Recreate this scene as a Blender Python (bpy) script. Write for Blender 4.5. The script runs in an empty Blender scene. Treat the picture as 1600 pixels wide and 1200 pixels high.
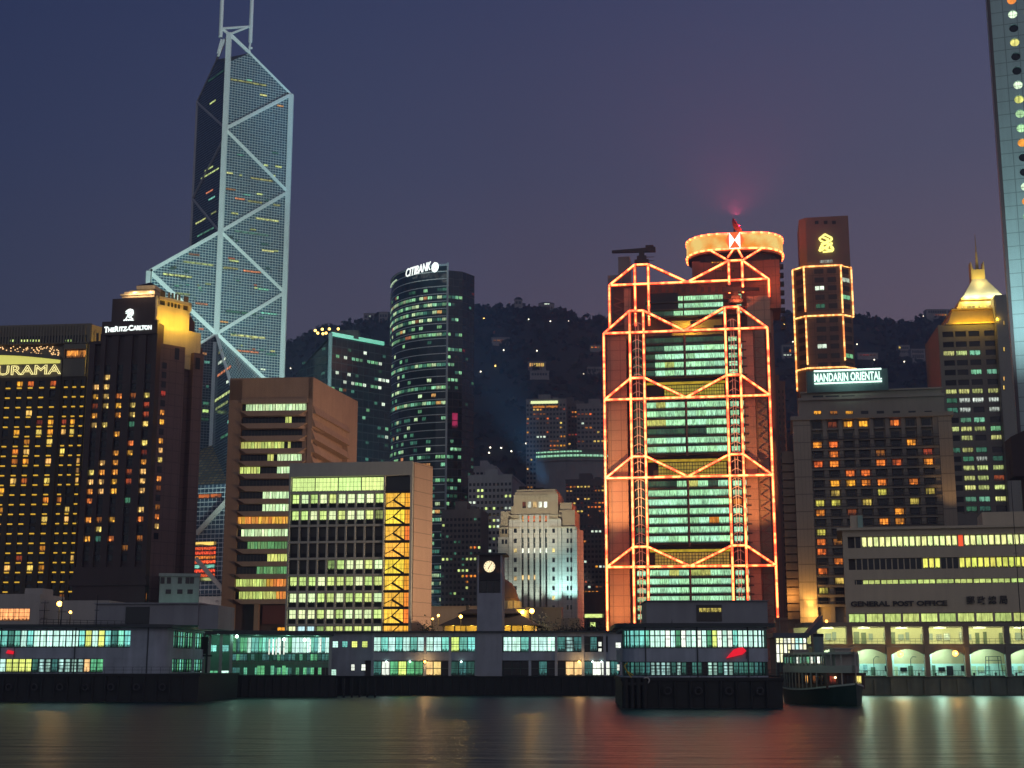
import bpy, bmesh, math, random
from mathutils import Vector, Matrix
R = math.radians
scn = bpy.context.scene
COL = scn.collection
rnd = random.Random(7)

# ------------------------------------------------------------------ camera, sky, exposure
CAM_Z, FPX, TILT = 6.0, 2200.0, math.atan(0.2)
cd = bpy.data.cameras.new('camera'); cam = bpy.data.objects.new('camera', cd); COL.objects.link(cam)
cam.location = (0, 0, CAM_Z); cam.rotation_euler = (R(90) + TILT, 0, 0)
cd.sensor_width = 36; cd.lens = FPX / 1600 * 36; cd.clip_start = 1; cd.clip_end = 9000
scn.camera = cam
scn.view_settings.view_transform = 'Standard'; scn.view_settings.look = 'None'
scn.view_settings.exposure = 0.14; scn.view_settings.gamma = 1
scn.cycles.use_denoising = True
scn.cycles.max_bounces = 5; scn.cycles.diffuse_bounces = 2; scn.cycles.glossy_bounces = 3
scn.cycles.sample_clamp_indirect = 3
scn.cycles.use_adaptive_sampling = True; scn.cycles.adaptive_threshold = 0.008

wd = bpy.data.worlds.new('World'); scn.world = wd; wd.use_nodes = True
nt = wd.node_tree; nt.nodes.clear()
def wn(t, **k):
    n = nt.nodes.new(t)
    for a, b in k.items(): setattr(n, a, b)
    return n
tc = wn('ShaderNodeTexCoord'); sep = wn('ShaderNodeSeparateXYZ')
nt.links.new(tc.outputs['Generated'], sep.inputs[0])
def ramp(stops):
    r = wn('ShaderNodeValToRGB'); e = r.color_ramp.elements
    while len(e) > 1: e.remove(e[0])
    e[0].position, e[0].color = stops[0][0], (*stops[0][1], 1)
    for p, c in stops[1:]:
        x = e.new(p); x.color = (*c, 1)
    return r
# twilight sky after sunset: blue overhead, mauve towards the skyline, brighter in the west (+x)
rl = ramp([(0.0, (.052, .056, .088)), (.22, (.040, .048, .088)), (.34, (.025, .035, .086)), (.46, (.015, .025, .077)), (1, (.008, .012, .042))])
rr = ramp([(0.0, (.205, .136, .156)), (.22, (.168, .120, .156)), (.34, (.096, .092, .150)), (.46, (.060, .072, .146)), (1, (.016, .020, .066))])
for r in (rl, rr): nt.links.new(sep.outputs['Z'], r.inputs[0])
mr = wn('ShaderNodeMapRange'); mr.inputs[1].default_value = -.38; mr.inputs[2].default_value = .42
nt.links.new(sep.outputs['X'], mr.inputs[0])
mx = wn('ShaderNodeMix', data_type='RGBA')
nt.links.new(mr.outputs[0], mx.inputs[0]); nt.links.new(rl.outputs[0], mx.inputs[6]); nt.links.new(rr.outputs[0], mx.inputs[7])
# glow of the lit shore across the harbour, behind the camera
gl = wn('ShaderNodeMapRange'); gl.inputs[1].default_value = .1; gl.inputs[2].default_value = -.8; nt.links.new(sep.outputs['Y'], gl.inputs[0])
ga = wn('ShaderNodeMix', data_type='RGBA', blend_type='ADD'); nt.links.new(gl.outputs[0], ga.inputs[0]); nt.links.new(mx.outputs[2], ga.inputs[6]); ga.inputs[7].default_value = (.150, .155, .150, 1)
bg = wn('ShaderNodeBackground'); bg.inputs[1].default_value = 1.0
nt.links.new(ga.outputs[2], bg.inputs[0])
sky = wn('ShaderNodeTexSky', sky_type='NISHITA'); sky.sun_disc = False
sky.sun_elevation = R(-4); sky.sun_rotation = R(80)
bg2 = wn('ShaderNodeBackground'); bg2.inputs[1].default_value = .05
nt.links.new(sky.outputs[0], bg2.inputs[0])
ad = wn('ShaderNodeAddShader'); out = wn('ShaderNodeOutputWorld')
nt.links.new(bg.outputs[0], ad.inputs[0]); nt.links.new(bg2.outputs[0], ad.inputs[1]); nt.links.new(ad.outputs[0], out.inputs[0])

# ------------------------------------------------------------------ pixel rays (photograph pixels, 1600 x 1200)
CT, ST = math.cos(TILT), math.sin(TILT)
def ray(px, py):
    u, v = (px - 800) / FPX, (600 - py) / FPX
    return Vector((u, CT - v * ST, ST + v * CT))
def at(px, py, Y):
    r = ray(px, py); t = Y / r.y
    return Vector((r.x * t, Y, CAM_Z + r.z * t))
def on_z(px, py, z):
    r = ray(px, py); t = (z - CAM_Z) / r.z
    return Vector((r.x * t, r.y * t, z))

# ------------------------------------------------------------------ materials
MATS = {}
def new_mat(name):
    m = bpy.data.materials.new(name); m.use_nodes = True
    t = m.node_tree; b = t.nodes['Principled BSDF']
    return m, t, b
def nd(t, kind, **k):
    n = t.nodes.new(kind)
    for a, b in k.items(): setattr(n, a, b)
    return n
def math_n(t, op, a, b=None, c=None):
    n = nd(t, 'ShaderNodeMath', operation=op)
    for i, x in enumerate((a, b, c)):
        if x is None: continue
        if isinstance(x, (int, float)): n.inputs[i].default_value = x
        else: t.links.new(x, n.inputs[i])
    return n.outputs[0]
def wall(name, rgb, rough=.8, var=.25, scale=.12, metal=0, joint=None):
    """painted or stone surface with blotches, vertical weather streaks and optional panel joints"""
    if name in MATS: return MATS[name]
    m, t, b = new_mat(name)
    co = nd(t, 'ShaderNodeTexCoord')
    n1 = nd(t, 'ShaderNodeTexNoise'); n1.inputs['Scale'].default_value = scale; n1.inputs['Detail'].default_value = 6
    t.links.new(co.outputs['Object'], n1.inputs['Vector'])
    mp = nd(t, 'ShaderNodeMapping'); mp.inputs['Scale'].default_value = (.9, .9, .06)
    t.links.new(co.outputs['Object'], mp.inputs['Vector'])
    n2 = nd(t, 'ShaderNodeTexNoise'); n2.inputs['Scale'].default_value = 1; n2.inputs['Detail'].default_value = 4
    t.links.new(mp.outputs[0], n2.inputs['Vector'])
    f = math_n(t, 'ADD', n1.outputs[0], n2.outputs[0])
    f = math_n(t, 'MULTIPLY_ADD', f, var * 2, 1 - var * 2)
    if joint:
        sp = nd(t, 'ShaderNodeSeparateXYZ'); t.links.new(co.outputs['Object'], sp.inputs[0])
        hx = math_n(t, 'ADD', sp.outputs[0], sp.outputs[1])
        j1 = math_n(t, 'GREATER_THAN', math_n(t, 'FRACT', math_n(t, 'DIVIDE', hx, joint[0])), .06)
        j2 = math_n(t, 'GREATER_THAN', math_n(t, 'FRACT', math_n(t, 'DIVIDE', sp.outputs[2], joint[1])), .06)
        f = math_n(t, 'MULTIPLY', f, math_n(t, 'MULTIPLY_ADD', math_n(t, 'MULTIPLY', j1, j2), .45, .55))
    mxn = nd(t, 'ShaderNodeVectorMath', operation='SCALE'); mxn.inputs[0].default_value = rgb
    t.links.new(f, mxn.inputs['Scale']); t.links.new(mxn.outputs[0], b.inputs['Base Color'])
    b.inputs['Roughness'].default_value = rough; b.inputs['Metallic'].default_value = metal
    MATS[name] = m; return m
def glow(name, rgb, k, sample=True):
    if name in MATS: return MATS[name]
    m, t, b = new_mat(name)
    b.inputs['Base Color'].default_value = (*rgb, 1)
    b.inputs['Emission Color'].default_value = (*rgb, 1); b.inputs['Emission Strength'].default_value = k
    if not sample: m.cycles.emission_sampling = 'NONE'
    MATS[name] = m; return m
def lit(name, rgb, k, cols=1, rows=1, clutter=.35, bars=.07, vary=.8, contrast=1.0, nscale=5, drape=0.0, spot=0.0):
    """a window seen from outside at night: pane bars, blinds and ceiling lights, furniture low down"""
    if name in MATS: return MATS[name]
    m, t, b = new_mat(name); m.cycles.emission_sampling = 'NONE'
    uv = nd(t, 'ShaderNodeUVMap'); sp = nd(t, 'ShaderNodeSeparateXYZ'); t.links.new(uv.outputs[0], sp.inputs[0])
    fl = nd(t, 'ShaderNodeVectorMath', operation='FLOOR'); t.links.new(uv.outputs[0], fl.inputs[0])
    oi = nd(t, 'ShaderNodeObjectInfo')
    adv = nd(t, 'ShaderNodeVectorMath', operation='ADD'); t.links.new(fl.outputs[0], adv.inputs[0])
    t.links.new(math_n(t, 'MULTIPLY', oi.outputs['Random'], 997.0), adv.inputs[1])
    wn_ = nd(t, 'ShaderNodeTexWhiteNoise', noise_dimensions='3D'); t.links.new(adv.outputs[0], wn_.inputs['Vector'])
    rv = wn_.outputs['Value']
    u = math_n(t, 'FRACT', sp.outputs[0]); v = math_n(t, 'FRACT', sp.outputs[1])
    cmb = nd(t, 'ShaderNodeCombineXYZ')
    t.links.new(math_n(t, 'MULTIPLY_ADD', u, cols * 1.6, math_n(t, 'MULTIPLY', rv, 71)), cmb.inputs[0])
    t.links.new(v, cmb.inputs[1]); t.links.new(math_n(t, 'MULTIPLY', rv, 31), cmb.inputs[2])
    n1 = nd(t, 'ShaderNodeTexNoise'); n1.inputs['Scale'].default_value = nscale * .22; n1.inputs['Detail'].default_value = 3
    t.links.new(cmb.outputs[0], n1.inputs['Vector'])
    f = math_n(t, 'MAXIMUM', math_n(t, 'MULTIPLY_ADD', math_n(t, 'SUBTRACT', n1.outputs[0], .5), 2.2 * contrast, 1.0), .15)
    f = math_n(t, 'MULTIPLY', f, math_n(t, 'MULTIPLY_ADD', rv, vary, 1 - vary * .5))
    # furniture, people and curtains along the sill
    cm2 = nd(t, 'ShaderNodeCombineXYZ')
    t.links.new(math_n(t, 'MULTIPLY_ADD', u, cols * 1.7, math_n(t, 'MULTIPLY', rv, 53)), cm2.inputs[0])
    n2 = nd(t, 'ShaderNodeTexNoise'); n2.inputs['Scale'].default_value = 1.6; t.links.new(cm2.outputs[0], n2.inputs['Vector'])
    hgt = math_n(t, 'MULTIPLY', math_n(t, 'SUBTRACT', n2.outputs[0], .28), clutter * 2.2)
    f = math_n(t, 'MULTIPLY', f, math_n(t, 'MULTIPLY_ADD', math_n(t, 'GREATER_THAN', v, hgt), .85, .15))
    if drape:   # a curtain drawn part of the way from one side
        r2 = math_n(t, 'FRACT', math_n(t, 'MULTIPLY', rv, 13.7)); r3 = math_n(t, 'FRACT', math_n(t, 'MULTIPLY', rv, 29.3))
        uu = math_n(t, 'ABSOLUTE', math_n(t, 'SUBTRACT', u, math_n(t, 'GREATER_THAN', r3, .5)))
        f = math_n(t, 'MULTIPLY', f, math_n(t, 'MULTIPLY_ADD', math_n(t, 'LESS_THAN', uu, math_n(t, 'MULTIPLY', r2, .6)), -drape, 1))
    if spot:    # a reading lamp low in the room
        du = math_n(t, 'MULTIPLY', math_n(t, 'SUBTRACT', u, math_n(t, 'MULTIPLY_ADD', math_n(t, 'FRACT', math_n(t, 'MULTIPLY', rv, 5.1)), .6, .2)), 1.0)
        dv = math_n(t, 'SUBTRACT', v, .3)
        dd = math_n(t, 'SQRT', math_n(t, 'ADD', math_n(t, 'MULTIPLY', du, du), math_n(t, 'MULTIPLY', dv, dv)))
        f = math_n(t, 'ADD', f, math_n(t, 'MULTIPLY', math_n(t, 'LESS_THAN', dd, .17), spot))
    if bars:
        for q, cnt in ((u, cols), (v, rows)):
            fr = math_n(t, 'FRACT', math_n(t, 'MULTIPLY', q, cnt))
            ok = math_n(t, 'GREATER_THAN', math_n(t, 'ABSOLUTE', math_n(t, 'SUBTRACT', fr, .5)), .5 - bars)
            f = math_n(t, 'MULTIPLY', f, math_n(t, 'MULTIPLY_ADD', ok, -.8, 1))
    hs = nd(t, 'ShaderNodeHueSaturation'); hs.inputs['Color'].default_value = (*rgb, 1)
    t.links.new(math_n(t, 'MULTIPLY_ADD', math_n(t, 'FRACT', math_n(t, 'MULTIPLY', rv, 7.3)), .05, .475), hs.inputs['Hue'])
    t.links.new(hs.outputs[0], b.inputs['Emission Color'])
    t.links.new(math_n(t, 'MULTIPLY', f, k), b.inputs['Emission Strength'])
    b.inputs['Base Color'].default_value = (.02, .02, .02, 1); b.inputs['Roughness'].default_value = .2
    MATS[name] = m; return m
def neon(name, c1, c2, k1, k2, freq=.35):
    """strip of lamps: hot bulbs and dimmer coloured stretches along its length"""
    if name in MATS: return MATS[name]
    m, t, b = new_mat(name)
    uv = nd(t, 'ShaderNodeUVMap'); sp = nd(t, 'ShaderNodeSeparateXYZ'); t.links.new(uv.outputs[0], sp.inputs[0])
    cm = nd(t, 'ShaderNodeCombineXYZ'); t.links.new(sp.outputs[1], cm.inputs[0])
    ge = nd(t, 'ShaderNodeObjectInfo'); t.links.new(math_n(t, 'MULTIPLY', ge.outputs['Random'], 55), cm.inputs[1])
    n = nd(t, 'ShaderNodeTexNoise'); n.inputs['Scale'].default_value = freq; n.inputs['Detail'].default_value = 2
    t.links.new(cm.outputs[0], n.inputs['Vector'])
    f = nd(t, 'ShaderNodeMapRange'); f.inputs[1].default_value = .40; f.inputs[2].default_value = .56
    t.links.new(n.outputs[0], f.inputs[0])
    mx_ = nd(t, 'ShaderNodeMix', data_type='RGBA'); t.links.new(f.outputs[0], mx_.inputs[0])
    mx_.inputs[6].default_value = (*c1, 1); mx_.inputs[7].default_value = (*c2, 1)
    t.links.new(mx_.outputs[2], b.inputs['Emission Color'])
    t.links.new(math_n(t, 'MULTIPLY_ADD', f.outputs[0], k2 - k1, k1), b.inputs['Emission Strength'])
    MATS[name] = m; return m
def curtain(name, glass, frame, pu, pv, w=.14, rough=.15, spec=.5):
    """glass skin with a fine frame grid, UV in metres"""
    if name in MATS: return MATS[name]
    m, t, b = new_mat(name)
    uv = nd(t, 'ShaderNodeUVMap'); sp = nd(t, 'ShaderNodeSeparateXYZ'); t.links.new(uv.outputs[0], sp.inputs[0])
    a = math_n(t, 'LESS_THAN', math_n(t, 'FRACT', math_n(t, 'DIVIDE', sp.outputs[0], pu)), w * .8) if pu else 0.0
    c = math_n(t, 'LESS_THAN', math_n(t, 'FRACT', math_n(t, 'DIVIDE', sp.outputs[1], pv)), w * 1.3)
    f = math_n(t, 'MAXIMUM', a, c)
    fl = nd(t, 'ShaderNodeCombineXYZ')
    t.links.new(math_n(t, 'FLOOR', math_n(t, 'DIVIDE', sp.outputs[0], pu or 3.0)), fl.inputs[0])
    t.links.new(math_n(t, 'FLOOR', math_n(t, 'DIVIDE', sp.outputs[1], pv)), fl.inputs[1])
    wn_ = nd(t, 'ShaderNodeTexWhiteNoise', noise_dimensions='2D'); t.links.new(fl.outputs[0], wn_.inputs['Vector'])
    g = nd(t, 'ShaderNodeVectorMath', operation='SCALE'); g.inputs[0].default_value = glass
    t.links.new(math_n(t, 'MULTIPLY_ADD', wn_.outputs['Value'], .8, .6), g.inputs['Scale'])
    mx_ = nd(t, 'ShaderNodeMix', data_type='RGBA'); t.links.new(f, mx_.inputs[0])
    t.links.new(g.outputs[0], mx_.inputs[6]); mx_.inputs[7].default_value = (*frame, 1)
    t.links.new(mx_.outputs[2], b.inputs['Base Color'])
    t.links.new(math_n(t, 'MULTIPLY_ADD', f, .4, rough), b.inputs['Roughness'])
    b.inputs['Specular IOR Level'].default_value = spec
    MATS[name] = m; return m

GLASS = wall('dark_glass', (.012, .014, .018), .12, .1)
BLACK = wall('black_paint', (.012, .012, .013), .6)
YG = lit('office_yellow_green', (.62, .80, .24), 1.15, 1, 1, .3)
YW = lit('warm_yellow_room', (1.0, .62, .14), .95, 2, 1, .5, drape=.55)
OR = lit('orange_room', (1.0, .30, .03), .9, 2, 1, .6, vary=1.2, drape=.6)
ORD = lit('dim_red_room', (.42, .09, .02), .55, 2, 1, .7, vary=1.2)
GR = lit('green_office', (.20, .55, .30), .75, 2, 1, .4, vary=1.2)
GRD = lit('dim_green_office', (.05, .19, .12), .6, 2, 1, .4, vary=1.3)
WT = lit('white_office', (.75, .92, .72), 1.0, 2, 1, .4)
CY = lit('cyan_hall', (.26, .72, .60), 1.05, 2, 2, .3, bars=.05)

# ------------------------------------------------------------------ objects
def tag(o, label=None, cat=None, group=None, kind=None):
    for k, v in (('label', label), ('category', cat), ('group', group), ('kind', kind)):
        if v: o[k] = v
    return o
def empty(name, loc, rz, label, cat, group=None):
    o = bpy.data.objects.new(name, None); COL.objects.link(o)
    o.location = loc; o.rotation_euler = (0, 0, rz); o.empty_display_size = 1
    return tag(o, label, cat, group)
class MB:
    def __init__(s): s.v, s.f, s.uv, s.mi, s.cur, s.sm = [], [], [], [], 0, []
    def poly(s, pts, uv=None, smooth=False):
        i = len(s.v); s.v += [tuple(p) for p in pts]; s.f.append(list(range(i, i + len(pts))))
        s.uv.append(uv or [(0, 0)] * len(pts)); s.mi.append(s.cur); s.sm.append(smooth)
    def hexa(s, p):   # p: 4 bottom, 4 top points
        for q in ((3, 2, 1, 0), (4, 5, 6, 7), (0, 1, 5, 4), (1, 2, 6, 5), (2, 3, 7, 6), (3, 0, 4, 7)):
            s.poly([p[k] for k in q])
        return s
    def box(s, x0, x1, y0, y1, z0, z1):
        return s.hexa([(x0, y0, z0), (x1, y0, z0), (x1, y1, z0), (x0, y1, z0), (x0, y0, z1), (x1, y0, z1), (x1, y1, z1), (x0, y1, z1)])
    def fbox(s, F, s0, s1, z0, z1, o0, o1):
        return s.hexa([F.pt(s0, z0, o1), F.pt(s1, z0, o1), F.pt(s1, z0, o0), F.pt(s0, z0, o0), F.pt(s0, z1, o1), F.pt(s1, z1, o1), F.pt(s1, z1, o0), F.pt(s0, z1, o0)])
    def prism(s, poly, z0, z1, top=None, smooth=False):   # poly counter-clockwise; top: list of heights or scaled poly
        n = len(poly)
        tp = top if top else poly
        lo = [(p[0], p[1], z0) for p in poly]; hi = [(p[0], p[1], z1) if len(p) < 3 else p for p in tp]
        for i in range(n):
            j = (i + 1) % n; s.poly([lo[i], lo[j], hi[j], hi[i]], smooth=smooth)
        s.poly(hi); s.poly(lo[::-1]); return s
    def tube(s, a, b, r, n=6, r2=None, cap=True):
        a, b = Vector(a), Vector(b); d = b - a; L = d.length
        if L < 1e-6: return s
        d /= L; x = d.orthogonal().normalized(); y = d.cross(x); r2 = r if r2 is None else r2
        ra = [a + (x * math.cos(2 * math.pi * k / n) + y * math.sin(2 * math.pi * k / n)) * r for k in range(n)]
        rb = [b + (x * math.cos(2 * math.pi * k / n) + y * math.sin(2 * math.pi * k / n)) * r2 for k in range(n)]
        for k in range(n):
            j = (k + 1) % n
            s.poly([ra[k], ra[j], rb[j], rb[k]], [(k / n, 0), ((k + 1) / n, 0), ((k + 1) / n, L), (k / n, L)], smooth=n > 6)
        if cap: s.poly(ra[::-1]); s.poly(rb)
        return s
    def path(s, pts, r, n=6):
        for a, b in zip(pts, pts[1:]): s.tube(a, b, r, n)
        return s
    def bar(s, a, b, w, h):   # square bar
        return s.tube(a, b, w * .7071, 4)
    def sphere(s, c, r, n=10, m=6, sz=1.0, lo=-90, hi=90):
        c = Vector(c)
        def P(i, j):
            t = R(lo + (hi - lo) * i / m); p = 2 * math.pi * j / n
            return c + Vector((math.cos(t) * math.cos(p) * r, math.cos(t) * math.sin(p) * r, math.sin(t) * r * sz))
        for i in range(m):
            for j in range(n): s.poly([P(i, j), P(i, j + 1), P(i + 1, j + 1), P(i + 1, j)], smooth=True)
        return s
    def lathe(s, c, prof, n=16, smooth=True):
        c = Vector(c)
        for (r0, z0), (r1, z1) in zip(prof, prof[1:]):
            for k in range(n):
                a0, a1 = 2 * math.pi * k / n, 2 * math.pi * (k + 1) / n
                s.poly([c + Vector((r0 * math.cos(a0), r0 * math.sin(a0), z0)), c + Vector((r0 * math.cos(a1), r0 * math.sin(a1), z0)),
                        c + Vector((r1 * math.cos(a1), r1 * math.sin(a1), z1)), c + Vector((r1 * math.cos(a0), r1 * math.sin(a0), z1))], smooth=smooth)
        return s
    def mesh(s, name, mats, merge=False):
        me = bpy.data.meshes.new(name); me.from_pydata(s.v, [], s.f)
        ul = me.uv_layers.new(name='UVMap'); k = 0
        flat = [c for f in s.uv for uv in f for c in uv]
        ul.data.foreach_set('uv', flat)
        for m in (mats if isinstance(mats, (list, tuple)) else [mats]): me.materials.append(m)
        me.polygons.foreach_set('material_index', s.mi); me.polygons.foreach_set('use_smooth', s.sm)
        if merge:
            bm = bmesh.new(); bm.from_mesh(me); bmesh.ops.remove_doubles(bm, verts=bm.verts, dist=.001); bm.to_mesh(me); bm.free()
        me.update(); return me
    def build(s, name, mats, parent=None, **k):
        o = bpy.data.objects.new(name, s.mesh(name, mats, k.pop('merge', False))); COL.objects.link(o)
        if parent is not None: o.parent = parent.e if isinstance(parent, Bld) else parent
        return tag(o, **k)
class Bld:
    """a thing standing at pixel (px,py) and depth Y, its front turned by phi degrees (right end nearer)"""
    def __init__(s, name, label, cat, px, py, Y, phi, z0=4.0, group=None):
        p = at(px, py, Y); s.p = Vector((p.x, Y, z0)); s.phi = R(-phi)
        s.e = empty(name, s.p, s.phi, label, cat, group); s.F = Fac(s, 0, 0, 0)
    def loc(s, w):   # world -> local
        return Matrix.Rotation(-s.phi, 3, 'Z') @ (Vector(w) - s.p)
class Fac:
    """a vertical face of a building: s to the right, z up, o outwards"""
    def __init__(s, b, ox, oy, ang):
        s.b, s.o, s.a = b, Vector((ox, oy, 0)), R(ang)
        s.d = Vector((math.cos(s.a), math.sin(s.a), 0)); s.n = Vector((math.sin(s.a), -math.cos(s.a), 0))
        M = Matrix.Rotation(b.phi, 3, 'Z'); s.W = b.p + M @ s.o; s.WD = M @ s.d
    def pt(s, u, z, o=0): return s.o + s.d * u + s.n * o + Vector((0, 0, z))
    def sz(s, px, py):
        r = ray(px, py); A = s.WD
        t = (s.W.x * A.y - s.W.y * A.x) / (r.x * A.y - r.y * A.x)
        q = r * t - Vector((s.W.x, s.W.y, 0)); return q.dot(A), CAM_Z + r.z * t - s.b.p.z
    def u(s, px, py): return s.sz(px, py)[0]
    def z(s, px, py): return s.sz(px, py)[1]
    def P(s, px, py, o=0): u, z = s.sz(px, py); return s.pt(u, z, o)
    def off(s, o): q = s.o + s.n * o; return Fac(s.b, q.x, q.y, math.degrees(s.a))
UNIT = {}
def unit_mesh(mat):
    if mat.name not in UNIT:
        m = MB(); q = [(-.5, -.5, -.5), (.5, -.5, -.5), (.5, -.5, .5), (-.5, -.5, .5)]
        m.poly(q, [(0, 0), (1, 0), (1, 1), (0, 1)]); m.poly([(x, .5, z) for x, y, z in q][::-1])
        for i in range(4):
            a, b_ = q[i], q[(i + 1) % 4]; m.poly([b_, a, (a[0], .5, a[2]), (b_[0], .5, b_[2])])
        UNIT[mat.name] = m.mesh('window_pane', mat)
    return UNIT[mat.name]
class Panes:
    """collects windows; the largest hundred become parts, what is left over one part"""
    def __init__(s): s.l = []
    def add(s, F, s0, s1, z0, z1, mat, o=.04, th=.08):
        if s1 > s0 and z1 > z0: s.l.append((F, s0, s1, z0, z1, mat, o, th))
    def px(s, F, x0, y0, x1, y1, mat, o=.04):   # rectangle given by two photo corners (bottom left, top right)
        G = F.off(o) if abs(o) > .5 else F
        a, b_ = G.sz(x0, y1), G.sz(x1, y0)
        zz = G.z((x0 + x1) / 2, y0), G.z((x0 + x1) / 2, y1)
        s.add(F, a[0], b_[0], min(zz), max(zz), mat, o)
    def finish(s, b, name='window', limit=100):
        par = b.e if isinstance(b, Bld) else b
        l = sorted(s.l, key=lambda w: -(w[2] - w[1]) * (w[4] - w[3]) * (.3 if w[5] is GLASS else 1))
        for F, s0, s1, z0, z1, mat, o, th in l[:limit]:
            ob = bpy.data.objects.new(name, unit_mesh(mat)); COL.objects.link(ob); ob.parent = par
            ob.location = F.pt((s0 + s1) / 2, (z0 + z1) / 2, o); ob.rotation_euler = (0, 0, F.a); ob.scale = (s1 - s0, th, z1 - z0)
        rest = l[limit:]
        if not rest: return
        mats = []; m = MB()
        for k, (F, s0, s1, z0, z1, mat, o, th) in enumerate(rest):
            if mat not in mats: mats.append(mat)
            m.cur = mats.index(mat); m.fbox(F, s0, s1, z0, z1, o - th / 2, o + th / 2)
            i, j = 1 + k % 50, 1 + k // 50
            m.uv[-4] = [(i + .002, j + .002), (i + .998, j + .002), (i + .998, j + .998), (i + .002, j + .998)]
        m.build(name, mats, par, kind='stuff')
def lamp(parent, kind, loc, rgb, power, size=.5, target=None, spot=60, blend=.5, sx=None):
    l = bpy.data.lights.new('floodlight', kind); l.energy = power; l.color = rgb
    if kind == 'AREA': l.size = size; l.shape = 'RECTANGLE'; l.size_y = sx or size
    else: l.shadow_soft_size = size
    if kind == 'SPOT': l.spot_size = R(spot); l.spot_blend = blend
    o = bpy.data.objects.new('lamp_light', l); COL.objects.link(o); o.location = loc
    if target is not None: o.rotation_euler = (Vector(target) - Vector(loc)).to_track_quat('-Z', 'Y').to_euler()
    if parent is not None: o.parent = parent.e if isinstance(parent, Bld) else parent
    return o
def text(parent, F, body, s0, s1, z0, z1, mat, o=.3, depth=.15, bold=0.0, outline=0.0, shear=0.0, name='lettering'):
    c = bpy.data.curves.new('lettering', 'FONT'); c.body = body; c.shear = shear; c.resolution_u = 3
    c.offset = bold
    if outline: c.fill_mode = 'NONE'; c.bevel_depth = outline; c.bevel_resolution = 0
    else: c.extrude = .02
    t = bpy.data.objects.new('lettering', c); COL.objects.link(t)
    dg = bpy.context.evaluated_depsgraph_get(); me = bpy.data.meshes.new_from_object(t.evaluated_get(dg))
    bpy.data.objects.remove(t); bpy.data.curves.remove(c)
    xs = [v.co.x for v in me.vertices]; ys = [v.co.y for v in me.vertices]; zs = [v.co.z for v in me.vertices]
    x0, kx = min(xs), (s1 - s0) / (max(xs) - min(xs)); y0, ky = min(ys), (z1 - z0) / (max(ys) - min(ys))
    kz = depth / max(1e-5, max(zs) - min(zs))
    for v in me.vertices: v.co = F.pt(s0 + (v.co.x - x0) * kx, z0 + (v.co.y - y0) * ky, o + v.co.z * kz)
    me.materials.clear(); me.materials.append(mat)
    ob = bpy.data.objects.new(name, me); COL.objects.link(ob); ob.parent = parent.e if isinstance(parent, Bld) else parent
    return ob
def lattice(m, F, us, zs, o0, o1):
    """piers between us pairs and spandrels between zs pairs in front of a wall core"""
    for a, b_ in us: m.fbox(F, a, b_, zs[0][0], zs[-1][1], o0, o1)
    for a, b_ in zs: m.fbox(F, us[0][0], us[-1][1], a, b_, o0, o1 - .06)
def pick(r, table):
    x = r.random() * sum(p for p, _ in table)
    for p, v in table:
        x -= p
        if x <= 0: return v
    return table[-1][1]
# ------------------------------------------------------------------ water, ground, hill
def water_mat():
    m, t, b = new_mat('harbour_water')
    co = nd(t, 'ShaderNodeTexCoord')
    bp = None
    for sc, st, dist in (((.07, .26, 1), .6, 1.3), ((.4, 1.5, 1), .5, .3)):
        mp = nd(t, 'ShaderNodeMapping'); mp.inputs['Scale'].default_value = sc; t.links.new(co.outputs['Object'], mp.inputs[0])
        n = nd(t, 'ShaderNodeTexNoise'); n.inputs['Scale'].default_value = 1; n.inputs['Detail'].default_value = 5; n.inputs['Roughness'].default_value = .6
        t.links.new(mp.outputs[0], n.inputs['Vector'])
        b2 = nd(t, 'ShaderNodeBump'); b2.inputs['Strength'].default_value = st; b2.inputs['Distance'].default_value = dist
        t.links.new(n.outputs[0], b2.inputs['Height'])
        if bp: t.links.new(bp.outputs[0], b2.inputs['Normal'])
        bp = b2
    t.links.new(bp.outputs[0], b.inputs['Normal'])
    b.inputs['Base Color'].default_value = (.004, .030, .028, 1); b.inputs['Roughness'].default_value = .31
    b.inputs['IOR'].default_value = 1.55
    return m
w = MB(); w.poly([(-1500, -300, 0), (1500, -300, 0), (1500, 330, 0), (-1500, 330, 0)]); w.build('water', water_mat(), kind='structure')
ASPH = wall('asphalt', (.045, .045, .048), .85, .2, .3)
g = MB(); g.box(-1500, 1500, 312, 2600, -3, 4); g.build('ground', ASPH, kind='structure')

RIDGE = [(300, 560), (440, 540), (470, 526), (500, 511), (560, 499), (610, 488), (680, 482), (740, 478), (800, 477), (840, 478), (880, 483), (905, 491), (950, 496), (1060, 494), (1200, 491), (1240, 489), (1280, 490), (1345, 491), (1380, 497), (1400, 502), (1440, 494), (1480, 486), (1560, 480), (1700, 470)]
HY = 1700.0
from mathutils import noise
RX = [(at(px, py, HY).x, at(px, py, HY).z) for px, py in RIDGE]
def ridge(x):
    if x <= RX[0][0]: return RX[0][1] - 10
    for (a, za), (b_, zb) in zip(RX, RX[1:]):
        if x <= b_: return za + (zb - za) * (x - a) / (b_ - a)
    return RX[-1][1]
def hill_z(x, y):
    t = min(1, max(0, (y - 930) / (HY - 930))); xr = x * HY / max(y, 900)
    s = t * t * (3 - 2 * t) * .35 + t * .65
    n = noise.fractal(Vector((x * .012, y * .012, 3)), .9, 2.1, 5) * 16 * min(1, t * 4) * (1 - t) ** .5
    if y > HY: s = 1 - (y - HY) / 1500
    return 4 + (ridge(xr) - 9) * s + n
h = MB(); nx, ny = 150, 70
X0, X1, Y0, Y1 = -700, 900, 930, 1900
gr_ = [[(X0 + (X1 - X0) * i / nx, Y0 + (Y1 - Y0) * j / ny) for i in range(nx + 1)] for j in range(ny + 1)]
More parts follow.
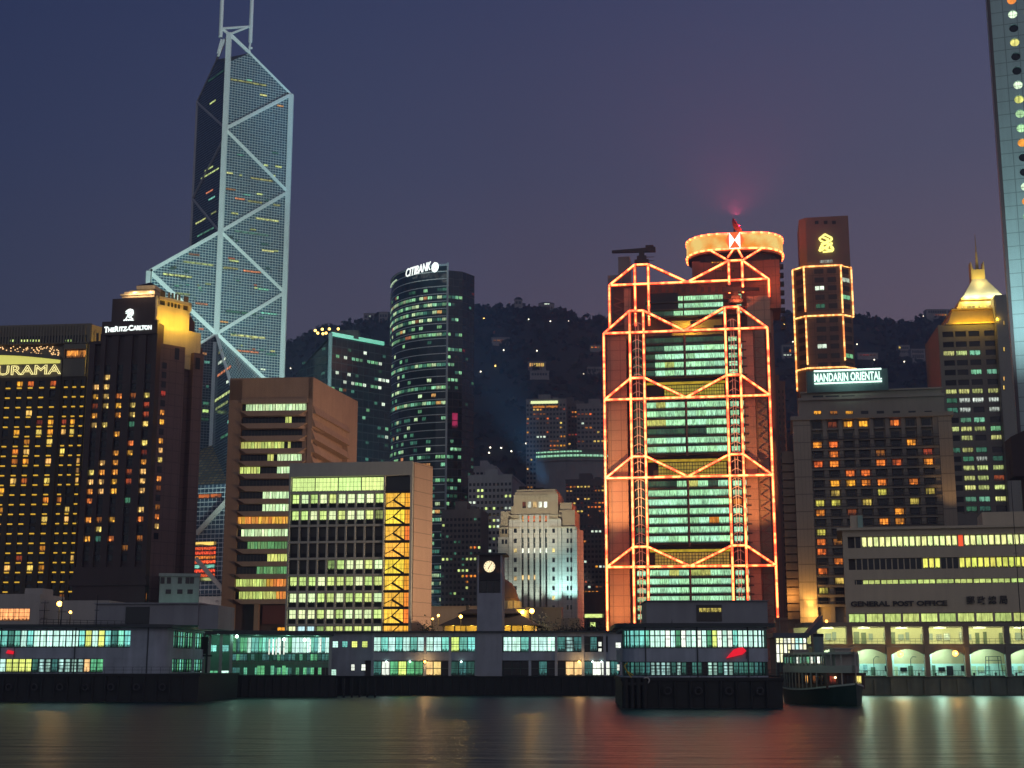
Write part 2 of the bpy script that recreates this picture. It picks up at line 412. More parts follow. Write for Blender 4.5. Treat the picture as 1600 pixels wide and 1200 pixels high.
for j in range(ny):
    for i in range(nx):
        q = [gr_[j][i], gr_[j][i + 1], gr_[j + 1][i + 1], gr_[j + 1][i]]
        h.poly([(x, y, hill_z(x, y)) for x, y in q], smooth=True)
h.build('hill', wall('hill_earth', (.022, .03, .026), .9, .4, .02), kind='structure', merge=True)
# canopy of the wooded slope: uneven clumps of small leaf faces
f = MB(); fr = random.Random(3)
for k in range(5200):
    if k < 900: x, y = fr.uniform(-420, 620), HY + fr.uniform(-60, 6); sc = fr.uniform(2.5, 7)
    else: x, y = fr.uniform(-450, 700), fr.uniform(950, 1690); sc = fr.uniform(3, 8)
    c = Vector((x, y, hill_z(x, y) + sc * .4))
    for q in range(9):
        d = Vector((fr.gauss(0, 1), fr.gauss(0, 1), fr.gauss(0, .8))).normalized()
        p = c + d * sc * fr.uniform(.4, 1.0); a = Vector((fr.gauss(0, 1), fr.gauss(0, 1), fr.gauss(0, 1))).normalized()
        u_ = a.cross(d + Vector((.01, .02, 0))).normalized() * sc * fr.uniform(.35, .7); v_ = a * sc * fr.uniform(.35, .7)
        f.cur = fr.choice((0, 0, 1)); f.poly([p - u_, p - v_ * .8, p + u_, p + v_])
f.build('forest', [wall('leaf_dark', (.020, .030, .024), .9, .2, .05), wall('leaf_olive', (.024, .034, .026), .9, .2, .05)], kind='stuff',
        label='dark wooded slope of the hill behind the towers', cat='forest')
def on_hill(px, py):
    r = ray(px, py); t = 930.0
    while t < 1720:
        p = Vector((0, 0, CAM_Z)) + r * (t / r.y)
        if p.z <= hill_z(p.x, p.y) + 3: return p
        t += 4
    return at(px, py, HY - 8)

# hillside lamps, each a post with a lit globe
HL = [(446, 535, 'y'), (454, 576, 'w'), (483, 572, 'w'), (756, 497, 'y'), (791, 500, 'y'), (826, 499, 'w'), (860, 502, 'w'), (888, 503, 'w'), (920, 507, 'y'),
      (787, 547, 'w'), (839, 549, 'w'), (774, 574, 'y'), (751, 582, 'w'), (787, 535, 'y'), (912, 585, 'w'), (766, 701, 'w'), (764, 710, 'w'), (783, 702, 'w'),
      (799, 706, 'w'), (817, 711, 'w'), (824, 709, 'w'), (833, 706, 'y'), (841, 704, 'y'), (848, 704, 'y'), (858, 714, 'y'), (871, 753, 'y'), (935, 743, 'y'), (815, 691, 'w'), (822, 693, 'w'), (800, 620, 'w'),
      (1225, 507, 'y'), (1239, 535, 'w'), (1226, 551, 'w'), (1234, 551, 'w'), (1348, 554, 'y'), (1402, 548, 'w'), (1413, 565, 'w'), (1420, 568, 'w'), (1457, 546, 'y'), (1443, 494, 'w'), (1449, 494, 'w'), (1460, 494, 'y'), (1366, 562, 'w'), (1339, 538, 'w')]
HW, HYL = glow('hill_lamp_white', (1, .9, .66), 4, False), glow('hill_lamp_yellow', (1, .62, .14), 4, False)
where = ['left of the curved bank tower', 'on the dark slope above the apartment blocks', 'between the bow fronted tower and the orange lit tower', 'between the gold roofed tower and the amber outlined tower']
for px, py, c in HL:
    p = on_hill(px, py)
    m = MB(); gz = hill_z(p.x, p.y); ht = max(2.5, p.z - gz)
    m.tube((0, 0, -.5), (0, 0, ht), .12, 5); m.cur = 1; m.sphere((0, 0, ht), .95 if c == 'y' else .75, 8, 5)
    o = m.build('street_lamp', [BLACK, HYL if c == 'y' else HW]); o.location = (p.x, p.y, gz)
    zone = 'right of the braced tower' if px < 500 else 'left of the orange lit tower' if px < 950 else 'beside the amber outlined tower'
    tag(o, 'tiny %s lamp on the dark hill, %s' % ('yellow' if c == 'y' else 'white', zone), 'street lamp', '%s lamps on the hill %s' % ('yellow' if c == 'y' else 'white', zone))

# houses on the hill
HWALL = wall('hill_house_wall', (.30, .28, .27), .8, .2)
def house(px0, px1, py0, py1, label, lights, dep=10, roofh=0, name='hillside_house', cat='house', wallm=HWALL):
    p = on_hill((px0 + px1) / 2, py1); s = Bld(name, label, cat, px0, py1, p.y, 0, p.z)
    W_ = s.F.u(px1, py1); H_ = s.F.z(px0, py0)
    m = MB(); m.box(0, W_, 0, dep, -12, H_); m.build('wall', wallm, s)
    if roofh:
        r = MB(); r.prism([(-.5, -.5), (W_ + .5, -.5), (W_ + .5, dep + .5), (-.5, dep + .5)], H_, H_, [(W_ * .25, dep * .5, H_ + roofh), (W_ * .75, dep * .5, H_ + roofh), (W_ * .75, dep * .6, H_ + roofh), (W_ * .25, dep * .6, H_ + roofh)]); r.build('roof', BLACK, s)
    else:
        r = MB(); r.box(-.4, W_ + .4, -.4, dep + .4, H_ + .01, H_ + .7); r.build('parapet', wallm, s)
    P = Panes()
    for (a, b_, c, d, mt) in lights: P.add(s.F, W_ * a, W_ * b_, H_ * c, H_ * d, mt, .1)
    P.finish(s); return s
L3 = lambda mt, n, z0=.35, z1=.7, a=.08, b_=.92: [(a + (b_ - a) * (k + .1) / n, a + (b_ - a) * (k + .8) / n, z0, z1, mt) for k in range(n)]
house(825, 853, 566, 576, 'hillside terrace building with a bright row of warm lit windows', L3(YW, 7, .2, .9), 10)
house(828, 858, 580, 590, 'pale unlit house just below the bright terrace on the slope', L3(GLASS, 6), 10)
house(768, 796, 528, 537, 'low hillside house with orange windows on the upper slope', L3(ORD, 4) + L3(OR, 2, .2, .6, .5, .8), 10)
house(842, 866, 474, 484, 'ridge top house with a bright strip of light at its roof', L3(GLASS, 5, .1, .5) + [(.35, .7, .8, 1.0, WT)], 12, 3)
house(804, 816, 468, 482, 'slim water tower like block standing on the ridge', L3(GLASS, 2, .5, .8), 8, 4, 'ridge_tower', 'tower')
house(568, 586, 490, 500, 'square block on the left ridge with one white lamp lit', L3(GLASS, 3) + [(.45, .6, .45, .7, WT)], 10)
house(592, 606, 488, 499, 'small dark block on the ridge touching the bow fronted tower', L3(GLASS, 3), 10)
house(1404, 1422, 540, 553, 'dim white stepped apartment house on the slope beside two lamps', L3(GLASS, 5, .6, .85) + L3(GLASS, 5, .15, .4) + [(.05, .2, .6, .9, YW)], 10)
house(1424, 1446, 546, 562, 'pale terraced block with dark balconies on the right slope', L3(GLASS, 6, .65, .9) + L3(GLASS, 6, .15, .5), 10)
house(1448, 1482, 484, 497, 'long apartment block on the right ridge with red and orange lights', L3(GLASS, 8, .6, .9) + L3(ORD, 3, .2, .5, .4, .7) + L3(OR, 2, .2, .5, .7, .95), 12)
house(1340, 1372, 552, 558, 'low dim house on the slope right of the amber outlined tower', L3(ORD, 5), 8)
house(918, 942, 574, 582, 'faint pale house on the slope beside the orange tower edge', L3(GLASS, 5), 8)
house(922, 940, 540, 546, 'hillside house with a short row of orange lights', L3(OR, 3), 8)
house(1222, 1246, 540, 556, 'hillside block with one square orange window between two towers', L3(GLASS, 5, .6, .9) + [(.4, .6, .3, .65, OR)] + L3(WT, 4, .0, .15), 8)

# ------------------------------------------------------------------ generic background blocks
def block(name, label, cat, px0, px1, ptop, Y, phi, dep, wallm, cols, pitch, table, seed, z0=4.0, first=8, wfrac=.62, hfrac=.5, pbot=None, roofbits=True, group=None, band=None):
    """slab block: core, piers and spandrels in relief, windows in the recesses, plant room on the roof"""
    r = random.Random(seed); s = Bld(name, label, cat, px0, ptop, Y, phi, z0, group)
    W_ = s.F.u(px1, ptop); H_ = s.F.z(px0, ptop)
    m = MB(); m.box(0, W_, 0, dep, -2, H_); m.build('core', wallm, s)
    ph = (s.F.z(px0, ptop + 100) - s.F.z(px0, ptop + 100 + pitch * 10)) / 10
    n = int((H_ - first * .4) / ph); cw = W_ / cols
    lt = MB(); top = H_ - first * .35
    us = [(max(0, c * cw - cw * (1 - wfrac) / 2), min(W_, c * cw + cw * (1 - wfrac) / 2)) for c in range(cols + 1)]
    zs = [(0, max(.5, top - n * ph))] + [(top - k * ph - ph, top - k * ph - ph * hfrac) for k in range(n - 1, -1, -1)]
    zs = [z_ for z_ in zs if z_[1] > z_[0]] + [(top, H_)]
    lattice(lt, s.F, us, zs, .0, .35); lt.build('facade', wallm, s)
    P = Panes()
    for k in range(n):
        zb = top - k * ph - ph * hfrac; vis = pbot is None or zb > s.F.z(px0, pbot)
        if not vis: continue
        run = None
        for c in range(cols):
            run = pick(r, table) if (run is None or r.random() < .55) else run
            P.add(s.F, c * cw + cw * (1 - wfrac) / 2, c * cw + cw * (1 + wfrac) / 2, zb, top - k * ph, run or GLASS, .05)
    P.finish(s)
    rf = MB(); rf.box(-.3, W_ + .3, -.3, dep + .3, H_ + .01, H_ + 1.0); rf.build('parapet', wallm, s)
    if roofbits:
        pr = MB(); pr.box(W_ * .3, W_ * .6, dep * .2, dep * .7, H_ + 1, H_ + 5); pr.box(W_ * .66, W_ * .8, dep * .3, dep * .6, H_ + 1, H_ + 3); pr.build('plant_room', wallm, s)
    return s, W_, H_
CONC = wall('grey_concrete', (.27, .26, .25), .85, .25); DCON = wall('dark_concrete', (.13, .12, .12), .85, .3)
PALE = wall('pale_render', (.42, .43, .42), .85, .2); BRN = wall('brown_cladding', (.20, .125, .10), .8, .25)
T_APT = [(78, GLASS), (9, OR), (7, YW), (4, ORD), (2, WT)]
# mid-levels apartments
s, W_, H_ = block('apartment_block', 'pale apartment block on the slope with a lit bar along its roof', 'apartment block', 822, 884, 626, 1000, 6, 18, CONC, 12, 7.2, T_APT, 5, 40)
m = MB(); m.fbox(s.F, W_ * .12, W_ * .8, H_ - 2.5, H_ - .6, .4, .9); m.build('roof_light', glow('roof_bar', (.85, .95, .45), 1.1, False), s)
P = Panes(); P.add(s.F, W_ * .16, W_ * .82, H_ - 6, H_ - 4, OR, .45); P.finish(s)
block('apartment_block', 'darker apartment block joined behind the block with the lit roof bar', 'apartment block', 872, 912, 630, 1014, 6, 18, DCON, 8, 7.2, T_APT, 6, 40)
block('apartment_block', 'apartment block with bay windows half hidden by the orange lit tower', 'apartment block', 901, 962, 633, 1006, 6, 18, CONC, 10, 7.2, T_APT, 7, 40)
p = Bld('curved_podium', 'curved podium with a chain of green lights under the apartment blocks', 'podium', 838, 722, 985, 4, 4)
m = MB(); W_ = p.F.u(960, 722); zt, zb = p.F.z(838, 704), p.F.z(838, 722)
poly = [(W_ * k / 12, -6 * math.sin(math.pi * k / 12)) for k in range(13)]
m.prism(poly + [(W_, 20), (0, 20)], 0, zb); m.prism([(x, y - 1) for x, y in poly] + [(W_, 21), (0, 21)], zb + .01, zb + 1.4); m.build('wall', CONC, p)
m = MB(); m.path([(x, y - .4, zb + 3.6) for x, y in poly], .75, 5); m.path([(x, y - .4, zb + 6.5) for x, y in poly[:8]], .5, 5); m.build('light_chain', neon('green_chain', (.02, .10, .05), (.35, .8, .45), .4, 1.2, .8), p)
m = MB(); m.prism([(x, y + 1.5) for x, y in poly] + [(W_, 15), (0, 15)], zb + 1.42, zt); m.build('gallery', DCON, p)

# blocks behind the old bank and beside the orange tower
T_OFF = [(70, GLASS), (14, YG), (6, GR), (6, YW), (4, WT)]
block('office_block', 'grey white office block with lit window rows behind the old stone bank', 'office block', 732, 800, 746, 660, 9, 45, PALE, 11, 9.6, [(62, GLASS), (26, YG), (12, WT)], 12, pbot=950)
block('office_block', 'low pale block on the rise behind the grey white office block', 'office block', 737, 775, 731, 830, 6, 25, PALE, 6, 7, [(95, GLASS), (5, OR)], 13, pbot=760)
block('office_block', 'dim office block glimpsed between the bow fronted tower and the clock tower', 'office block', 690, 752, 800, 610, 8, 20, DCON, 10, 9, [(76, GLASS), (12, GRD), (7, YG), (5, OR)], 14, pbot=950)
block('apartment_tower', 'brown tower with stacked orange windows left of the orange lit tower', 'tower', 884, 950, 752, 800, 8, 22, DCON, 12, 6.5, [(70, GLASS), (17, OR), (9, YW), (4, ORD)], 15, pbot=960)
block('apartment_tower', 'lower grey block with scattered lights in front of the brown tower', 'tower', 905, 952, 812, 690, 8, 22, DCON, 8, 8, [(80, GLASS), (8, OR), (6, WT), (6, ORD)], 16, pbot=960)
s = Bld('podium_block', 'low dark building with a bright yellow strip window left of the orange tower', 'building', 896, 925, 600, 8)
W_, H_ = s.F.u(955, 925), s.F.z(896, 925)
m = MB(); m.box(0, W_, 0, 12, -1, H_); m.fbox(s.F, -.4, W_ + .4, H_ - 1.2, H_, .01, .8); m.build('wall', DCON, s)
P = Panes(); P.px(s.F, 912, 966, 943, 959, YG); P.px(s.F, 922, 980, 931, 972, YG); P.finish(s)
s, W_, H_ = block('office_tower', 'dark brown slab along the right edge of the orange lit tower', 'tower', 1207, 1226, 600, 592, 9, 30, BRN, 3, 10, [(1, GLASS)], 17, wfrac=.3)
block('office_tower', 'narrow dark tower with yellow windows between the orange tower and the hotel', 'tower', 1222, 1250, 690, 640, 9, 25, DCON, 4, 10, [(50, GLASS), (24, OR), (18, YW), (8, WT)], 18, first=30, pbot=945)
s = Bld('podium_block', 'low brown podium with one orange window beside the hotel base', 'building', 1212, 965, 470, 8); H_ = s.F.z(1212, 965); W_ = s.F.u(1262, 965)
m = MB(); m.box(0, W_, 0, 14, -1, H_); m.fbox(s.F, -.3, W_, H_ - 1, H_, .01, .5); m.build('wall', wall('tan_stone', (.36, .27, .2), .8), s)
P = Panes(); P.px(s.F, 1239, 985, 1248, 977, OR); P.finish(s)
# flag poles
for px, yt in ((1233, 922), (1219, 905), (961, 976)):
    s = Bld('flagpole', {1233: 'tall white flagpole in front of the dark podium beside the hotel', 1219: 'slim flagpole close to the right edge of the orange tower', 961: 'short white pole above the pier roof at the orange tower foot'}[px], 'flagpole', px, 990, 440, 0)
    m = MB(); H_ = s.F.z(px, yt); m.tube((0, 0, 0), (0, 0, H_), .16, 6, .08); m.build('pole', PALE, s)
    m = MB(); m.sphere((0, 0, H_), .25, 6, 4); m.build('finial', PALE, s)
# ------------------------------------------------------------------ braced glass tower with two masts
b = Bld('skyscraper', 'tall prism shaped skyscraper with white diagonal bracing and two masts', 'skyscraper', 341, 450, 640, 0)
C = b.F.W * 0
K = Fac(b, 0, 0, 26)                       # the diagonal plane through the axis
sA, zA = K.sz(455, 148); sD = -sA
zC = K.z(357, 52); zN1 = K.z(345, 362); zN2 = K.z(338, 522); zD = K.z(240, 425)
Bp = Vector((-math.sin(R(38)) * sA, math.cos(R(38)) * sA, 0)); Ep = Vector((math.sin(R(26)) * sA, -math.cos(R(26)) * sA, 0))
KB = Fac(b, Bp.x, Bp.y, -52); zB = KB.z(310, 157)
KE = Fac(b, 0, 0, -64); sE = sA
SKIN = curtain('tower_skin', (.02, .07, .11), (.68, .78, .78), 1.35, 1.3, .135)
SKIND = curtain('tower_skin_shaded', (.016, .034, .065), (.22, .26, .30), 1.35, 1.3, .14)  # same skin where the floodlight misses, shade put into its colour
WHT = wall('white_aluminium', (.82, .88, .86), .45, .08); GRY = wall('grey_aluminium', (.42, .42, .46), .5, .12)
def pl(m, F, pts, o=0): m.poly([F.pt(u, z, o) for u, z in pts], [(u, z) for u, z in pts])
tz = lambda u, s0, z0, s1, z1: z0 + (z1 - z0) * (u - s0) / (s1 - s0)
zR = K.z(390, 83); uR = K.u(390, 83); zL = K.z(358, 98)
m = MB()
pl(m, K, [(0, 0), (sA, 0), (sA, zA), (uR, zR), (0, zL)])
z2r = K.z(410, 590); u2r = K.u(410, 590)
zDl = K.z(305, 541); uDl = K.u(305, 541); zDe = tz(sD, 0, zN2, uDl, zDl)
pl(m, K, [(sD, zDe), (0, zN2), (0, zN1), (sD, zD)])
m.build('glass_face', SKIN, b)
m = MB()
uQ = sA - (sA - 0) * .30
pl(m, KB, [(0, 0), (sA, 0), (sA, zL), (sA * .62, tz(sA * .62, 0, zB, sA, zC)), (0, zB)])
pl(m, K, [(sD, 0), (0, 0), (0, zN2), (sD, zDe)])  # lower part of the floodlit plane, shade painted by the darker skin
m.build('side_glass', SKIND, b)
A3, D3 = K.pt(sA, 0), K.pt(sD, 0)
V = lambda p, z: (p.x, p.y, z)
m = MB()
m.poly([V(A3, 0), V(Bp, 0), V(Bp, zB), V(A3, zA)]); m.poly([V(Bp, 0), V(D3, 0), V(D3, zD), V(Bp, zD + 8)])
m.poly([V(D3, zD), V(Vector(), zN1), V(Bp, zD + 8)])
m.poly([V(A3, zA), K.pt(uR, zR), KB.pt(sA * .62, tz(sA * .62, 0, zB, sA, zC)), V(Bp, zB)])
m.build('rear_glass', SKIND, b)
# front right quadrant with its sloping roof, interior face dark
zE = KE.z(385, 590); zA2 = tz(sA, 0, zN2, u2r, z2r)
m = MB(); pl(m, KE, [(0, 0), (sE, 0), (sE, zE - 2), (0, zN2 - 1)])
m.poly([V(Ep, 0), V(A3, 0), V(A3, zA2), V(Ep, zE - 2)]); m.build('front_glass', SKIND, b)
m = MB(); m.poly([V(Vector(), zN2), V(Ep, zE), V(A3, zA2)], [(0, 0), (20, 0), (0, 40)]); m.build('roof_slope', SKIN, b)
# bracing
m = MB(); B_ = 1.5
def ln(F, u0, z0, u1, z1, w_=B_, o=.1): m.bar(F.pt(u0, z0, o), F.pt(u1, z1, o), w_, w_)
pts = [(455, 148), (354, 202), (447, 300), (345, 362), (442, 457), (338, 522)]
nodes = [K.sz(*q) for q in pts]; nodes = [((sA if i % 2 == 0 else 0), z) for i, (u, z) in enumerate(nodes)]
for (u0, z0), (u1, z1) in zip(nodes, nodes[1:]): ln(K, u0, z0, u1, z1)
ln(K, 0, 0, 0, zN2 - 4, 2.2); ln(K, 0, zN2, 0, zC, 2.3, .2); ln(K, sA, 0, sA, zA, 2.3)
ln(K, 0, zN1, sD, zD); ln(K, sD, zD, 0, zN2, 1.9); ln(K, sD, 0, sD, zD, 2.4); ln(K, 0, zN2, sA, zA2, 2.2); ln(K, 0, zN2, sD, zDe, 1.2)
ln(K, sA, zA, uR, zR, 1.0); ln(K, uR, zR, 0, zC, 1.5)
m.bar(V(Vector(), zN2), V(Ep, zE), 1.3, 1.3)
m.build('bracing', WHT, b)
m = MB()
ln(KB, sA * .62, tz(sA * .62, 0, zB, sA, zC), sA, zC, 1.0)
ln(KB, 0, 0, 0, zB, 1.0); ln(KB, 0, zB, sA * .62, tz(sA * .62, 0, zB, sA, zC), .6)
for q0, q1 in (((0, 160), (1, 200)), ((1, 215), (0, 306)), ((0, 309), (1, 360))):
    px = {0: 309, 1: 351}
    ln(KB, q0[0] * sA, KB.z(px[q0[0]] - (4 if q0[1] > 250 else 0), q0[1]), q1[0] * sA, KB.z(px[q1[0]], q1[1]), .9, .2)
m.build('side_bracing', GRY, b)
# masts and their truss
m = MB()
for px, yb in ((344.5, 58), (391, 66)):
    q = K.P(px, yb, 0); q2 = K.P(px + (1.5 if px > 360 else 1), -70, 0); q2.x, q2.y = q.x, q.y
    m.tube(q, q.lerp(q2, .55), .95, 8); m.tube(q.lerp(q2, .55), q2, .6, 8)
m.build('mast', WHT, b)
m = MB()
for a, c in (((344.5, 45), (389, 42)), ((361, 53), (389, 42)), ((344.5, 45), (357, 54)), ((346, 62), (340, 84)), ((350, 62), (341, 88)), ((361, 58), (388, 82)), ((357, 52), (344.5, 44)), ((388, 74), (394, 76)), ((391, 66), (389, 84))):
    m.bar(K.P(*a, .3), K.P(*c, .3), .8, .8)
m.build('mast_truss', WHT, b)
# lit rooms on the skin
P = Panes(); bl = random.Random(4)
YGD = lit('tower_room', (.55, .62, .22), .8, 5, 1, .5, vary=1.2, contrast=1.6); ORT = lit('tower_room_orange', (.8, .33, .12), .6, 5, 1, .6, vary=1.2, contrast=1.6)
TE = lit('tower_room_green', (.2, .6, .42), .7, 5, 1, .5, vary=1.2, contrast=1.6)
for F, x0, x1, y, mt in [(K, 360, 417, 124, YGD), (K, 386, 393, 125, TE), (K, 406, 417, 148, YGD), (K, 433, 443, 165, ORT), (K, 412, 419, 258, YGD), (K, 430, 440, 260, YGD), (K, 354, 364, 270, YGD), (K, 374, 378, 274, YGD),
     (K, 391, 427, 278, YGD), (K, 353, 368, 295, ORT), (K, 401, 410, 303, YGD), (K, 367, 383, 310, ORT), (K, 387, 410, 314, YGD), (K, 427, 438, 320, YGD), (K, 361, 372, 333, YGD), (K, 399, 436, 341, YGD), (K, 366, 420, 361, TE),
     (K, 409, 428, 391, YGD), (K, 358, 373, 407, YGD), (K, 350, 372, 418, YGD), (K, 380, 408, 423, ORT), (K, 400, 420, 451, TE), (K, 295, 312, 397, ORT), (K, 286, 334, 409, YGD), (K, 272, 276, 418, YGD), (K, 254, 300, 428, YGD), (K, 272, 297, 458, YGD),
     (K, 305, 325, 474, ORT), (K, 408, 433, 489, TE), (K, 352, 400, 486, GRD), (K, 310, 318, 514, ORT), (K, 360, 415, 523, YGD), (K, 370, 405, 548, ORT), (K, 415, 432, 553, TE), (K, 407, 415, 577, WT),
     (KB, 325, 350, 128, GRD), (KB, 320, 333, 268, YGD), (KB, 314, 342, 280, YGD), (KB, 322, 333, 303, ORT), (KB, 326, 336, 313, TE), (KB, 306, 322, 350, YGD), (KB, 330, 338, 335, YGD), (KB, 308, 334, 370, TE), (KB, 328, 337, 163, YGD)]:
    u0, z0 = F.sz(x0, y); u1 = F.u(x1, y); P.add(F, max(u0, .4) if F is KB else u0, min(u1, sA - .4), z0 - .55, z0 + .55, mt, .1)
for F, x0, x1, y, mt in [(K, 306, 323, 552, ORT), (K, 319, 328, 566, TE), (K, 316, 326, 642, YG), (K, 317, 326, 630, GRD), (K, 322, 326, 604, GRD), (K, 314, 326, 655, GRD), (KE, 342, 347, 552, YGD), (KE, 341, 353, 569, WT), (KE, 340, 361, 588, ORT), (KE, 354, 358, 598, WT), (KE, 336, 360, 627, YGD), (KE, 337, 356, 640, YGD), (KE, 356, 361, 660, TE), (KE, 345, 358, 685, GRD)]:
    u0, z0 = F.sz(x0, y); u1 = F.u(x1, y); P.add(F, u0, u1, z0 - .8, z0 + .8, mt, .1)
for k in range(34):
    u0 = bl.uniform(1, sA - 6); z0 = bl.uniform(zN2 * .8, zN1 + 50) // 1.3 * 1.3; P.add(K, u0, u0 + bl.uniform(.8, 4), z0 - .5, z0 + .5, bl.choice((YGD, YGD, TE, ORT, GRD)), .1)
for k in range(12):
    u0 = bl.uniform(sD + 8, -5); z0 = zN2 + (zN1 - zN2) * bl.uniform(.3, .6); P.add(K, u0, u0 + bl.uniform(.8, 3), z0 - .5, z0 + .5, bl.choice((YGD, TE, GRD)), .1)
P.finish(b)
# front left quadrant: lattice atrium roof, white gridded base with the lit banking hall
DE = Vector((Ep.x - D3.x, Ep.y - D3.y, 0)); Q = Fac(b, D3.x, D3.y, math.degrees(math.atan2(DE.y, DE.x))); uE = DE.length
zq = Q.z(335, 757); GRID = curtain('base_grid', (.03, .05, .08), (.5, .52, .55), 2.0, 2.0, .14)
m = MB(); pl(m, Q, [(0, 0), (uE, 0), (uE, zq), (0, zq)]); m.build('base_skin', GRID, b)
zt = K.z(340, 694); m = MB(); ATR = curtain('atrium_lattice', (.30, .20, .09), (.05, .05, .05), 2.4, 2.4, .3)
q0, q1 = Q.pt(0, zq), Q.pt(uE, zq)
m.poly([q0, q1, Vector((0, 0, zt))], [(0, 0), (46, 0), (23, 40)]); m.build('atrium_roof', ATR, b)
m = MB(); FEST = lit('festive_hall', (1.0, .22, .03), .9, 30, 1, .5, vary=.6, contrast=2.5, nscale=9)
P = Panes()
for k, y in enumerate((849, 857, 864, 871, 878, 885, 892, 899, 905)):
    z0 = Q.z(335, y); P.add(Q, uE * .1, uE * .9, z0 - .85, z0 + .85, [YW, FEST, FEST, FEST, FEST, TE, FEST, FEST, YGD][k], .12)
z0 = Q.z(335, 775); P.add(Q, Q.u(310, 775), Q.u(347, 773), z0 - 1, z0 + 1, OR, .12); z0 = Q.z(335, 921); P.add(Q, uE * .25, uE * .7, z0 - 1, z0 + 1, YGD, .12); P.finish(b)
m = MB(); Z0 = Q.z(335, 757); mid = uE * .5
m.fbox(Q, uE * .15, uE, Q.z(335, 948), Q.z(335, 932), .3, 1.2)
for x0, y0, x1, y1 in ((309, 834, 356, 783), (308, 873, 353, 925), (341, 940, 341, 962)): m.bar(Q.P(x0, y0, .8), Q.P(x1, y1, .8), 1.8, 1.8)
m.build('base_frame', wall('base_granite', (.5, .44, .4), .7), b)
lamp(b, 'SPOT', b.loc((-25, 490, 12)), (.62, 1, .92), 2.3e6, 3, b.loc((b.p.x, 640, 215)), 62, .6)
lamp(b, 'SPOT', Q.pt(uE * .55, 3, 30), (.9, .85, .85), 18000, 1, Q.pt(uE * .5, 40), 110, .6)

# ------------------------------------------------------------------ hotel at the far left with the roof sign
b = Bld('hotel', 'dark hotel slab with a glowing outlined roof sign and rows of painted yellow sill glow', 'hotel', 145, 512, 440, 6)
F = b.F
u0 = F.u(-140, 600); H_ = F.z(120, 508); uR_ = 0
FW = wall('hotel_dark_render', (.085, .07, .05), .85, .2); FWP = wall('hotel_pale_render', (.22, .20, .15), .8, .15)
zS = F.z(60, 590)
m = MB(); m.box(u0, -1.5, 0, 30, -1, zS); m.build('wall', FW, b)
cols = [14.5 - 17.3 * 3, 14.5 - 17.3 * 2, 14.5 - 17.3, 14.5, 32, 49, 66.5, 84, 104.5, 117.7, 131]
ys = [600 + 15.15 * k for k in range(23)]
cu = [F.u(x, 600) for x in cols]; zr = [F.z(70, y) for y in ys]
hw = [1.05] * 8 + [.8] * 3
m = MB()
us = [(cu[i] + hw[i], cu[i + 1] - hw[i + 1]) for i in range(len(cu) - 1)]
us = [(u0, cu[0] - 1.06)] + us + [(cu[-1] + .8, -1.5)]
zz = sorted([(zr[k + 1] + 1.0, zr[k] - 1.6) for k in range(22)]) + [(zr[0] + 1.0, zS)]; zz = [(0, zr[22] - 1.6)] + zz
lattice(m, F, us, zz, 0, .6)
m.fbox(F, F.u(90, 600), F.u(97, 600), 0, zS, .5, 1.3); m.build('facade', FW, b)
litd = {0: {1: 'o', 4: 'o', 5: 'o', 7: 'o'}, 3: {5: 'y'}, 4: {6: 'r', 7: 'o', 9: 'o', 8: 'r'}, 5: {4: 'o', 6: 'y', 7: 'o', 8: 'y', 9: 'y'}, 6: {5: 'o', 7: 'y'}, 7: {4: 'o', 5: 'y', 8: 'y'}, 8: {4: 'o'}}
Pw, Ps = Panes(), Panes(); fr = random.Random(21)
SILL = glow('sill_glow_strip', (1.0, .58, .05), .7, False); mm = {'o': OR, 'y': YW, 'r': ORD}  # yellow light reflected below each window, drawn as glowing strips
for k in range(23):
    for i in range(len(cu)):
        c = litd.get(k, {}).get(i)
        if c is None and k > 7 and fr.random() < .17: c = fr.choice('oyyor')
        Pw.add(F, cu[i] - hw[i], cu[i] + hw[i], zr[k] - 1.0, zr[k] + 1.0, mm.get(c, GLASS), .05)
        if fr.random() < .97: Ps.add(F, cu[i] - hw[i] * .65, cu[i] + hw[i] * .65, zr[k] - 1.5, zr[k] - 1.15, SILL, .62, .5)
Pw.finish(b); Ps.finish(b, 'sill_glow_strip')
m = MB(); uL = F.u(97, 575)
m.box(u0, -1.5, .5, 30, zS + .02, F.z(60, 545)); m.fbox(F, u0, uL, zS + .02, F.z(60, 561.5), 0, .5); m.fbox(F, uL + .6, -1.5, zS + .02, F.z(120, 561), -.4, .8)
m.box(u0, -1.5, 1.5, 30, F.z(60, 545) + .02, H_ - 6.2); m.box(u0, -.5, -.4, 30.6, H_ - 6.0, H_ + .4)
m.fbox(F, uL + .6, F.u(102, 550), F.z(120, 561) + .02, F.z(120, 540), -.4, .8); m.fbox(F, F.u(136, 550), -1.5, F.z(120, 561) + .02, F.z(120, 540), -.4, .8); m.fbox(F, uL + .6, -1.5, F.z(120, 546), F.z(120, 538), -.4, .85)
m.build('penthouse', FWP, b)
m = MB()
for k in range(60): 
    u_ = u0 + (-1.6 - u0) * k / 60; m.fbox(F, u_, u_ + .5, H_ - 6.1, H_ - .2, .4, .75)
m.build('roof_louvre', FWP, b)
P = Panes(); P.add(F, u0, -1.6, H_ - 5.6, H_ - 3.4, GLASS, .42)
for x0, x1 in ((17, 25), (33, 47), (48, 55), (56, 65), (103, 113)): P.px(F, x0, 535, x1, 531, YG, .45)
P.px(F, 104, 559, 134, 547, lit('bar_lights', (.9, .25, .05), .8, 6, 1, .6, contrast=2.5), -.2); P.finish(b)
m = MB(); arc = [(F.u(-110 + 206 * k / 14, 560), F.z(60, 564 - 10 * math.sin(math.pi * (.1 + .9 * k / 14)))) for k in range(15)]
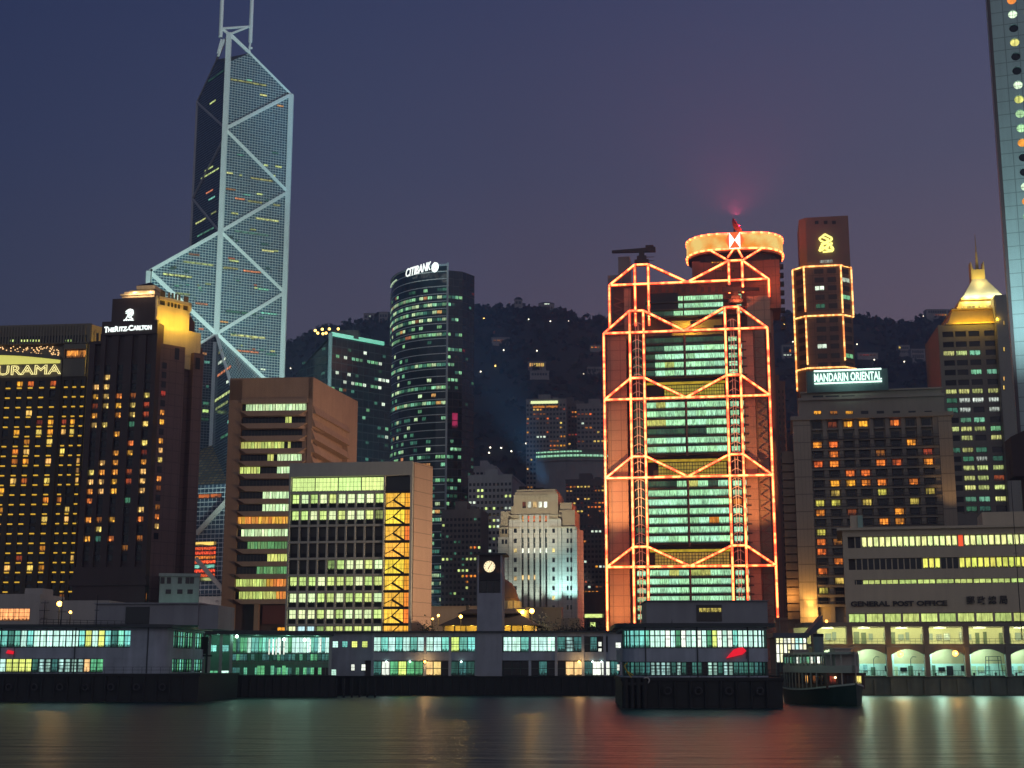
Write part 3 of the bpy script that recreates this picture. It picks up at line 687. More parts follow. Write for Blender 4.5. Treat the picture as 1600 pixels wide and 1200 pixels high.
for (a, za), (c, zc_) in zip(arc, arc[1:]): m.poly([F.pt(a, F.z(60, 569), .7), F.pt(c, F.z(60, 569), .7), F.pt(c, zc_, .7), F.pt(a, za, .7)])
m.build('lit_arch', glow('arch_light', (.75, .72, .16), .75), b)
m = MB()
for (a, za), (c, zc_) in zip(arc, arc[1:]): m.hexa([F.pt(a, za, 1.4), F.pt(c, zc_, 1.4), F.pt(c, zc_, 0), F.pt(a, za, 0), F.pt(a, za + 1.2, 1.4), F.pt(c, zc_ + 1.2, 1.4), F.pt(c, zc_ + 1.2, 0), F.pt(a, za + 1.2, 0)])
m.build('arch_cornice', FWP, b)
m = MB(); fl = glow('fairy_light', (1, .6, .25), 1.6, False)
for k in range(130):
    u_ = fr.uniform(F.u(-60, 550), F.u(95, 550)); z_ = F.z(60, 556) + fr.uniform(0, 3.2); m.box(u_, u_ + .28, .3, .45, z_, z_ + .28)
m.build('fairy_lights', fl, b, kind='stuff')
m = MB(); text(b, F, 'FURAMA', F.u(-14, 578), F.u(98, 578), F.z(60, 586.5), F.z(60, 571.5), glow('sign_tube', (1, .88, .36), 1.25), 1.2, .2, outline=.02, name='sign_lettering')
m = MB(); sd = Fac(b, -.5, 0, 62)
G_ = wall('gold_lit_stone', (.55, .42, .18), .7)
m.fbox(sd, 0, 9, zS - 30, H_, -1, .3)
for k in range(5): m.fbox(sd, 1 + 1.7 * k, 1.7 + 1.7 * k, H_ - 7, H_ - 2, .3, .6)
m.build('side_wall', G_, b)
P = Panes(); P.add(sd, 1, 8.6, H_ - 6.6, H_ - 2.4, GLASS, .35); P.finish(b)
lamp(b, 'SPOT', sd.pt(5, H_ - 22, 9), (1, .66, .1), 9000, .5, sd.pt(4.5, H_ - 4), 90, .6)

# ------------------------------------------------------------------ stepped hotel tower with lit crown
b = Bld('hotel_tower', 'dark brown hotel tower with golden lit side crown and white lion sign', 'hotel', 141, 560, 400, 9)
F = b.F; H_ = F.z(200, 506); uS = F.u(246, 560)
RB = wall('brown_granite', (.062, .040, .036), .55, .25); RP = wall('rose_granite', (.16, .095, .085), .6, .2, joint=(3, 3.3))
uSh = F.u(161.5, 540); Hs = F.z(150, 538); m = MB(); m.box(0, uSh, .3, 34, -1, Hs); m.box(uSh, uS, 0, 34, -1, H_); uT0, uT1 = F.u(171, 490), F.u(239, 490); HT = F.z(200, 464)
m.box(uT0, uT1, 1.5, 32, H_, HT); m.box(uT0 + 3, uT1 - .1, 4, 30, HT, F.z(200, 460.5)); m.build('wall', RB, b)
cx = [151, 167.5, 187.5, 209.5, 231]; cu = [F.u(x, 615) for x in cx]; ys = [574 + 14.85 * k for k in range(21)]; zr = [F.z(200, y) for y in ys]
m = MB(); hwid = .95
us = [(0, cu[0] - hwid)] + [(cu[i] + hwid, cu[i + 1] - hwid) for i in range(4)] + [(cu[4] + hwid, uS)]
for a, c in us: m.fbox(F, a, c, 0, Hs if a < uSh - 2 else H_ - 3.6, 0, .9)
m.fbox(F, uSh - .2, uS, H_ - 3.5, H_ + .6, 0, 1.2); m.fbox(F, -.2, uSh - .22, Hs - .1, Hs + .7, -8, 1.0); m.fbox(F, -.6, uS + .3, 0, F.z(200, 886), 0, 1.3); m.fbox(F, -1.5, uS + .8, F.z(200, 915), F.z(200, 906), 0, 1.8); m.build('pier', RB, b)
m = MB()
for k in range(20): m.fbox(F, .2, uS - .2, zr[k + 1] + .9, zr[k] - 1.0, 0, .25)
m.build('spandrel', wall('black_spandrel', (.03, .022, .022), .35), b)
lp = {1: '.y....', 2: 'yy....', 3: 'oyoryr', 4: 'ryoyr.', 5: 'o.oyro', 6: 'yy.gyo', 7: '..o...', 8: '...oyo', 9: '..oory', 10: '.yo.oy', 11: 'yoory.', 12: 'yyoryo', 13: 'oyo.yr', 14: 'o..g..', 15: '....yr', 16: 'oro.oo', 17: '.y...y', 18: 'ogo.r.', 19: '...r.o'}
P = Panes(); mm = {'o': lit('hotel_room_orange', (1, .36, .05), .75, 2, 1, .55, .1, 1.1, drape=.6, spot=1.6), 'y': lit('hotel_room_yellow', (.95, .62, .16), .75, 2, 1, .55, .1, 1.0, drape=.6, spot=1.6), 'r': ORD, 'g': GRD}
for k in range(21):
    for i in range(5): P.add(F, cu[i] - hwid, cu[i] + hwid, zr[k] - .95, zr[k] + .85, mm.get(lp.get(k, '......')[i], GLASS), .05)
for x in (167, 184.5, 204, 226): P.px(F, x - 3, 940, x + 3, 926, ORD if x < 200 else mm['o'], .1)
P.finish(b)
# right wing, stepping back
sd = Fac(b, uS, 2, 52); H2 = sd.z(262, 538); uW = sd.u(287, 600)
m = MB(); uw0 = 0
m.fbox(sd, 0, uW, 0, H2, -14, 0); uX = sd.u(302, 600); uY = sd.u(318, 600); H3 = sd.z(308, 551)
m.fbox(sd, uW, uX, 0, H3 - 4, -14, -3); m.fbox(sd, uX, uY, 0, H3, -14, -.5); m.build('side_wing', RP, b)
P = Panes()
for k in range(19):
    q = lp.get(k, '......')[5]; z_ = sd.z(256, 571 + 14.85 * k); P.add(sd, sd.u(252, 600), sd.u(259, 600), z_ - .9, z_ + .9, mm.get(q, GLASS), .05)
for x, y in ((276.5, 553), (309, 568)): P.px(sd, x - 3, y + 9, x + 3, y - 9, GLASS, .05)
P.finish(b)
# golden crown face
sc = Fac(b, uT1, 1.5, 58); zc0 = sc.z(240, 505); uc = sc.u(297, 480)
GD = wall('cream_crown_stone', (.62, .52, .32), .7)
m = MB(); m.fbox(sc, 0, uc, H_ + .02, HT, -6, 0); m.fbox(sc, 0, .9, zc0, HT + .4, 0, .8); m.fbox(sc, uc - .9, uc, H_ + 6, HT + .4, 0, .8); m.fbox(sc, 0, uc, HT - .6, HT + .4, 0, .8)
m.fbox(sc, 2, uc + 4, H2 - 2, H_ + .0, -8, .6); m.fbox(sc, uc * .55, uc + 4.5, H2 - 6, H2 - 2, -8, .5); m.build('crown_wall', GD, b)
P = Panes()
for a, c in ((.12, .26), (.34, .40), (.44, .50), (.54, .60), (.64, .70), (.80, .94)): P.add(sc, uc * a, uc * c, H_ + 6.2, H_ + 10.5, lit('crown_window', (.16, .07, .01), .4, 2, 1), .05)
P.finish(b)
for f_ in (.2, .5, .85): lamp(b, 'POINT', sc.pt(uc * f_, H_ + 1.5, 3.6), (1, .60, .05), 900, .4)
# stepped pyramid crown
m = MB(); x0, x1, zz = uT0 + 3.5, uT1 - .3, HT
for k, (pl_, pr, yb, yt) in enumerate(((191, 241, 461, 455), (197, 240.5, 455, 449), (204, 240, 449, 444), (212, 239.5, 444, 441))):
    d0 = 3 + 2.2 * k; Fk = F.off(-d0); a, c = Fk.u(pl_, 455), Fk.u(pr, 455); D0 = 31 - 5.5 * k; m.box(a, c, d0, D0, F.z(200, yb), F.z(200, yt) - .5); m.box(a - .35, c + .35, d0 - .35, D0 + .3, F.z(200, yt) - .48, F.z(200, yt))
m.build('crown_step', GD, b)
m = MB(); Fk = F.off(-11); a, c = Fk.u(221, 436), Fk.u(240, 436); zl0, zl1 = F.z(230, 441), F.z(230, 431)
m.box(a, c, 11, 16, zl0, zl1 - 1.2); m.box(a - 1, c + 1, 10, 17, zl1 - 1.1, zl1); m.build('lantern', GD, b)
P = Panes(); FL = Fac(b, 0, 11, 0); P.add(FL, a + .5, c - .5, zl0 + .4, zl1 - 1.5, glow('lantern_light', (1, .72, .4), 1.0, False), .05); P.finish(b, 'lantern_window')
m = MB(); zt = F.z(240, 421); xm, ym = (a + c) / 2, 13.5
m.prism([(a - 1, 10), (c + 1, 10), (c + 1, 17), (a - 1, 17)], zl1 + .02, zl1, [(xm - .1, ym - .1, zt), (xm + .1, ym - .1, zt), (xm + .1, ym + .1, zt), (xm - .1, ym + .1, zt)])
m.tube((xm, ym, zt - .2), (xm, ym, F.z(240, 401)), .14, 5); m.sphere((xm, ym, F.z(240, 401)), .4, 6, 4); m.build('lantern_roof', BLACK, b)
for f_ in (.2, .5, .8): lamp(b, 'POINT', (x0 + (x1 - x0) * f_, 1.2, HT + 2.2), (1, .66, .38), 420, .3)
for px in (200, 225): lamp(b, 'POINT', (F.u(px, 450), 4.6, F.z(200, 452)), (1, .66, .38), 200, .3)
# signs
SW = glow('white_sign', (.88, 1, .96), 1.5)
text(b, F, 'T', F.u(166.5, 515), F.u(172, 515), F.z(205, 520), F.z(205, 511), SW, 1.4, .2, .03, name='sign_lettering')
text(b, F, 'HE', F.u(172.5, 515), F.u(182, 515), F.z(205, 519.3), F.z(205, 512.6), SW, 1.4, .2, .03, name='sign_lettering')
text(b, F, 'R', F.u(183, 515), F.u(188.5, 515), F.z(205, 519), F.z(205, 510.6), SW, 1.4, .2, .03, name='sign_lettering')
text(b, F, 'ITZ-', F.u(189.5, 515), F.u(203.5, 515), F.z(205, 518.8), F.z(205, 511.8), SW, 1.4, .2, .03, name='sign_lettering')
text(b, F, 'C', F.u(204, 515), F.u(211, 515), F.z(205, 518.4), F.z(205, 510), SW, 1.4, .2, .03, name='sign_lettering')
text(b, F, 'ARLTON', F.u(211.5, 515), F.u(239.5, 515), F.z(205, 518), F.z(205, 511), SW, 1.4, .2, .03, name='sign_lettering')
FT = Fac(b, 0, 1.5, 0); m = MB()
def stroke(ps, r=.15):
    q = [FT.P(160 + x / 17.14, 460 + y / 17.14, .4) for x, y in ps]; m.path(q, r, 5)
for ps in ([(640, 480), (700, 430), (760, 405), (830, 430), (840, 500), (820, 570)], [(640, 520), (700, 500), (760, 520), (800, 470), (830, 470)], [(690, 540), (740, 560), (790, 540), (830, 480)], [(700, 570), (660, 640), (640, 680)], [(730, 570), (720, 620), (760, 640)],
           [(800, 560), (775, 610), (800, 650), (835, 670)], [(680, 450), (740, 470), (780, 430)], [(720, 500), (760, 550), (810, 530)], [(590, 700), (620, 830), (815, 830), (845, 710)], [(590, 700), (660, 680), (720, 690), (790, 680), (845, 710)], [(660, 700), (670, 800)], [(720, 690), (725, 820)], [(780, 700), (775, 800)], [(615, 790), (820, 790)]): stroke(ps)
m.build('lion_emblem', SW, b)
# low teal lit annex at its foot
s = Bld('annex', 'low pale annex in teal light with dark square windows at the brown tower foot', 'building', 250, 900, 392, -12)
m = MB(); W_ = s.F.u(312, 900); H_ = s.F.z(280, 896); m.box(0, W_, 0, 10, -1, H_); m.fbox(s.F, -.3, W_ + .3, H_ - .8, H_, .01, .4); m.build('wall', wall('pale_annex', (.4, .46, .42), .8), s)
P = Panes()
for x in (254, 264, 281, 293, 300): P.px(s.F, x - 3, 912, x + 3, 902, GLASS, .04)
for x in (263, 281, 297): P.px(s.F, x - 4, 928, x + 4, 921, GLASS, .04)
P.finish(s)
lamp(s, 'SPOT', (W_ * .5, -14, 2), (.35, 1, .8), 2600, .5, (W_ * .5, 0, 9), 80, .7)
# ------------------------------------------------------------------ brown office block with curved flank
b = Bld('office_block', 'brown stone office block with flared window bands and a curved slanting right flank', 'office block', 372, 600, 430, 4)
F = b.F; uR = F.u(489, 590); H_ = F.z(430, 590)
sd = Fac(b, uR, 0, 80); uK = sd.u(558, 640)
STW = wall('brown_stone', (.34, .24, .175), .8, .2, .2)
m = MB(); m.box(.01, uR - .01, 2.2, 33, -1, H_ - 4); m.build('core', wall('brown_core', (.10, .07, .06), .8), b)
m = MB()
m.fbox(F, -2.6, F.u(378, 620), 0, H_ - .6, -33, 0); m.fbox(F, F.u(482, 610), uR, 0, H_, -2.5, 0); m.box(-2.6, uR - .1, 0, 33.5, F.z(430, 624), H_ - .02)
# side flank: concave parapet built as a strip
N = 10; zA_, zB_ = H_, sd.z(558, 627)
for k in range(N):
    t0, t1 = k / N, (k + 1) / N; f_ = lambda t: zA_ + (zB_ - zA_) * (1 - (1 - t) ** 2.2)
    m.hexa([sd.pt(uK * t0, H_ - 16, .2), sd.pt(uK * t1, H_ - 16, .2), sd.pt(uK * t1, H_ - 16, -2), sd.pt(uK * t0, H_ - 16, -2), sd.pt(uK * t0, f_(t0), .2), sd.pt(uK * t1, f_(t1), .2), sd.pt(uK * t1, f_(t1), -2), sd.pt(uK * t0, f_(t0), -2)])
uq = sd.u(543, 660); m.fbox(sd, uq, uK, 0, zB_ - 1, -2, .22); m.fbox(sd, 0, uq, 0, H_ - 16, -3, -1.6)
m.build('wall', STW, b)
m = MB(); ys = [637 + 19.55 * k for k in range(16)]; zr = [F.z(430, y) for y in ys]; rh = 3.55
a, c = F.u(378, 620) + .01, F.u(482, 610) - .01
for k in range(16):
    z1 = zr[k] - rh * .33; z0 = (zr[k + 1] + rh * .33) if k < 15 else F.z(430, 944)
    m.hexa([F.pt(a + 2.5, z0, 1.6), F.pt(c - 2.5, z0, 1.6), F.pt(c, z0, -1), F.pt(a, z0, -1), F.pt(a, z1, 1.6), F.pt(c, z1, 1.6), F.pt(c, z1, -1), F.pt(a, z1, -1)])
m.fbox(F, a, c, zr[0] + rh * .36, F.z(430, 624), -1, .9); m.build('spandrel', wall('buff_stone', (.32, .24, .19), .8, .2), b)
m = MB()
for k in range(7):   # slanting sunshade fins of the flank
    y = 648 + 20.5 * k; za, zb = sd.z(493, y), sd.z(543, y + 29)
    m.hexa([sd.pt(.3, za, 1.2), sd.pt(uq, zb, 1.2), sd.pt(uq, zb, -1.6), sd.pt(.3, za, -1.6), sd.pt(.3, za + 2.9, .1), sd.pt(uq, zb + 2.5, .1), sd.pt(uq, zb + 2.5, -1.6), sd.pt(.3, za + 2.9, -1.6)])
m.build('sunshade', STW, b)
G = lambda k: lit('brown_office_' + k, {'w': (.66, .92, .48), 'y': (.70, .80, .2), 'g': (.16, .40, .14), 'o': (1, .42, .06)}[k], {'w': 1.1, 'y': .95, 'g': .8, 'o': .9}[k], 2, 1, .35, .09, .7, 1.2)
P = Panes()
pat = ['.wwwwwwwwwwwwwwwwwww', '.............yy.....', '....................', 'yyyyyyyyyyyyy.y.....', '........yy.wwwwwwwww', 'yyyyyy.....wwwwwwwww', '....................', '.......wwwwwwwwwwwww', '.......wwwwwwwwwwwww', 'oooooooooooooooooooo', '.wwwwwwwwwwwwwwwwwww', '...ggggggggggggggggg', '.........yyyyyyyyyyy', '......gggggggggggggg', 'yyyyyyyyyooooooooooo', '.yyyyyyyyyyyoooooooo']
F2 = F.off(-1.2)
for k, row in enumerate(pat):
    for i, ch in enumerate(row):
        u_ = a + (c - a) * i / 20; w_ = (c - a) / 20
        P.add(F2, u_ + .06, u_ + w_ - .06, zr[k] - rh / 2 + .2, zr[k] + rh / 2 - .1, G(ch) if ch != '.' else GLASS, 0)
for k, (x0, x1) in {1: (530, 541), 3: (497, 540), 2: (498, 540), 4: (500, 530)}.items():
    for q in range(6):
        xa = x0 + (x1 - x0) * q / 6; y = 668 + 20.5 * (k - 1) + (xa - 493) * .58 - 6; z_ = sd.z(xa, y)
        if k in (1, 3): P.add(sd, sd.u(xa, y), sd.u(xa, y) + (sd.u(x1, y) - sd.u(x0, y)) / 7, z_ - 1.2, z_ + 1.2, OR if q < 3 and k == 3 else G('y'), -1.4)
P.finish(b)
lamp(b, 'SPOT', sd.pt(10, 45, 60), (1, .58, .34), 60000, 1, sd.pt(uK * .5, H_ * .75), 75, .8)
m = MB(); m.fbox(F, a, c, 0, F.z(430, 985), -2, -1.0); m.fbox(F, F.u(398, 960), F.u(405, 960), 0, F.z(430, 944), -1, 1); m.build('base_wall', STW, b)
P = Panes(); P.px(F, 410, 975, 445, 946, wall('dark_red_lobby', (.12, .03, .02), .4), -.5); P.px(F, 433, 987, 445, 980, OR, -.4); P.finish(b, 'lobby_window')

# ------------------------------------------------------------------ city hall slab with lit floors
b = Bld('office_slab', 'grey framed office slab with bright floors and a yellow glazed stair bay', 'office block', 450, 850, 370, 7)
F = b.F; uR = F.u(644, 850); H_ = F.z(540, 723); sd = Fac(b, uR, 0, 72); uK = sd.u(675, 850)
FR = wall('grey_frame', (.29, .33, .32), .8, .12); SDW = wall('tan_side_render', (.34, .25, .19), .85, .15, .1, joint=(400, 3.6))
m = MB(); m.box(0, uR - .1, 1.2, 12, -1, H_ - .1); m.build('core', BLACK, b)
m = MB(); m.fbox(sd, .7, uK, -1, H_, -2, 0); m.build('side_wall', SDW, b)
g0, g1, h0, h1 = F.u(452.5, 850), F.u(598.5, 850), F.u(600.5, 850), F.u(640, 850)
yt = [744.5 + 25.85 * k for k in range(10)] + [1003]; zt = [F.z(540, y) for y in yt]
m = MB(); m.fbox(F, 0, uR, zt[0], H_, -12, .9); m.fbox(F, h1 + .1, uR, -1, zt[0] - .01, -2, .9); m.fbox(F, g1, h0, -1, zt[0] - .01, -1.2, .7); m.fbox(F, 0, g0, -1, zt[0] - .01, -1.2, .7); m.build('frame', FR, b)
m = MB(); cw = (g1 - g0) / 10
for k in range(1, 10):
    m.fbox(F, g0, g1, zt[k] - .12, zt[k] + .45, -1.2, .5)
    for i in range(1, 10): m.fbox(F, g0 + cw * i - .22, g0 + cw * i + .22, zt[k + 1] + .45, zt[k] - .13, -1.2, .35)
m.build('mullion', FR, b)
CW_ = lit('hall_office', (.62, .78, .24), 1.08, 2, 2, .18, .06, .35, .7); CWb = lit('hall_office_bright', (.80, .98, .50), 1.1, 2, 2, .15, .06, .3, .6); CWd = lit('hall_office_dim', (.34, .46, .14), .7, 2, 2, .3, .06, .5)
CBL = lit('hall_office_blue', (.55, .9, .9), 1.0, 2, 2, .1, .06, .3, .5)
pat = {1: 'abababbbba', 2: 'aabababbad', 3: '..........', 4: '..........', 5: '....dabbab', 6: 'aaabaaabaa', 7: 'bbbaabaaab', 8: 'bbbababbba', 9: 'bccdaaaaab'}
P = Panes(); F2 = F.off(-.8)
for k in range(1, 10):
    for i, ch in enumerate(pat[k]):
        zlo = zt[k + 1] + .46 + (zt[k] - zt[k + 1]) * .28
        P.add(F2, g0 + cw * i + .25, g0 + cw * (i + 1) - .25, zlo, zt[k] - .2, {'a': CW_, 'b': CWb, 'd': CWd, 'c': CBL, '.': wall('grey_blind', (.05, .05, .05), .5)}[ch], 0)
fw = (g1 - g0) / 4
for i in range(4): P.add(F2, g0 + fw * i + .1, g0 + fw * (i + 1) - .1, zt[1] + .6, zt[0] - .2, lit('hall_top_room', (.70, .90, .30), 1.1, 6, 3, .1, .035, .2, .5), 0)
P.add(F2, h0 + .1, h1 - .1, zt[1] + .6, zt[0] - .2, GLASS, 0)
STR = lit('stair_glass', (1, .60, .06), 1.05, 5, 3, .05, .04, .3, .9); STO = lit('stair_glass_orange', (1, .34, .03), 1.0, 2, 3, .05, .05, .3, .9)
for k in range(1, 10):
    P.add(F2, h0 + .1, h0 + (h1 - h0) * .76, zt[k + 1] + .5, zt[k] - .12, STR, 0); P.add(F2, h0 + (h1 - h0) * .78, h1 - .05, zt[k + 1] + .5, zt[k] - .12, STO, 0)
P.finish(b)
m = MB()
for k in range(1, 10):
    za, zb = zt[k + 1] + .5, zt[k] - .1; mid = h0 + (h1 - h0) * .32
    m.bar(F.pt(mid, (za + zb) / 2, -.45), F.pt(h1 - 1.6, za, -.45), .5, .5); m.bar(F.pt(mid, (za + zb) / 2, -.45), F.pt(h0 + (h1 - h0) * .62, zb, -.45), .3, .3); m.bar(F.pt(mid, (za + zb) / 2, -.45), F.pt(h0 + .2, za + .8, -.45), .2, .2)
    m.fbox(F, h0, h1, zt[k] - .1, zt[k] + .5, -1.2, .2)
m.build('stair_flight', BLACK, b)
lamp(b, 'SPOT', sd.pt(uK * .2, 22, 50), (1, .62, .36), 110000, 1, sd.pt(uK * .6, H_ * .5), 110, 1)

# ------------------------------------------------------------------ dark glass tower with green roof line
b = Bld('office_tower', 'dark glass tower with a glowing green roof edge and pale corner strip', 'tower', 512, 700, 640, 0)
F = Fac(b, 0, 0, 42); uR = F.u(612, 560); H_ = F.z(513, 522); L = Fac(b, -30 * math.cos(R(50)), 30 * math.sin(R(50)), -50)
TG = curtain('dark_tower_skin', (.010, .020, .024), (.03, .05, .055), 3.2, 3.9, .1)
m = MB(); pl(m, F, [(0, 0), (uR, 0), (uR, H_), (0, H_)]); pl(m, L, [(0, 0), (30, 0), (30, H_ - 2), (0, H_ - 14)])
p1, p2, p3 = F.pt(uR, 0), L.pt(0, 0), F.pt(uR, 0) + L.pt(0, 0)
m.poly([V(p1, 0), V(p3, 0), V(p3, H_), V(p1, H_)]); m.poly([V(p3, 0), V(p2, 0), V(p2, H_ - 14), V(p3, H_)]); m.poly([F.pt(0, H_ - .01), F.pt(uR, H_ - .01), V(p3, H_ - .01), L.pt(0, H_ - 14)]); m.build('glass_skin', TG, b)
m = MB(); m.tube((0, -.3, 0), (0, -.3, H_ + .5), .95, 8); m.build('corner_strip', wall('pale_corner', (.35, .5, .5), .5), b)
m = MB(); m.fbox(F, .5, uR * .86, H_ - .6, H_ + 1.2, .0, .6); m.build('roof_light', neon('green_roof', (.015, .20, .12), (.08, .60, .36), .85, 1.0, .3), b)
m = MB(); m.box(0, 12, 8, 20, H_, H_ + 4); m.build('plant_room', DCON, b)
P = Panes(); fr = random.Random(8); ph = 3.9
for k in range(34):
    z_ = H_ - 6 - k * ph; mode = {1: 'g', 4: 'g', 3: 'p', 6: 'p', 7: 'o'}.get(k, 'r'); i = 0
    while i < 15:
        mt = None; x = fr.random(); u_ = 1 + i * (uR - 2) / 15
        if mode == 'g' and 2 < i < 13: mt = fr.choice((GR, WT, GR)) if x < .9 else None
        elif mode == 'p': mt = WT if x < .2 else GRD if x < .3 else None
        else: mt = fr.choice((GR, GRD, GRD, WT, ORD, GR)) if x < (.30 if k > 8 else .12) else None
        if mt: P.add(F, u_, u_ + (uR - 2) / 15 - .4, z_ - .9, z_ + .9, mt, .06)
        i += 1
    for i in range(8):
        if fr.random() < .16: P.add(L, 2 + i * 3.5, 5 + i * 3.5, z_ - .8, z_ + .8, fr.choice((GRD, GR)), .06)
P.finish(b)
for px, py in ((504, 513), (515, 511), (526, 510.5), (540, 510.5), (508, 517), (516, 518), (521, 517)):
    q = F.P(px, py, -6); s = MB(); zz = q.z; s.tube((0, 0, H_), (0, 0, zz), .12, 5); s.cur = 1; s.sphere((0, 0, zz), .65, 8, 5)
    o = s.build('roof_lamp', [BLACK, HYL], b); o.location = (q.x, q.y, 0)

# ------------------------------------------------------------------ bow fronted bank tower
b = Bld('bank_tower', 'curved glass bank tower with white roof sign and horizontal light bands', 'tower', 607, 700, 725, 0)
p0 = Vector((0, 0, 0)); e = at(697, 700, 692); e = b.loc((e.x, 692, 4)); e.z = 0
d_ = e - p0; nrm = Vector((d_.y, -d_.x, 0)).normalized(); SEG = 10
arcp = [p0 + d_ * (k / SEG) + nrm * (8.5 * (1 - (2 * k / SEG - 1) ** 2)) for k in range(SEG + 1)]
FS = []
for a_, c_ in zip(arcp, arcp[1:]):
    q = c_ - a_; FS.append((Fac(b, a_.x, a_.y, math.degrees(math.atan2(q.y, q.x))), q.length))
H_ = FS[5][0].z(655, 417)
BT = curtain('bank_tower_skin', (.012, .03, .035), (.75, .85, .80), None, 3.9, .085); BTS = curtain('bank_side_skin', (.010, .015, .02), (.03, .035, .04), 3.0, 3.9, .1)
m = MB(); acc = 0
for F, ln_ in FS:
    m.poly([F.pt(0, 0), F.pt(ln_, 0), F.pt(ln_, H_), F.pt(0, H_)], [(acc, 0), (acc + ln_, 0), (acc + ln_, H_), (acc, H_)]); acc += ln_
m.poly([V(q, H_ - .02) for q in arcp] + [V(arcp[-1] + Vector((0, 30, 0)), H_ - .02), V(p0 + Vector((6, 30, 0)), H_ - .02)])
m.build('bow_front', BT, b)
m = MB(); m.tube(V(arcp[-1], 0), V(arcp[-1], H_ + 1), .55, 6); m.tube(V(arcp[0], 0), V(arcp[0], H_ - 6), .4, 6)
for F, ln_ in FS: m.fbox(F, 0, ln_, H_ - .6, H_ + .4, -.3, .5)
m.build('edge_frame', wall('pale_edge', (.45, .52, .52), .5), b)
S1 = Fac(b, e.x, e.y, 20); w1 = S1.u(721, 700); q1 = S1.pt(w1, 0); S2 = Fac(b, q1.x, q1.y, 55); w2 = S2.u(740, 700); H2 = S1.z(708, 423)
q2 = S2.pt(w2, 0)
m = MB(); pl(m, S1, [(0, 0), (w1, 0), (w1, H2), (0, H2)]); pl(m, S2, [(0, 0), (w2, 0), (w2, H2), (0, H2)])
m.poly([S1.pt(0, H2), S1.pt(w1, H2), S2.pt(w2, H2), V(e + Vector((0, 40, 0)), H2)]); m.poly([V(q2, 0), V(q2 + Vector((-20, 20, 0)), 0), V(q2 + Vector((-20, 20, 0)), H2), V(q2, H2)]); m.build('side_wing', BTS, b)
P = Panes(); fr = random.Random(31); ph = 3.9
dens = {0: .25, 1: .85, 2: .8, 3: .9, 4: .85, 5: .4, 6: .85, 7: .12, 8: .05, 9: .1, 10: .7, 11: .12, 12: .25, 13: .7, 14: .1, 15: .7, 16: .1}
BW = lit('bank_office', (.26, .60, .30), .85, 3, 1, .5, .08, 1.2, 1.5); BW2 = lit('bank_office_bright', (.62, .85, .45), .85, 3, 1, .5, .08, 1.0, 1.4)
for k in range(50):
    z_ = (math.floor(H_ / ph) - 3 - k) * ph + 2.2; dk = dens.get(k, fr.choice((.2, .3, .55, .4)))
    if z_ < 8: break
    for j, (F, ln_) in enumerate(FS):
        for h_ in range(2):
            if fr.random() < dk * 1.45:
                P.add(F, ln_ * h_ / 2 + .1, ln_ * (h_ + 1) / 2 - .1, z_ - 1.05, z_ + 1.05, fr.choice((BW, BW, BW2, GRD) if k < 8 else (BW2, BW, GRD, GRD, GR)) if fr.random() < .96 else ORT, .06)
    if fr.random() < .55:
        for j in range(4):
            if fr.random() < .6: P.add(S1, w1 * j / 4 + .2, w1 * (j + 1) / 4 - .2, z_ - 1, z_ + 1, fr.choice((GR, GRD, BW)), .06)
    if fr.random() < .3: x = fr.randint(0, 3); P.add(S2, w2 * x / 4 + .3, w2 * (x + 1) / 4 - .3, z_ - .8, z_ + .8, fr.choice((GRD, GRD, ORD)), .06)
z_ = S1.z(708, 657); P.add(S1, w1 * .35, w1 * .75, z_ - 4, z_ + 4, lit('red_panel', (.5, .03, .06), .5, 1, 2), .08)
P.finish(b)
lamp(b, 'SPOT', b.loc((5, 560, 14)), (.6, 1, .85), 240000, 2, b.loc((-55, 700, 95)), 50, .8)
k5 = FS[6][0]; ST_ = Fac(b, FS[4][0].o.x, FS[4][0].o.y - 1.5, math.degrees(math.atan2(d_.y, d_.x)))
text(b, ST_, 'CITIBANK', ST_.u(638, 422), ST_.u(677, 420), ST_.z(655, 429), ST_.z(655, 416), glow('bank_sign', (.95, 1, .92), 1.2), 1.6, .3, .01, shear=.25, name='sign_lettering')
m = MB(); c = ST_.P(683.5, 418.5, 1.6); rr_ = 2.0
for k in range(16):
    a0, a1 = 2 * math.pi * k / 16, 2 * math.pi * (k + 1) / 16
    m.tube(c + ST_.d * rr_ * math.cos(a0) + Vector((0, 0, rr_ * math.sin(a0))), c + ST_.d * rr_ * math.cos(a1) + Vector((0, 0, rr_ * math.sin(a1))), .62, 5)
m.tube(c - ST_.d * 1.7, c + ST_.d * 1.7, .3, 5); m.tube(c - Vector((0, 0, 1.7)), c + Vector((0, 0, 1.7)), .3, 5); m.build('sign_emblem', MATS['bank_sign'], b)
m = MB()
for k in range(3): F, ln_ = FS[k]; m.fbox(F, 0, ln_, FS[1][0].z(618, 438.5) , FS[1][0].z(618, 437.5), .2, .5)
m.build('eave_light', glow('eave_light', (.6, .8, .5), .9, False), b)

# ------------------------------------------------------------------ old stone bank with floodlit shaft
b = Bld('stone_bank', 'art deco stone bank building floodlit cyan white at its foot', 'bank', 777, 900, 560, 9)
F = b.F; u = lambda x, y=850: F.u(x, y); z = lambda y: F.z(840, y)
STN = wall('pale_granite', (.50, .47, .42), .8, .12, joint=(6, 1.6)); STT = wall('tan_granite', (.42, .35, .25), .8, .12)
sd = Fac(b, u(901), 0, 70); uK = sd.u(912, 900)
wx0, wx1 = u(812), u(858)
m = MB()
m.box(0, u(795), 1.5, 22, -1, z(838)); m.box(u(877), u(901), .8, 22, -1, z(824))
m.fbox(F, u(795), wx0, -1, z(812), -22, 0); m.fbox(F, wx1, u(877), -1, z(812), -22, 0); m.fbox(F, wx0 + .01, wx1 - .01, -1, z(949), -2, .1); m.fbox(F, wx0 + .01, wx1 - .01, z(826), z(812), -22, .0)
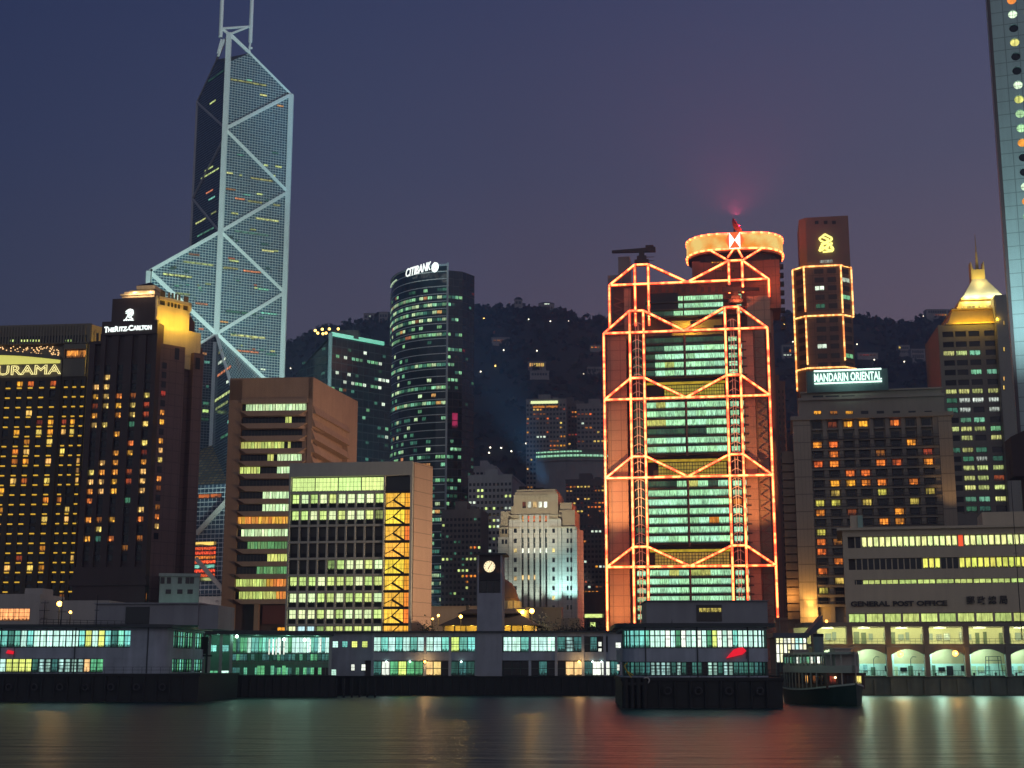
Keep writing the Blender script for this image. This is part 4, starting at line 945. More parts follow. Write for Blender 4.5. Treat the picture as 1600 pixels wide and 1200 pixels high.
m.box(wx0 + .02, wx1 - .02, 1.4, 21, -1, z(827))
m.fbox(sd, .3, uK, -1, z(828), -3, 0); m.build('wall', STN, b)
m = MB(); sp_ = (wx1 - wx0) / 5
for i in range(6): m.fbox(F, max(wx0, wx0 + sp_ * i - .75), min(wx1, wx0 + sp_ * i + .75), z(948), z(804), -1.4, .35)
m.build('pilaster', STN, b)
m = MB()
m.box(.4, u(800) - .02, 2.2, 20, z(838) + .02, z(817)); m.box(.9, u(800) - .02, 2.6, 19, z(817) + .02, z(797)); m.box(u(798), u(802), 1, 20, z(812) + .02, z(790))
m.box(u(802) + .02, u(872), .6, 20, z(812) + .02, z(772)); m.box(u(804), u(870), .9, 19.6, z(772) + .02, z(768)); m.box(u(806), u(868), 1.5, 19, z(768) + .02, z(764)); m.box(u(873), u(898), 1.6, 19, z(824) + .02, z(797)); m.box(u(874), u(893), 2.4, 19, z(797) + .02, z(785))
for k in range(9): m.fbox(F, u(815) + k * 1.25, u(815) + k * 1.25 + .5, z(779), z(774), -.55, -.3)
for y in (806, 812, 825): m.fbox(F, .0, u(900), z(y), z(y) + .45, -1.0, .2) if y == 825 else m.fbox(F, u(796), u(876), z(y), z(y) + .4, -.5, .15)
m.build('upper_block', STT, b)
m = MB(); m.box(u(808), u(820), 5, 12, z(764) + .02, z(757)); m.box(u(830), u(846), 6, 12, z(764) + .02, z(759)); m.build('plant_room', BLACK, b)
P = Panes(); F2 = F.off(-1.3)
wl = lit('bank_window_white', (.95, .98, .8), 1.0, 1, 1, .2, 0); wy = lit('bank_window_yellow', (.95, .7, .25), .8, 1, 1, .2, 0); wd_ = wall('slate_glass', (.05, .06, .06), .2)
for i in range(5):
    a_, c_ = wx0 + sp_ * i + .76, wx0 + sp_ * (i + 1) - .76
    for k, y in enumerate((828, 843, 851.5, 860, 868, 876.5, 885, 893.5, 902, 910.5, 919, 927.5, 936, 944)):
        mt = wl if k == 3 else (wy if k == 8 and i < 3 else wl if k in (11, 12) and i in (0, 2, 3) and False else wd_)
        P.add(F2, a_, c_, z(y) - (1.0), z(y) + (.95), mt, .03)
    P.px(F, 816.3 + 8.4 * i, 794, 821.5 + 8.4 * i, 784, [ORD, wl, wy, wl, wl][i], -.55)
    P.px(F, 816.3 + 8.4 * i, 816, 821.8 + 8.4 * i, 806, lit('bank_loggia', (.8, .20, .03), 1.0, 2, 2, .3), .2 - .15)
for k, y in enumerate((829, 845, 860, 875, 890, 904, 919, 934, 949)):
    P.px(F, 803, y + 3.5, 807.5, y - 3, wy if k in (2, 5) else GLASS, .04); P.px(F, 863, y + 3.5, 867, y - 3, wy if k in (2, 7) else GLASS, .04)
    for x in (885.5, 891): P.px(F, x, y + 3.5, x + 3, y - 3.5, GLASS, -.76)
    if k < 2:
        for x in (784, 789): P.px(F, x, y + 5, x + 3.5, y - 2, GLASS, -1.46)
P.finish(b)
lamp(b, 'SPOT', (u(840), -40, 40), (1, .9, .66), 60000, 1, (u(840), 1, z(790)), 60, .8)
for px, e_, c_ in ((783, 3000, (.8, .95, .8)), (806, 8000, (.8, 1, .85)), (838, 9000, (.8, 1, .85)), (868, 22000, (.55, 1, .95)), (892, 26000, (.5, 1, 1))):
    q = F.P(px, 958, 5.5); lamp(b, 'SPOT', q, c_, e_, .5, F.P(px, 850, 0), 75, .8)
lamp(b, 'SPOT', (u(840), -60, 5), (.72, .95, .8), 250000, 1, (u(840), 0, 42), 55, .9)
lamp(b, 'SPOT', (u(848), 12, z(759) + 1.5), (.15, .7, 1), 1.5e6, 2.5, (u(772), 30, z(600)), 38, 1)
# its forecourt wall
s = Bld('forecourt_wall', 'brown lamp lit wall in front of the floodlit stone bank', 'wall', 822, 970, 500, 9); m = MB(); W_ = s.F.u(877, 960)
m.box(0, W_, 0, 5, -1, s.F.z(850, 951)); m.box(W_ * .88, s.F.u(905, 965), .5, 6, -1, s.F.z(850, 966)); m.fbox(s.F, -.2, W_ + .2, s.F.z(850, 951) + .01, s.F.z(850, 951) + .5, -5, .3); m.build('wall', STT, s)
# domed court house behind the pier
b = Bld('domed_courthouse', 'old courthouse with brown dome and yellow lit drum behind the clock tower', 'courthouse', 787, 960, 500, 0)
k_ = 500 / 2200 * 1.02; z = lambda y: b.F.z(790, y)
m = MB(); m.lathe((0, 8, 0), [(24 * k_, z(938)), (24 * k_, z(934)), (22.6 * k_, z(933)), (21.5 * k_, z(928)), (18.5 * k_, z(919)), (13 * k_, z(910)), (6 * k_, z(905)), (2 * k_, z(903)), (1.8 * k_, z(898)), (.01, z(896))], 28); m.build('dome', wall('brown_copper', (.22, .12, .06), .6, .2), b)
m = MB(); m.lathe((0, 8, 0), [(25 * k_, z(975)), (25 * k_, z(938.1))], 28)
for k in range(14): a_ = 2 * math.pi * k / 14; m.tube((25.5 * k_ * math.cos(a_), 8 + 25.5 * k_ * math.sin(a_), z(960)), (25.5 * k_ * math.cos(a_), 8 + 25.5 * k_ * math.sin(a_), z(939)), .45, 6)
m.build('drum', GD, b)
m = MB(); m.box(-26, 9, -2, 25, -1, z(953)); m.box(-27, 9.6, -2.6, 25.6, z(953) + .01, z(951)); m.build('wall', GD, b)
for x in (-4.5, 1.5, 6.5): lamp(b, 'POINT', (x, -2.2, z(957)), (1, .62, .1), 1500, .4)
lamp(b, 'POINT', (8, 0, z(940)), (1, .62, .12), 700, .4)
s = Bld('wall_block', 'plain brown wall of a low block left of the black roofed pavilion', 'building', 672, 965, 430, 6); m = MB(); W_ = s.F.u(752, 960); m.box(0, W_, 0, 10, -1, s.F.z(700, 948)); m.fbox(s.F, -.3, W_, s.F.z(700, 948) + .01, s.F.z(700, 947), -10, .4); m.build('wall', STT, s)
# ------------------------------------------------------------------ orange lit bank headquarters
b = Bld('headquarters', 'bank headquarters outlined in red and orange light tubes with hanging trusses', 'skyscraper', 946.5, 900, 570, 9)
F = b.F; u = lambda x, y=750: F.u(x, y); z = lambda y, x=1075: F.z(x, y)
NE = neon('tube_red_gold', (1, .055, .008), (1, .17, .04), 3.6, 8.0, .34)
PAN = wall('service_panel', (.46, .31, .22), .55, .12, joint=(4.2, 4.2)); STEEL = wall('painted_steel', (.30, .14, .10), .5, .1); DKM = wall('bronze_dark', (.05, .04, .04), .5)
uL, uR = u(946.5), u(1207.5)
ML = (u(988), u(1010)); MR = (u(1140.5), u(1162.5)); UC = u(1075)
zg = 0
Zc = [z(517), z(621.5), z(745), z(885)]; Zp = [z(486, 1000), z(591, 1000), z(713.5, 1000), z(854.5, 1000)]
zTop = Zc[0]
# core floors of the front module and the taller rear modules
m = MB(); m.box(ML[0], u(1172), 5.5, 34, -1, zTop - .5); m.build('core', DKM, b)
FQ = F.off(-14); zb1 = FQ.z(1075, 443)
m = MB(); m.box(u(958), u(1196), 14, 36, -1, zb1 - .4); m.box(u(1088), u(1220), 20, 42, -1, z(388)); m.build('rear_core', STEEL, b)
# service towers with cladding
m = MB(); cl0, cl1 = u(950), u(981)
m.fbox(F, cl0, cl1, 0, zTop - .4, -12, -1.5); m.fbox(F, u(1166), u(1185), 0, zTop - .4, -12, -1.5); m.fbox(F, u(1186), u(1203), 0, z(512), -12, -5)
G_ = F.off(-11); m.fbox(G_, G_.u(975, 470), G_.u(986, 470), zTop, G_.z(980, 446), -11, 0); m.fbox(G_, G_.u(1167, 480), G_.u(1203, 480), zTop, G_.z(1185, 464), -11, 2); m.build('service_tower', PAN, b)
m = MB(); G_ = F.off(-16); m.fbox(G_, G_.u(966, 420), G_.u(984, 420), zb1, G_.z(975, 401), -10, 0); m.fbox(G_, G_.u(950, 450), G_.u(973, 450), zTop, G_.z(960, 431), -9, 1); m.build('lift_shaft', wall('grey_panel', (.26, .25, .25), .6, .1), b)
# stair tower chevrons
m = MB()
for k in range(28):
    zz = 4 + k * (zTop - 8) / 28; hh = (zTop - 8) / 28
    m.bar(F.pt(u(1188), zz, -3.5), F.pt(u(1203), zz + hh * .55, -3.5), .35, .35); m.bar(F.pt(u(1203), zz + hh * .55, -3.5), F.pt(u(1190), zz + hh, -3.5), .3, .3)
for k in range(5):
    y = 512 - 12 * k; m.bar(F.P(954, y, -13), F.P(970, y - 5, -13), .4, .4); m.bar(F.P(970, y - 5, -13), F.P(956, y - 11, -13), .4, .4)
m.build('stair_frame', wall('stair_steel', (.45, .2, .14), .5), b)
# glazing: floors between the trusses
GLZ = lit('bank_hall_green', (.36, .74, .42), 1.25, 8, 1, .42, .05, .5, 1.8, 5); GLY = lit('bank_hall_gold', (.62, .66, .16), .8, 4, 1, .4, .03, .5, 1.4, 7); GOR = lit('bank_hall_orange', (.9, .28, .03), .7, 4, 1, .4, .04); GDK = lit('bank_hall_dark', (.05, .13, .07), .5, 6, 1, .5, .04, 1, 1.6)
P = Panes(); sl = MB(); F2 = F.off(-2.5); F3 = F.off(-10)
def bay(y0, y1, n, rows, Fx=F2, xs=(1012, 1072.5, 1074.5, 1138), xr=(1164, 1172)):
    za, zb = F.z(1075, y0), F.z(1075, y1); hh = (za - zb) / n
    for k in range(n):
        t, bo = za - k * hh, za - (k + 1) * hh; row = rows[k % len(rows)]
        for j, (xa, xb) in enumerate(((xs[0], xs[1]), (xs[2], xs[3]))):
            ua, ub = u(xa), u(xb); nseg = 4
            for q in range(nseg):
                ch = row[j * nseg + q]; P.add(Fx, ua + (ub - ua) * q / nseg, ua + (ub - ua) * (q + 1) / nseg - .03, bo + hh * .20, t - hh * .04, {'g': GLZ, 'y': GLY, 'o': GOR, '.': GDK}[ch], 0)
        if xr: P.add(Fx, u(xr[0]), u(xr[1]), bo + hh * .24, t - hh * .06, GLZ if row[7] != '.' else GDK, 0)
        if Fx is F2:
            for mm_, off in ((ML, 0), (MR, 0)): P.add(F.off(-3.2), mm_[0] + 1.1, mm_[1] - 1.1, bo + hh * .2, t - hh * .1, (GLZ if (mm_ is MR or y0 > 780) else GDK) if not (mm_ is MR and k == 2 and y0 > 740 and y0 < 760) else GOR, 0)
        sl.fbox(Fx, u(xs[0] - 1), u(1173), bo + hh * .02, bo + hh * .17, -1.5, 1.3)
bay(524, 588, 5, ['........', '..gggggg', '.ggggggg', '.gyggggg', '.ggggggg'])
bay(625, 709, 6, ['gygggggg', 'gggggggg', 'yygggggg', '......gg', 'gggggggg', 'gggggggg'])
bay(749, 850, 7, ['...gyg.g', 'gggggggg', 'gggggggg', 'gggggggg', 'ggggggog', 'gggggggg', 'gggggggg'])
bay(889, 985, 7, ['ggygyygg', 'gggggggg', 'gggggggg', 'gggggggg', 'gggggggg', 'gggggggg', 'gggggggg'])
bay(452, 487, 3, ['...ggggg', '..gggggg', '...ggggg'], F3, xr=(1160, 1168))
sl.build('floor_edge', DKM, b)
# gold lattice levels inside each truss
for (y0, y1), a_ in zip(((594, 619), (716, 742), (858, 882)), (1040, 1028, 1020)):
    P.add(F.off(-4.4), u(a_), u(1136), F.z(1075, y1), F.z(1075, y0 + 4), lit('gold_lattice', (.50, .34, .04), .75, 24, 4, 0, .12, .2, .8), 0)
    P.add(F.off(-4.3), u(1012), u(1138), F.z(1075, y0 + 3), F.z(1075, y0 - 1), lit('gold_soffit', (.62, .36, .02), .75, 8, 1, 0, 0, .2, .8), 0)
P.finish(b)
m = MB(); m.fbox(F, u(1048, 500), u(1128, 500), zTop + .3, z(492), -12, -9.5); m.build('gold_block', wall('gold_panel', (.5, .36, .10), .6), b)
lamp(b, 'POINT', (u(1080), 5, zTop + 3), (1, .65, .12), 2600, .5)
P = Panes(); P.px(F, 1079, 508, 1090, 501, GLASS, -9.4); P.px(F, 1115, 512, 1135, 508, GLASS, -9.4)
for k in range(11): P.px(F, 1018 + 11 * k, 456, 1023 + 11 * k, 448, wall('louvre_dark', (.07, .05, .05), .6), -9.9)
P.px(F, 1014, 484, 1060, 458, GLASS, -9.95)
P.finish(b, 'plant_window')
# masts: ladder arcs per floor
m = MB(); fr = random.Random(2)
for mm_ in (ML, MR):
    for k in range(38):
        zz = 6 + k * (Zp[0] - 8) / 38; c0, c1 = mm_[0] + .9, mm_[1] - .9; w_ = (c1 - c0)
        pp = [F.pt(c0 + w_ * i / 6, zz + 1.0 * math.sin(math.pi * i / 6), -.9) for i in range(7)]; m.path(pp, .2, 4)
        m.bar(F.pt(c0 + w_ * .36, zz - 2.6, -.9), F.pt(c0 + w_ * .36, zz + .7, -.9), .3, .3); m.bar(F.pt(c0 + w_ * .64, zz - 2.6, -.9), F.pt(c0 + w_ * .64, zz + .7, -.9), .3, .3)
m.build('mast_ladder', wall('white_steel', (.85, .85, .75), .5), b)
# steel members and the light tubes riding on them
def member(fr_pts, o, off, tubes, steel, w_=1.2, r=.36):
    for a_, c_ in fr_pts:
        A_, C_ = F.pt(a_[0], a_[1], o), F.pt(c_[0], c_[1], o); steel.bar(A_, C_, w_, w_)
        tubes.tube(F.pt(a_[0], a_[1], o + off), F.pt(c_[0], c_[1], o + off), r, 6)
def truss(zc, zp, xl, xr, mls, mrs, uc, o):
    return [((xl, zc), (uc, zc)), ((uc, zc), (xr, zc)), ((xl, zc), (mls[0], zp)), ((mls[0], zp), (mls[1], zp)), ((mls[1], zp), (uc, zc)), ((uc, zc), (mrs[0], zp)), ((mrs[0], zp), (mrs[1], zp)), ((mrs[1], zp), (xr, zc))]
st = MB()
for k in range(4):
    tb = MB(); member(truss(Zc[k], Zp[k], uL, uR, ML, MR, UC, 0), 0, 1.05, tb, st); tb.build('truss_light', NE, b)
for mm_ in (ML, MR):
    for x in mm_:
        tb = MB(); member([((x, 1), (x, Zp[0]))], 0, 1.05, tb, st, 1.2, .38); tb.build('mast_light', NE, b)
for x, zt in ((uL, Zc[0]), (uR, Zc[0])):
    tb = MB(); member([((x, 1), (x, zt))], 0, 1.0, tb, st, 1.3); tb.build('edge_light', NE, b)
tb = MB(); member([((UC, Zc[k] - 1), (UC, (Zp[k + 1] if k < 3 else 2))) for k in range(4)], -.8, .1, tb, st, .7, .02); 
st.build('truss_steel', STEEL, b)
# rear upper truss
st = MB(); o = -10; FB = F.off(o)
ub = lambda x, y: FB.u(x, y)
tb = MB(); zc2, zp2 = FB.z(1075, 441.5), FB.z(1005, 414)
mls, mrs = (ub(992, 430), ub(1013, 430)), (ub(1139, 430), ub(1160, 430))
zp3 = FB.z(1149, 409)
member(truss(zc2, zp2, ub(952, 447), ub(1200, 436), mls, mrs, ub(1074, 440), 0), o, 1.05, tb, st); tb.build('truss_light', NE, b)
for x, za, zb in ((mls[0], zp2, zTop + 5), (mls[1], zp2, zTop + 5), (mrs[0], zp2, z(452)), (mrs[1], zp2, z(452)), (ub(952.5, 470), zc2, zTop + 4), (ub(1201, 440), zc2, z(460))):
    tb = MB(); member([((x, zb), (x, za))], o, 1.05, tb, st, 1.4); tb.build('mast_light', NE, b)
tb = MB()
for (x0, y0), (x1, y1) in (((1110, 392), (1138, 408)), ((1190, 389), (1161, 407)), ((1146, 390), (1137, 403)), ((1153, 390), (1160, 403))):
    member([(FB.sz(x0, y0), FB.sz(x1, y1))], o, 1.05, tb, st, 1.0, .34)
tb.build('strut_light', NE, b); st.build('upper_steel', STEEL, b)
# rooftop drum with lit wall, chevrons on its edge and the hexagon sign
FD = F.off(-14); x0, x1 = FD.u(1071, 380), FD.u(1225, 380); zt_, zb_ = FD.z(1148, 366), FD.z(1148, 388)
def pill(x0, x1, y0, y1, r, n=6):
    out_ = []
    for cx_, cy_, a0 in ((x1 - r, y0 + r, -90), (x1 - r, y1 - r, 0), (x0 + r, y1 - r, 90), (x0 + r, y0 + r, 180)):
        for k in range(n + 1): a = R(a0 + 90 * k / n); out_.append((cx_ + r * math.cos(a), cy_ + r * math.sin(a)))
    return out_
ring = pill(x0, x1, 14, 44, 13)
def drum_lit():
    m, t, bs = new_mat('drum_glow'); co = nd(t, 'ShaderNodeTexCoord'); n = nd(t, 'ShaderNodeTexNoise'); n.inputs['Scale'].default_value = .14
    t.links.new(co.outputs['Object'], n.inputs['Vector']); cr = nd(t, 'ShaderNodeValToRGB'); cr.color_ramp.elements[0].position = .35; cr.color_ramp.elements[1].position = .62
    cr.color_ramp.elements[0].color = (1, .30, .02, 1); cr.color_ramp.elements[1].color = (1, .70, .20, 1)
    t.links.new(n.outputs[0], cr.inputs[0]); t.links.new(cr.outputs[0], bs.inputs['Emission Color']); bs.inputs['Emission Strength'].default_value = .9; bs.inputs['Base Color'].default_value = (.05, .03, .01, 1); return m
m = MB(); m.prism(ring, zb_, zt_); DRUM = m.build('drum_band', drum_lit(), b)
for zz in (zt_ + .3, zb_ - .3):
    m = MB(); q = [(x, y - (.4 if y < 29 else -.4), zz) for x, y in ring]; m.path(q + q[:1], .42, 5); m.build('drum_light', NE, DRUM)
m = MB(); m.prism(pill(x0 + .5, x1 - .5, 14.5, 43.5, 12.5), zb_ - 1.5, zb_ - .02); m.prism(pill(x0 + 3, x1 - 3, 17, 41, 10), zb_ - 4.5, zb_ - 1.52); m.build('drum_base', DKM, b)
hx0, hx1 = FD.u(1139.5, 377), FD.u(1156.5, 377); hm = (hx0 + hx1) / 2; hw = (hx1 - hx0) / 2; zl, zh = zb_ - .2, zt_ + .6; zm = (zl + zh) / 2
m = MB(); m.poly([FD.pt(hx0, zl, 1), FD.pt(hx1, zl, 1), FD.pt(hx1, zh, 1), FD.pt(hx0, zh, 1)]); m.fbox(FD, hx0, hx1, zl, zh, .1, .9)
m.cur = 1
for s_ in (-1, 1):
    p_ = [FD.pt(hm + s_ * hw, zl, 1.1), FD.pt(hm + s_ * hw * 1.75, zm, 1.1), FD.pt(hm + s_ * hw, zh, 1.1)]; m.poly(p_ if s_ > 0 else p_[::-1])
p_ = [FD.pt(hx0, zh, 1.15), FD.pt(hm, zm, 1.15), FD.pt(hx1, zh, 1.15)]; m.poly(p_); m.poly([FD.pt(hx0, zl, 1.15), FD.pt(hx1, zl, 1.15), FD.pt(hm, zm, 1.15)])
m.build('hexagon_sign', [glow('sign_white', (1, .98, .9), 2.2), glow('sign_red', (.9, .16, .04), .9)], DRUM)
# red tower under the drum
m = MB(); m.fbox(FD, FD.u(1090, 430), FD.u(1219, 430), z(470), zb_ - 4.5, -26, -4); m.build('upper_tower', wall('red_panel_steel', (.32, .14, .10), .6, .2, joint=(5, 4)), b)
m = MB()
for k in range(8): y = 398 + 14 * k; m = MB(); m.fbox(FD, FD.u(1219, 430), FD.u(1226, 430), z(y) - .8, z(y) + .8, -12, -9); m.build('rung', DKM, b)
P = Panes()
for k in range(6):
    P.px(FD, 1112 + 4.2 * k, 412.5, 1115 + 4.2 * k, 407, OR, -3.9)
P.px(FD, 1119, 395.5, 1126, 393, WT, -3.9); P.px(FD, 1131, 395.5, 1140, 393, WT, -3.9)
for k in range(9): P.px(FD, 1112 + 4 * k, 424, 1115 + 4 * k, 418, ORD, -3.9)
P.finish(b, 'upper_window')
lamp(b, 'SPOT', FD.pt(hm, z(470), 12), (1, .16, .05), 7000, 1, FD.pt(hm, zb_ - 10, -4), 130, .6)
lamp(b, 'POINT', FD.pt(x1 - 6, z(430), 4), (1, .2, .06), 1800, .5)
for x_ in (u(953), u(965)): lamp(b, 'SPOT', F.pt(x_ , 3, 13), (1, .40, .14), 40000, .5, F.pt(u(966), 60, -1.5), 70, .9)
lamp(b, 'SPOT', F.pt(u(966), 40, 40), (1, .42, .15), 190000, 1, F.pt(u(966), 75, -1.5), 42, .7); lamp(b, 'SPOT', F.pt(u(1180), 40, 40), (1, .40, .14), 120000, 1, F.pt(u(1180), 75, -1.5), 42, .7)
# tilted dish with a red beacon
s = Bld('satellite_dish', 'satellite dish tinted with red beacon light, tilted on the glowing rooftop drum', 'dish', 1145, 366, 590, 0, zt_ + 4)
s.e.location = b.F.W + Matrix.Rotation(b.phi, 3, 'Z') @ Vector((hm, 17.5, 0)) + Vector((0, 0, zt_ + .1))
m = MB(); prof = [(.05, 0), (1.2, .2), (2.2, .7), (2.9, 1.5), (2.7, 1.55), (2.0, .9), (1.0, .45), (.05, .3)]; m.lathe((0, 0, 0), prof, 18); o = m.build('dish', wall('beacon_tinted_dish', (.30, .02, .04), .6), s); o.location = (0, 0, 3.4); o.rotation_euler = (R(18), R(58), 0); o.scale = (1.5,) * 3  # red of the beacon light put into the dish colour
m = MB(); m.tube((0, 0, 0), (0, 0, 3.4), .35, 8); m.bar((0, 0, 2.4), (1.9, 0, 3.9), .2, .2); m.build('stand', DKM, s)
m = MB(); m.sphere((0, 0, 0), .35, 8, 5); o = m.build('beacon', glow('red_beacon', (1, .02, .08), 6), s); o.location = (1.9, -.6, 4.6)
lamp(s, 'POINT', (2.6, -1.6, 4.6), (1, .03, .10), 7000, .4); lamp(s, 'SPOT', (.5, -3.2, 8.2), (1, .04, .09), 4e5, .4, (.5, -3.2, 60), 168, .8)
# maintenance cranes
def crane(px, py, label, flip, l, F_, o):
    q = F_.off(o).P(px, py); s = Bld('maintenance_crane', label, 'crane', px, py, 600, 0, 0); w_ = b.F.W + Matrix.Rotation(b.phi, 3, 'Z') @ Vector((q.x, q.y, 0)); s.e.location = (w_.x, w_.y, q.z + b.p.z); s.e.rotation_euler = (0, 0, b.phi)
    m = MB(); m.box(-3, 3, -2, 2, 0, 1.4); m.box(-2, 2, -1.5, 1.5, 1.4, 3.2); m.box(-1.1, 1.1, -1.1, 1.1, 3.2, 5.0); m.build('base', DKM, s)
    m = MB(); m.hexa([(-l * .75, -.7, 5.3), (l * .35, -.9, 5.0), (l * .35, .9, 5.0), (-l * .75, .7, 5.3), (-l * .75, -.7, 6.3), (l * .35, -.9, 7.0), (l * .35, .9, 7.0), (-l * .75, .7, 6.3)]); m.box(l * .1, l * .3, -1.2, 1.2, 7.0, 7.8); m.build('boom', DKM, s)
    m = MB()
    for zz in (1.2, 2.8, 5.6): m.bar((1.5, 0, zz), (5.2, 0, zz), .22, .22)
    m.build('rail', DKM, s)
    if flip: s.e.rotation_euler = (0, 0, b.phi + R(180))
crane(1003, 412, 'dark maintenance crane with long boom on the left rooftop of the orange tower', False, 17, F, -14)
crane(1150, 474, 'low maintenance crane on the right roof step in front of the red tower', True, 13, F, -7)

# ------------------------------------------------------------------ amber outlined octagonal tower
b = Bld('octagon_tower', 'slim brown tower with chamfered corners outlined in amber lights and ribbon emblem', 'tower', 1273, 800, 590, 10)
F = b.F; w_ = F.u(1319, 560); ch = 4.7
def octo(x0, x1, c, d): return [(x0, 0), (x1, 0), (x1 + c, c), (x1 + c, c + d), (x1, 2 * c + d), (x0, 2 * c + d), (x0 - c, c + d), (x0 - c, c)]
z = lambda y: F.z(1295, y)
BS = wall('brown_tile', (.17, .115, .09), .8, .15, joint=(3.1, 3.9)); BS2 = wall('brown_render', (.20, .14, .115), .8, .12)
m = MB(); m.prism(octo(0, w_, ch, 20), -1, z(416)); m.build('wall', BS, b)
f0, f1 = F.u(1260, 375), F.u(1327, 375)
m = MB(); m.prism([(f0, .3), (f1, .3), (f1 + .3, 14), (f1, 24), (f0 - 3, 24), (f0 - 2.8, 3)], z(416) + .02, z(338)); m.build('crown_block', BS2, b)
LF = Fac(b, -ch * 1, ch, -45); RF = Fac(b, w_, 0, 45); lw = ch * 1.414
AM = neon('amber_tube', (1, .26, .02), (1, .52, .14), 1.2, 2.3, .5)
rr_ = .36
ct = [(-ch, ch), (0, 0), (w_, 0), (w_ + ch, ch)]
def V3(i, y, o=.5):
    x, y_ = ct[i]; return Vector((x + (-.35 if i < 2 else .35), y_ - o, z(y)))
for ys in ((421, 415.5, 414, 417.5), (499, 493, 491, 496), (577.5, 574.5, 571.5, 576)):
    m = MB(); m.path([V3(i, y) for i, y in enumerate((ys[1],) * 4)], rr_, 5); m.build('ring_light', AM, b)
for i, y0, y1 in ((0, 416, 607), (1, 416, 486), (1, 494, 569), (2, 416, 490), (2, 494, 564), (3, 416, 493)):
    m = MB(); m.tube(V3(i, y1), V3(i, y0), rr_, 5); m.build('edge_light', AM, b)
P = Panes(); WD = wall('bronze_glass', (.035, .028, .025), .15)
for k, y in enumerate([423, 437, 450, 464, 478] + [500, 514, 528, 541, 556, 570]):
    for x0, x1 in ((1275.5, 1290), (1296, 1309.5)): P.add(F, F.u(x0, 500), F.u(x1, 500), z(y) - 1.1, z(y) + 1.1, WT if (k, x0) in ((2, 1275.5), (8, 1275.5)) else GRD if (k, x0) in ((4, 1275.5),) else WD, .05)
    P.add(LF, lw * .25, lw * .85, z(y) - 1.1, z(y) + 1.1, WD, .05); P.add(RF, lw * .15, lw * .85, z(y) - 1.1, z(y) + 1.1, GR if k in (3, 9) else WT if k == 1 else WD, .05)
P.finish(b)
P = Panes()
for x in (1273, 1287, 1300): P.px(F, x, 350, x + 6, 345, GLASS, .0)
P.finish(b, 'louvre')
FC = Fac(b, 0, .3, 0)
def ribbon(pts, r): m = MB(); m.path([FC.P(1220 + x / 4, 320 + y / 4, .8) for x, y in pts], r, 6); return m
m = MB(); YL = glow('ribbon_light', (.90, .85, .22), 1.5)
for pts in ([(275, 187), (240, 215), (248, 228), (300, 250), (318, 250), (318, 240), (250, 290), (240, 290)], [(275, 187), (318, 210), (318, 222), (270, 250), (250, 250)], [(262, 205), (300, 222), (250, 262), (300, 285)], [(240, 290), (300, 262)], [(250, 262), (240, 290)], [(300, 285), (325, 290), (328, 275), (310, 268)], [(305, 250), (325, 272)], [(262, 298), (325, 292)]):
    m.path([FC.P(1220 + x / 4, 320 + y / 4, .8) for x, y in pts], .42, 6)
m.build('ribbon_emblem', YL, b)
text(b, FC, '渣打銀行', FC.u(1281, 409), FC.u(1301, 409), FC.z(1290, 411), FC.z(1290, 406.5), glow('small_sign', (.4, .5, .45), .8, False), .4, .15, name='sign_lettering')

# ------------------------------------------------------------------ hotel with the green sign box
b = Bld('hotel', 'grey stone hotel with balconied rooms and a teal sign box on its roof', 'hotel', 1244, 800, 420, 11)
F = b.F; u = lambda x, y=700: F.u(x, y); z = lambda y, x=1360: F.z(x, y); uR = u(1489)
HS = wall('hotel_stone', (.40, .34, .27), .8, .15); HR = wall('ribbed_stone', (.46, .38, .29), .8, .12, joint=(1.1, 5.2))
z0 = z(650)
cx = [1277.5, 1302.5, 1327, 1351, 1375.5, 1400.5, 1425, 1450]; cu = [u(x, 700) for x in cx]; hw_ = 1.55
m = MB(); m.box(0.1, uR - .1, 1.2, 24, -1, z0 - .3); m.box(u(1248, 640), u(1477, 640), 2, 23, z0, z(618) - .6); m.box(u(1252, 612), u(1473, 612), 3, 22, z(618), z(607) - .4); m.build('core', HS, b)
m = MB(); m.fbox(F, 0, u(1267), -1, z0 - .9, -6, .9); m.fbox(F, u(1468), uR, -1, z0 - .9, -6, .9); m.build('corner_pier', HR, b)
m = MB(); m.fbox(F, -.6, uR + .6, z0 - .8, z0 + .4, -25, 1.4); m.fbox(F, u(1247, 640), u(1478, 640), z(621), z(617), -23, -1.2); m.fbox(F, u(1250, 612), u(1474, 612), z(609), z(606.5), -22, -2); m.build('cornice', HS, b)
rows = [661, 679] + [692.5 + 15.3 * k for k in range(17)]
m = MB(); a0, a1 = u(1267) + .01, u(1468) - .01
us = [(a0, cu[0] - 1.7)] + [(cu[i] + 1.7, cu[i + 1] - 1.7) for i in range(7)] + [(cu[7] + 1.7, a1)]
for a_, c_ in us: m.fbox(F, a_, c_, 0, z0 - .82, -1.2, .25)
for k, y in enumerate(rows):
    zz = z(y); m.fbox(F, a0, a1, zz - 1.95 if k > 1 else zz - 1.7, zz - 1.25, -1.2, .2 if k < 2 else .55)
m.build('facade', HS, b)
m = MB()
for y in rows[1:]:
    zz = z(y); m.fbox(F, a0, a1, zz - .5, zz - .38, .85, .95); m.fbox(F, a0, a1, zz - 1.24, zz - 1.12, .3, .95)
    for c_ in cu:
        for q in range(7): m.fbox(F, c_ - 2.1 + q * .68, c_ - 2.04 + q * .68, zz - 1.12, zz - .5, .88, .93)
m.build('balcony_rail', DCON, b)
P = Panes(); HO = lit('balcony_room_orange', (1, .30, .03), .9, 3, 1, .45, .08, .7, 1.1, drape=.6, spot=1.0); HYW = lit('balcony_room_yellow', (.75, .60, .10), .8, 3, 1, .45, .08, .7, 1.1, drape=.6); HD = lit('balcony_room_dark', (.02, .02, .02), .3, 3, 1, .3)
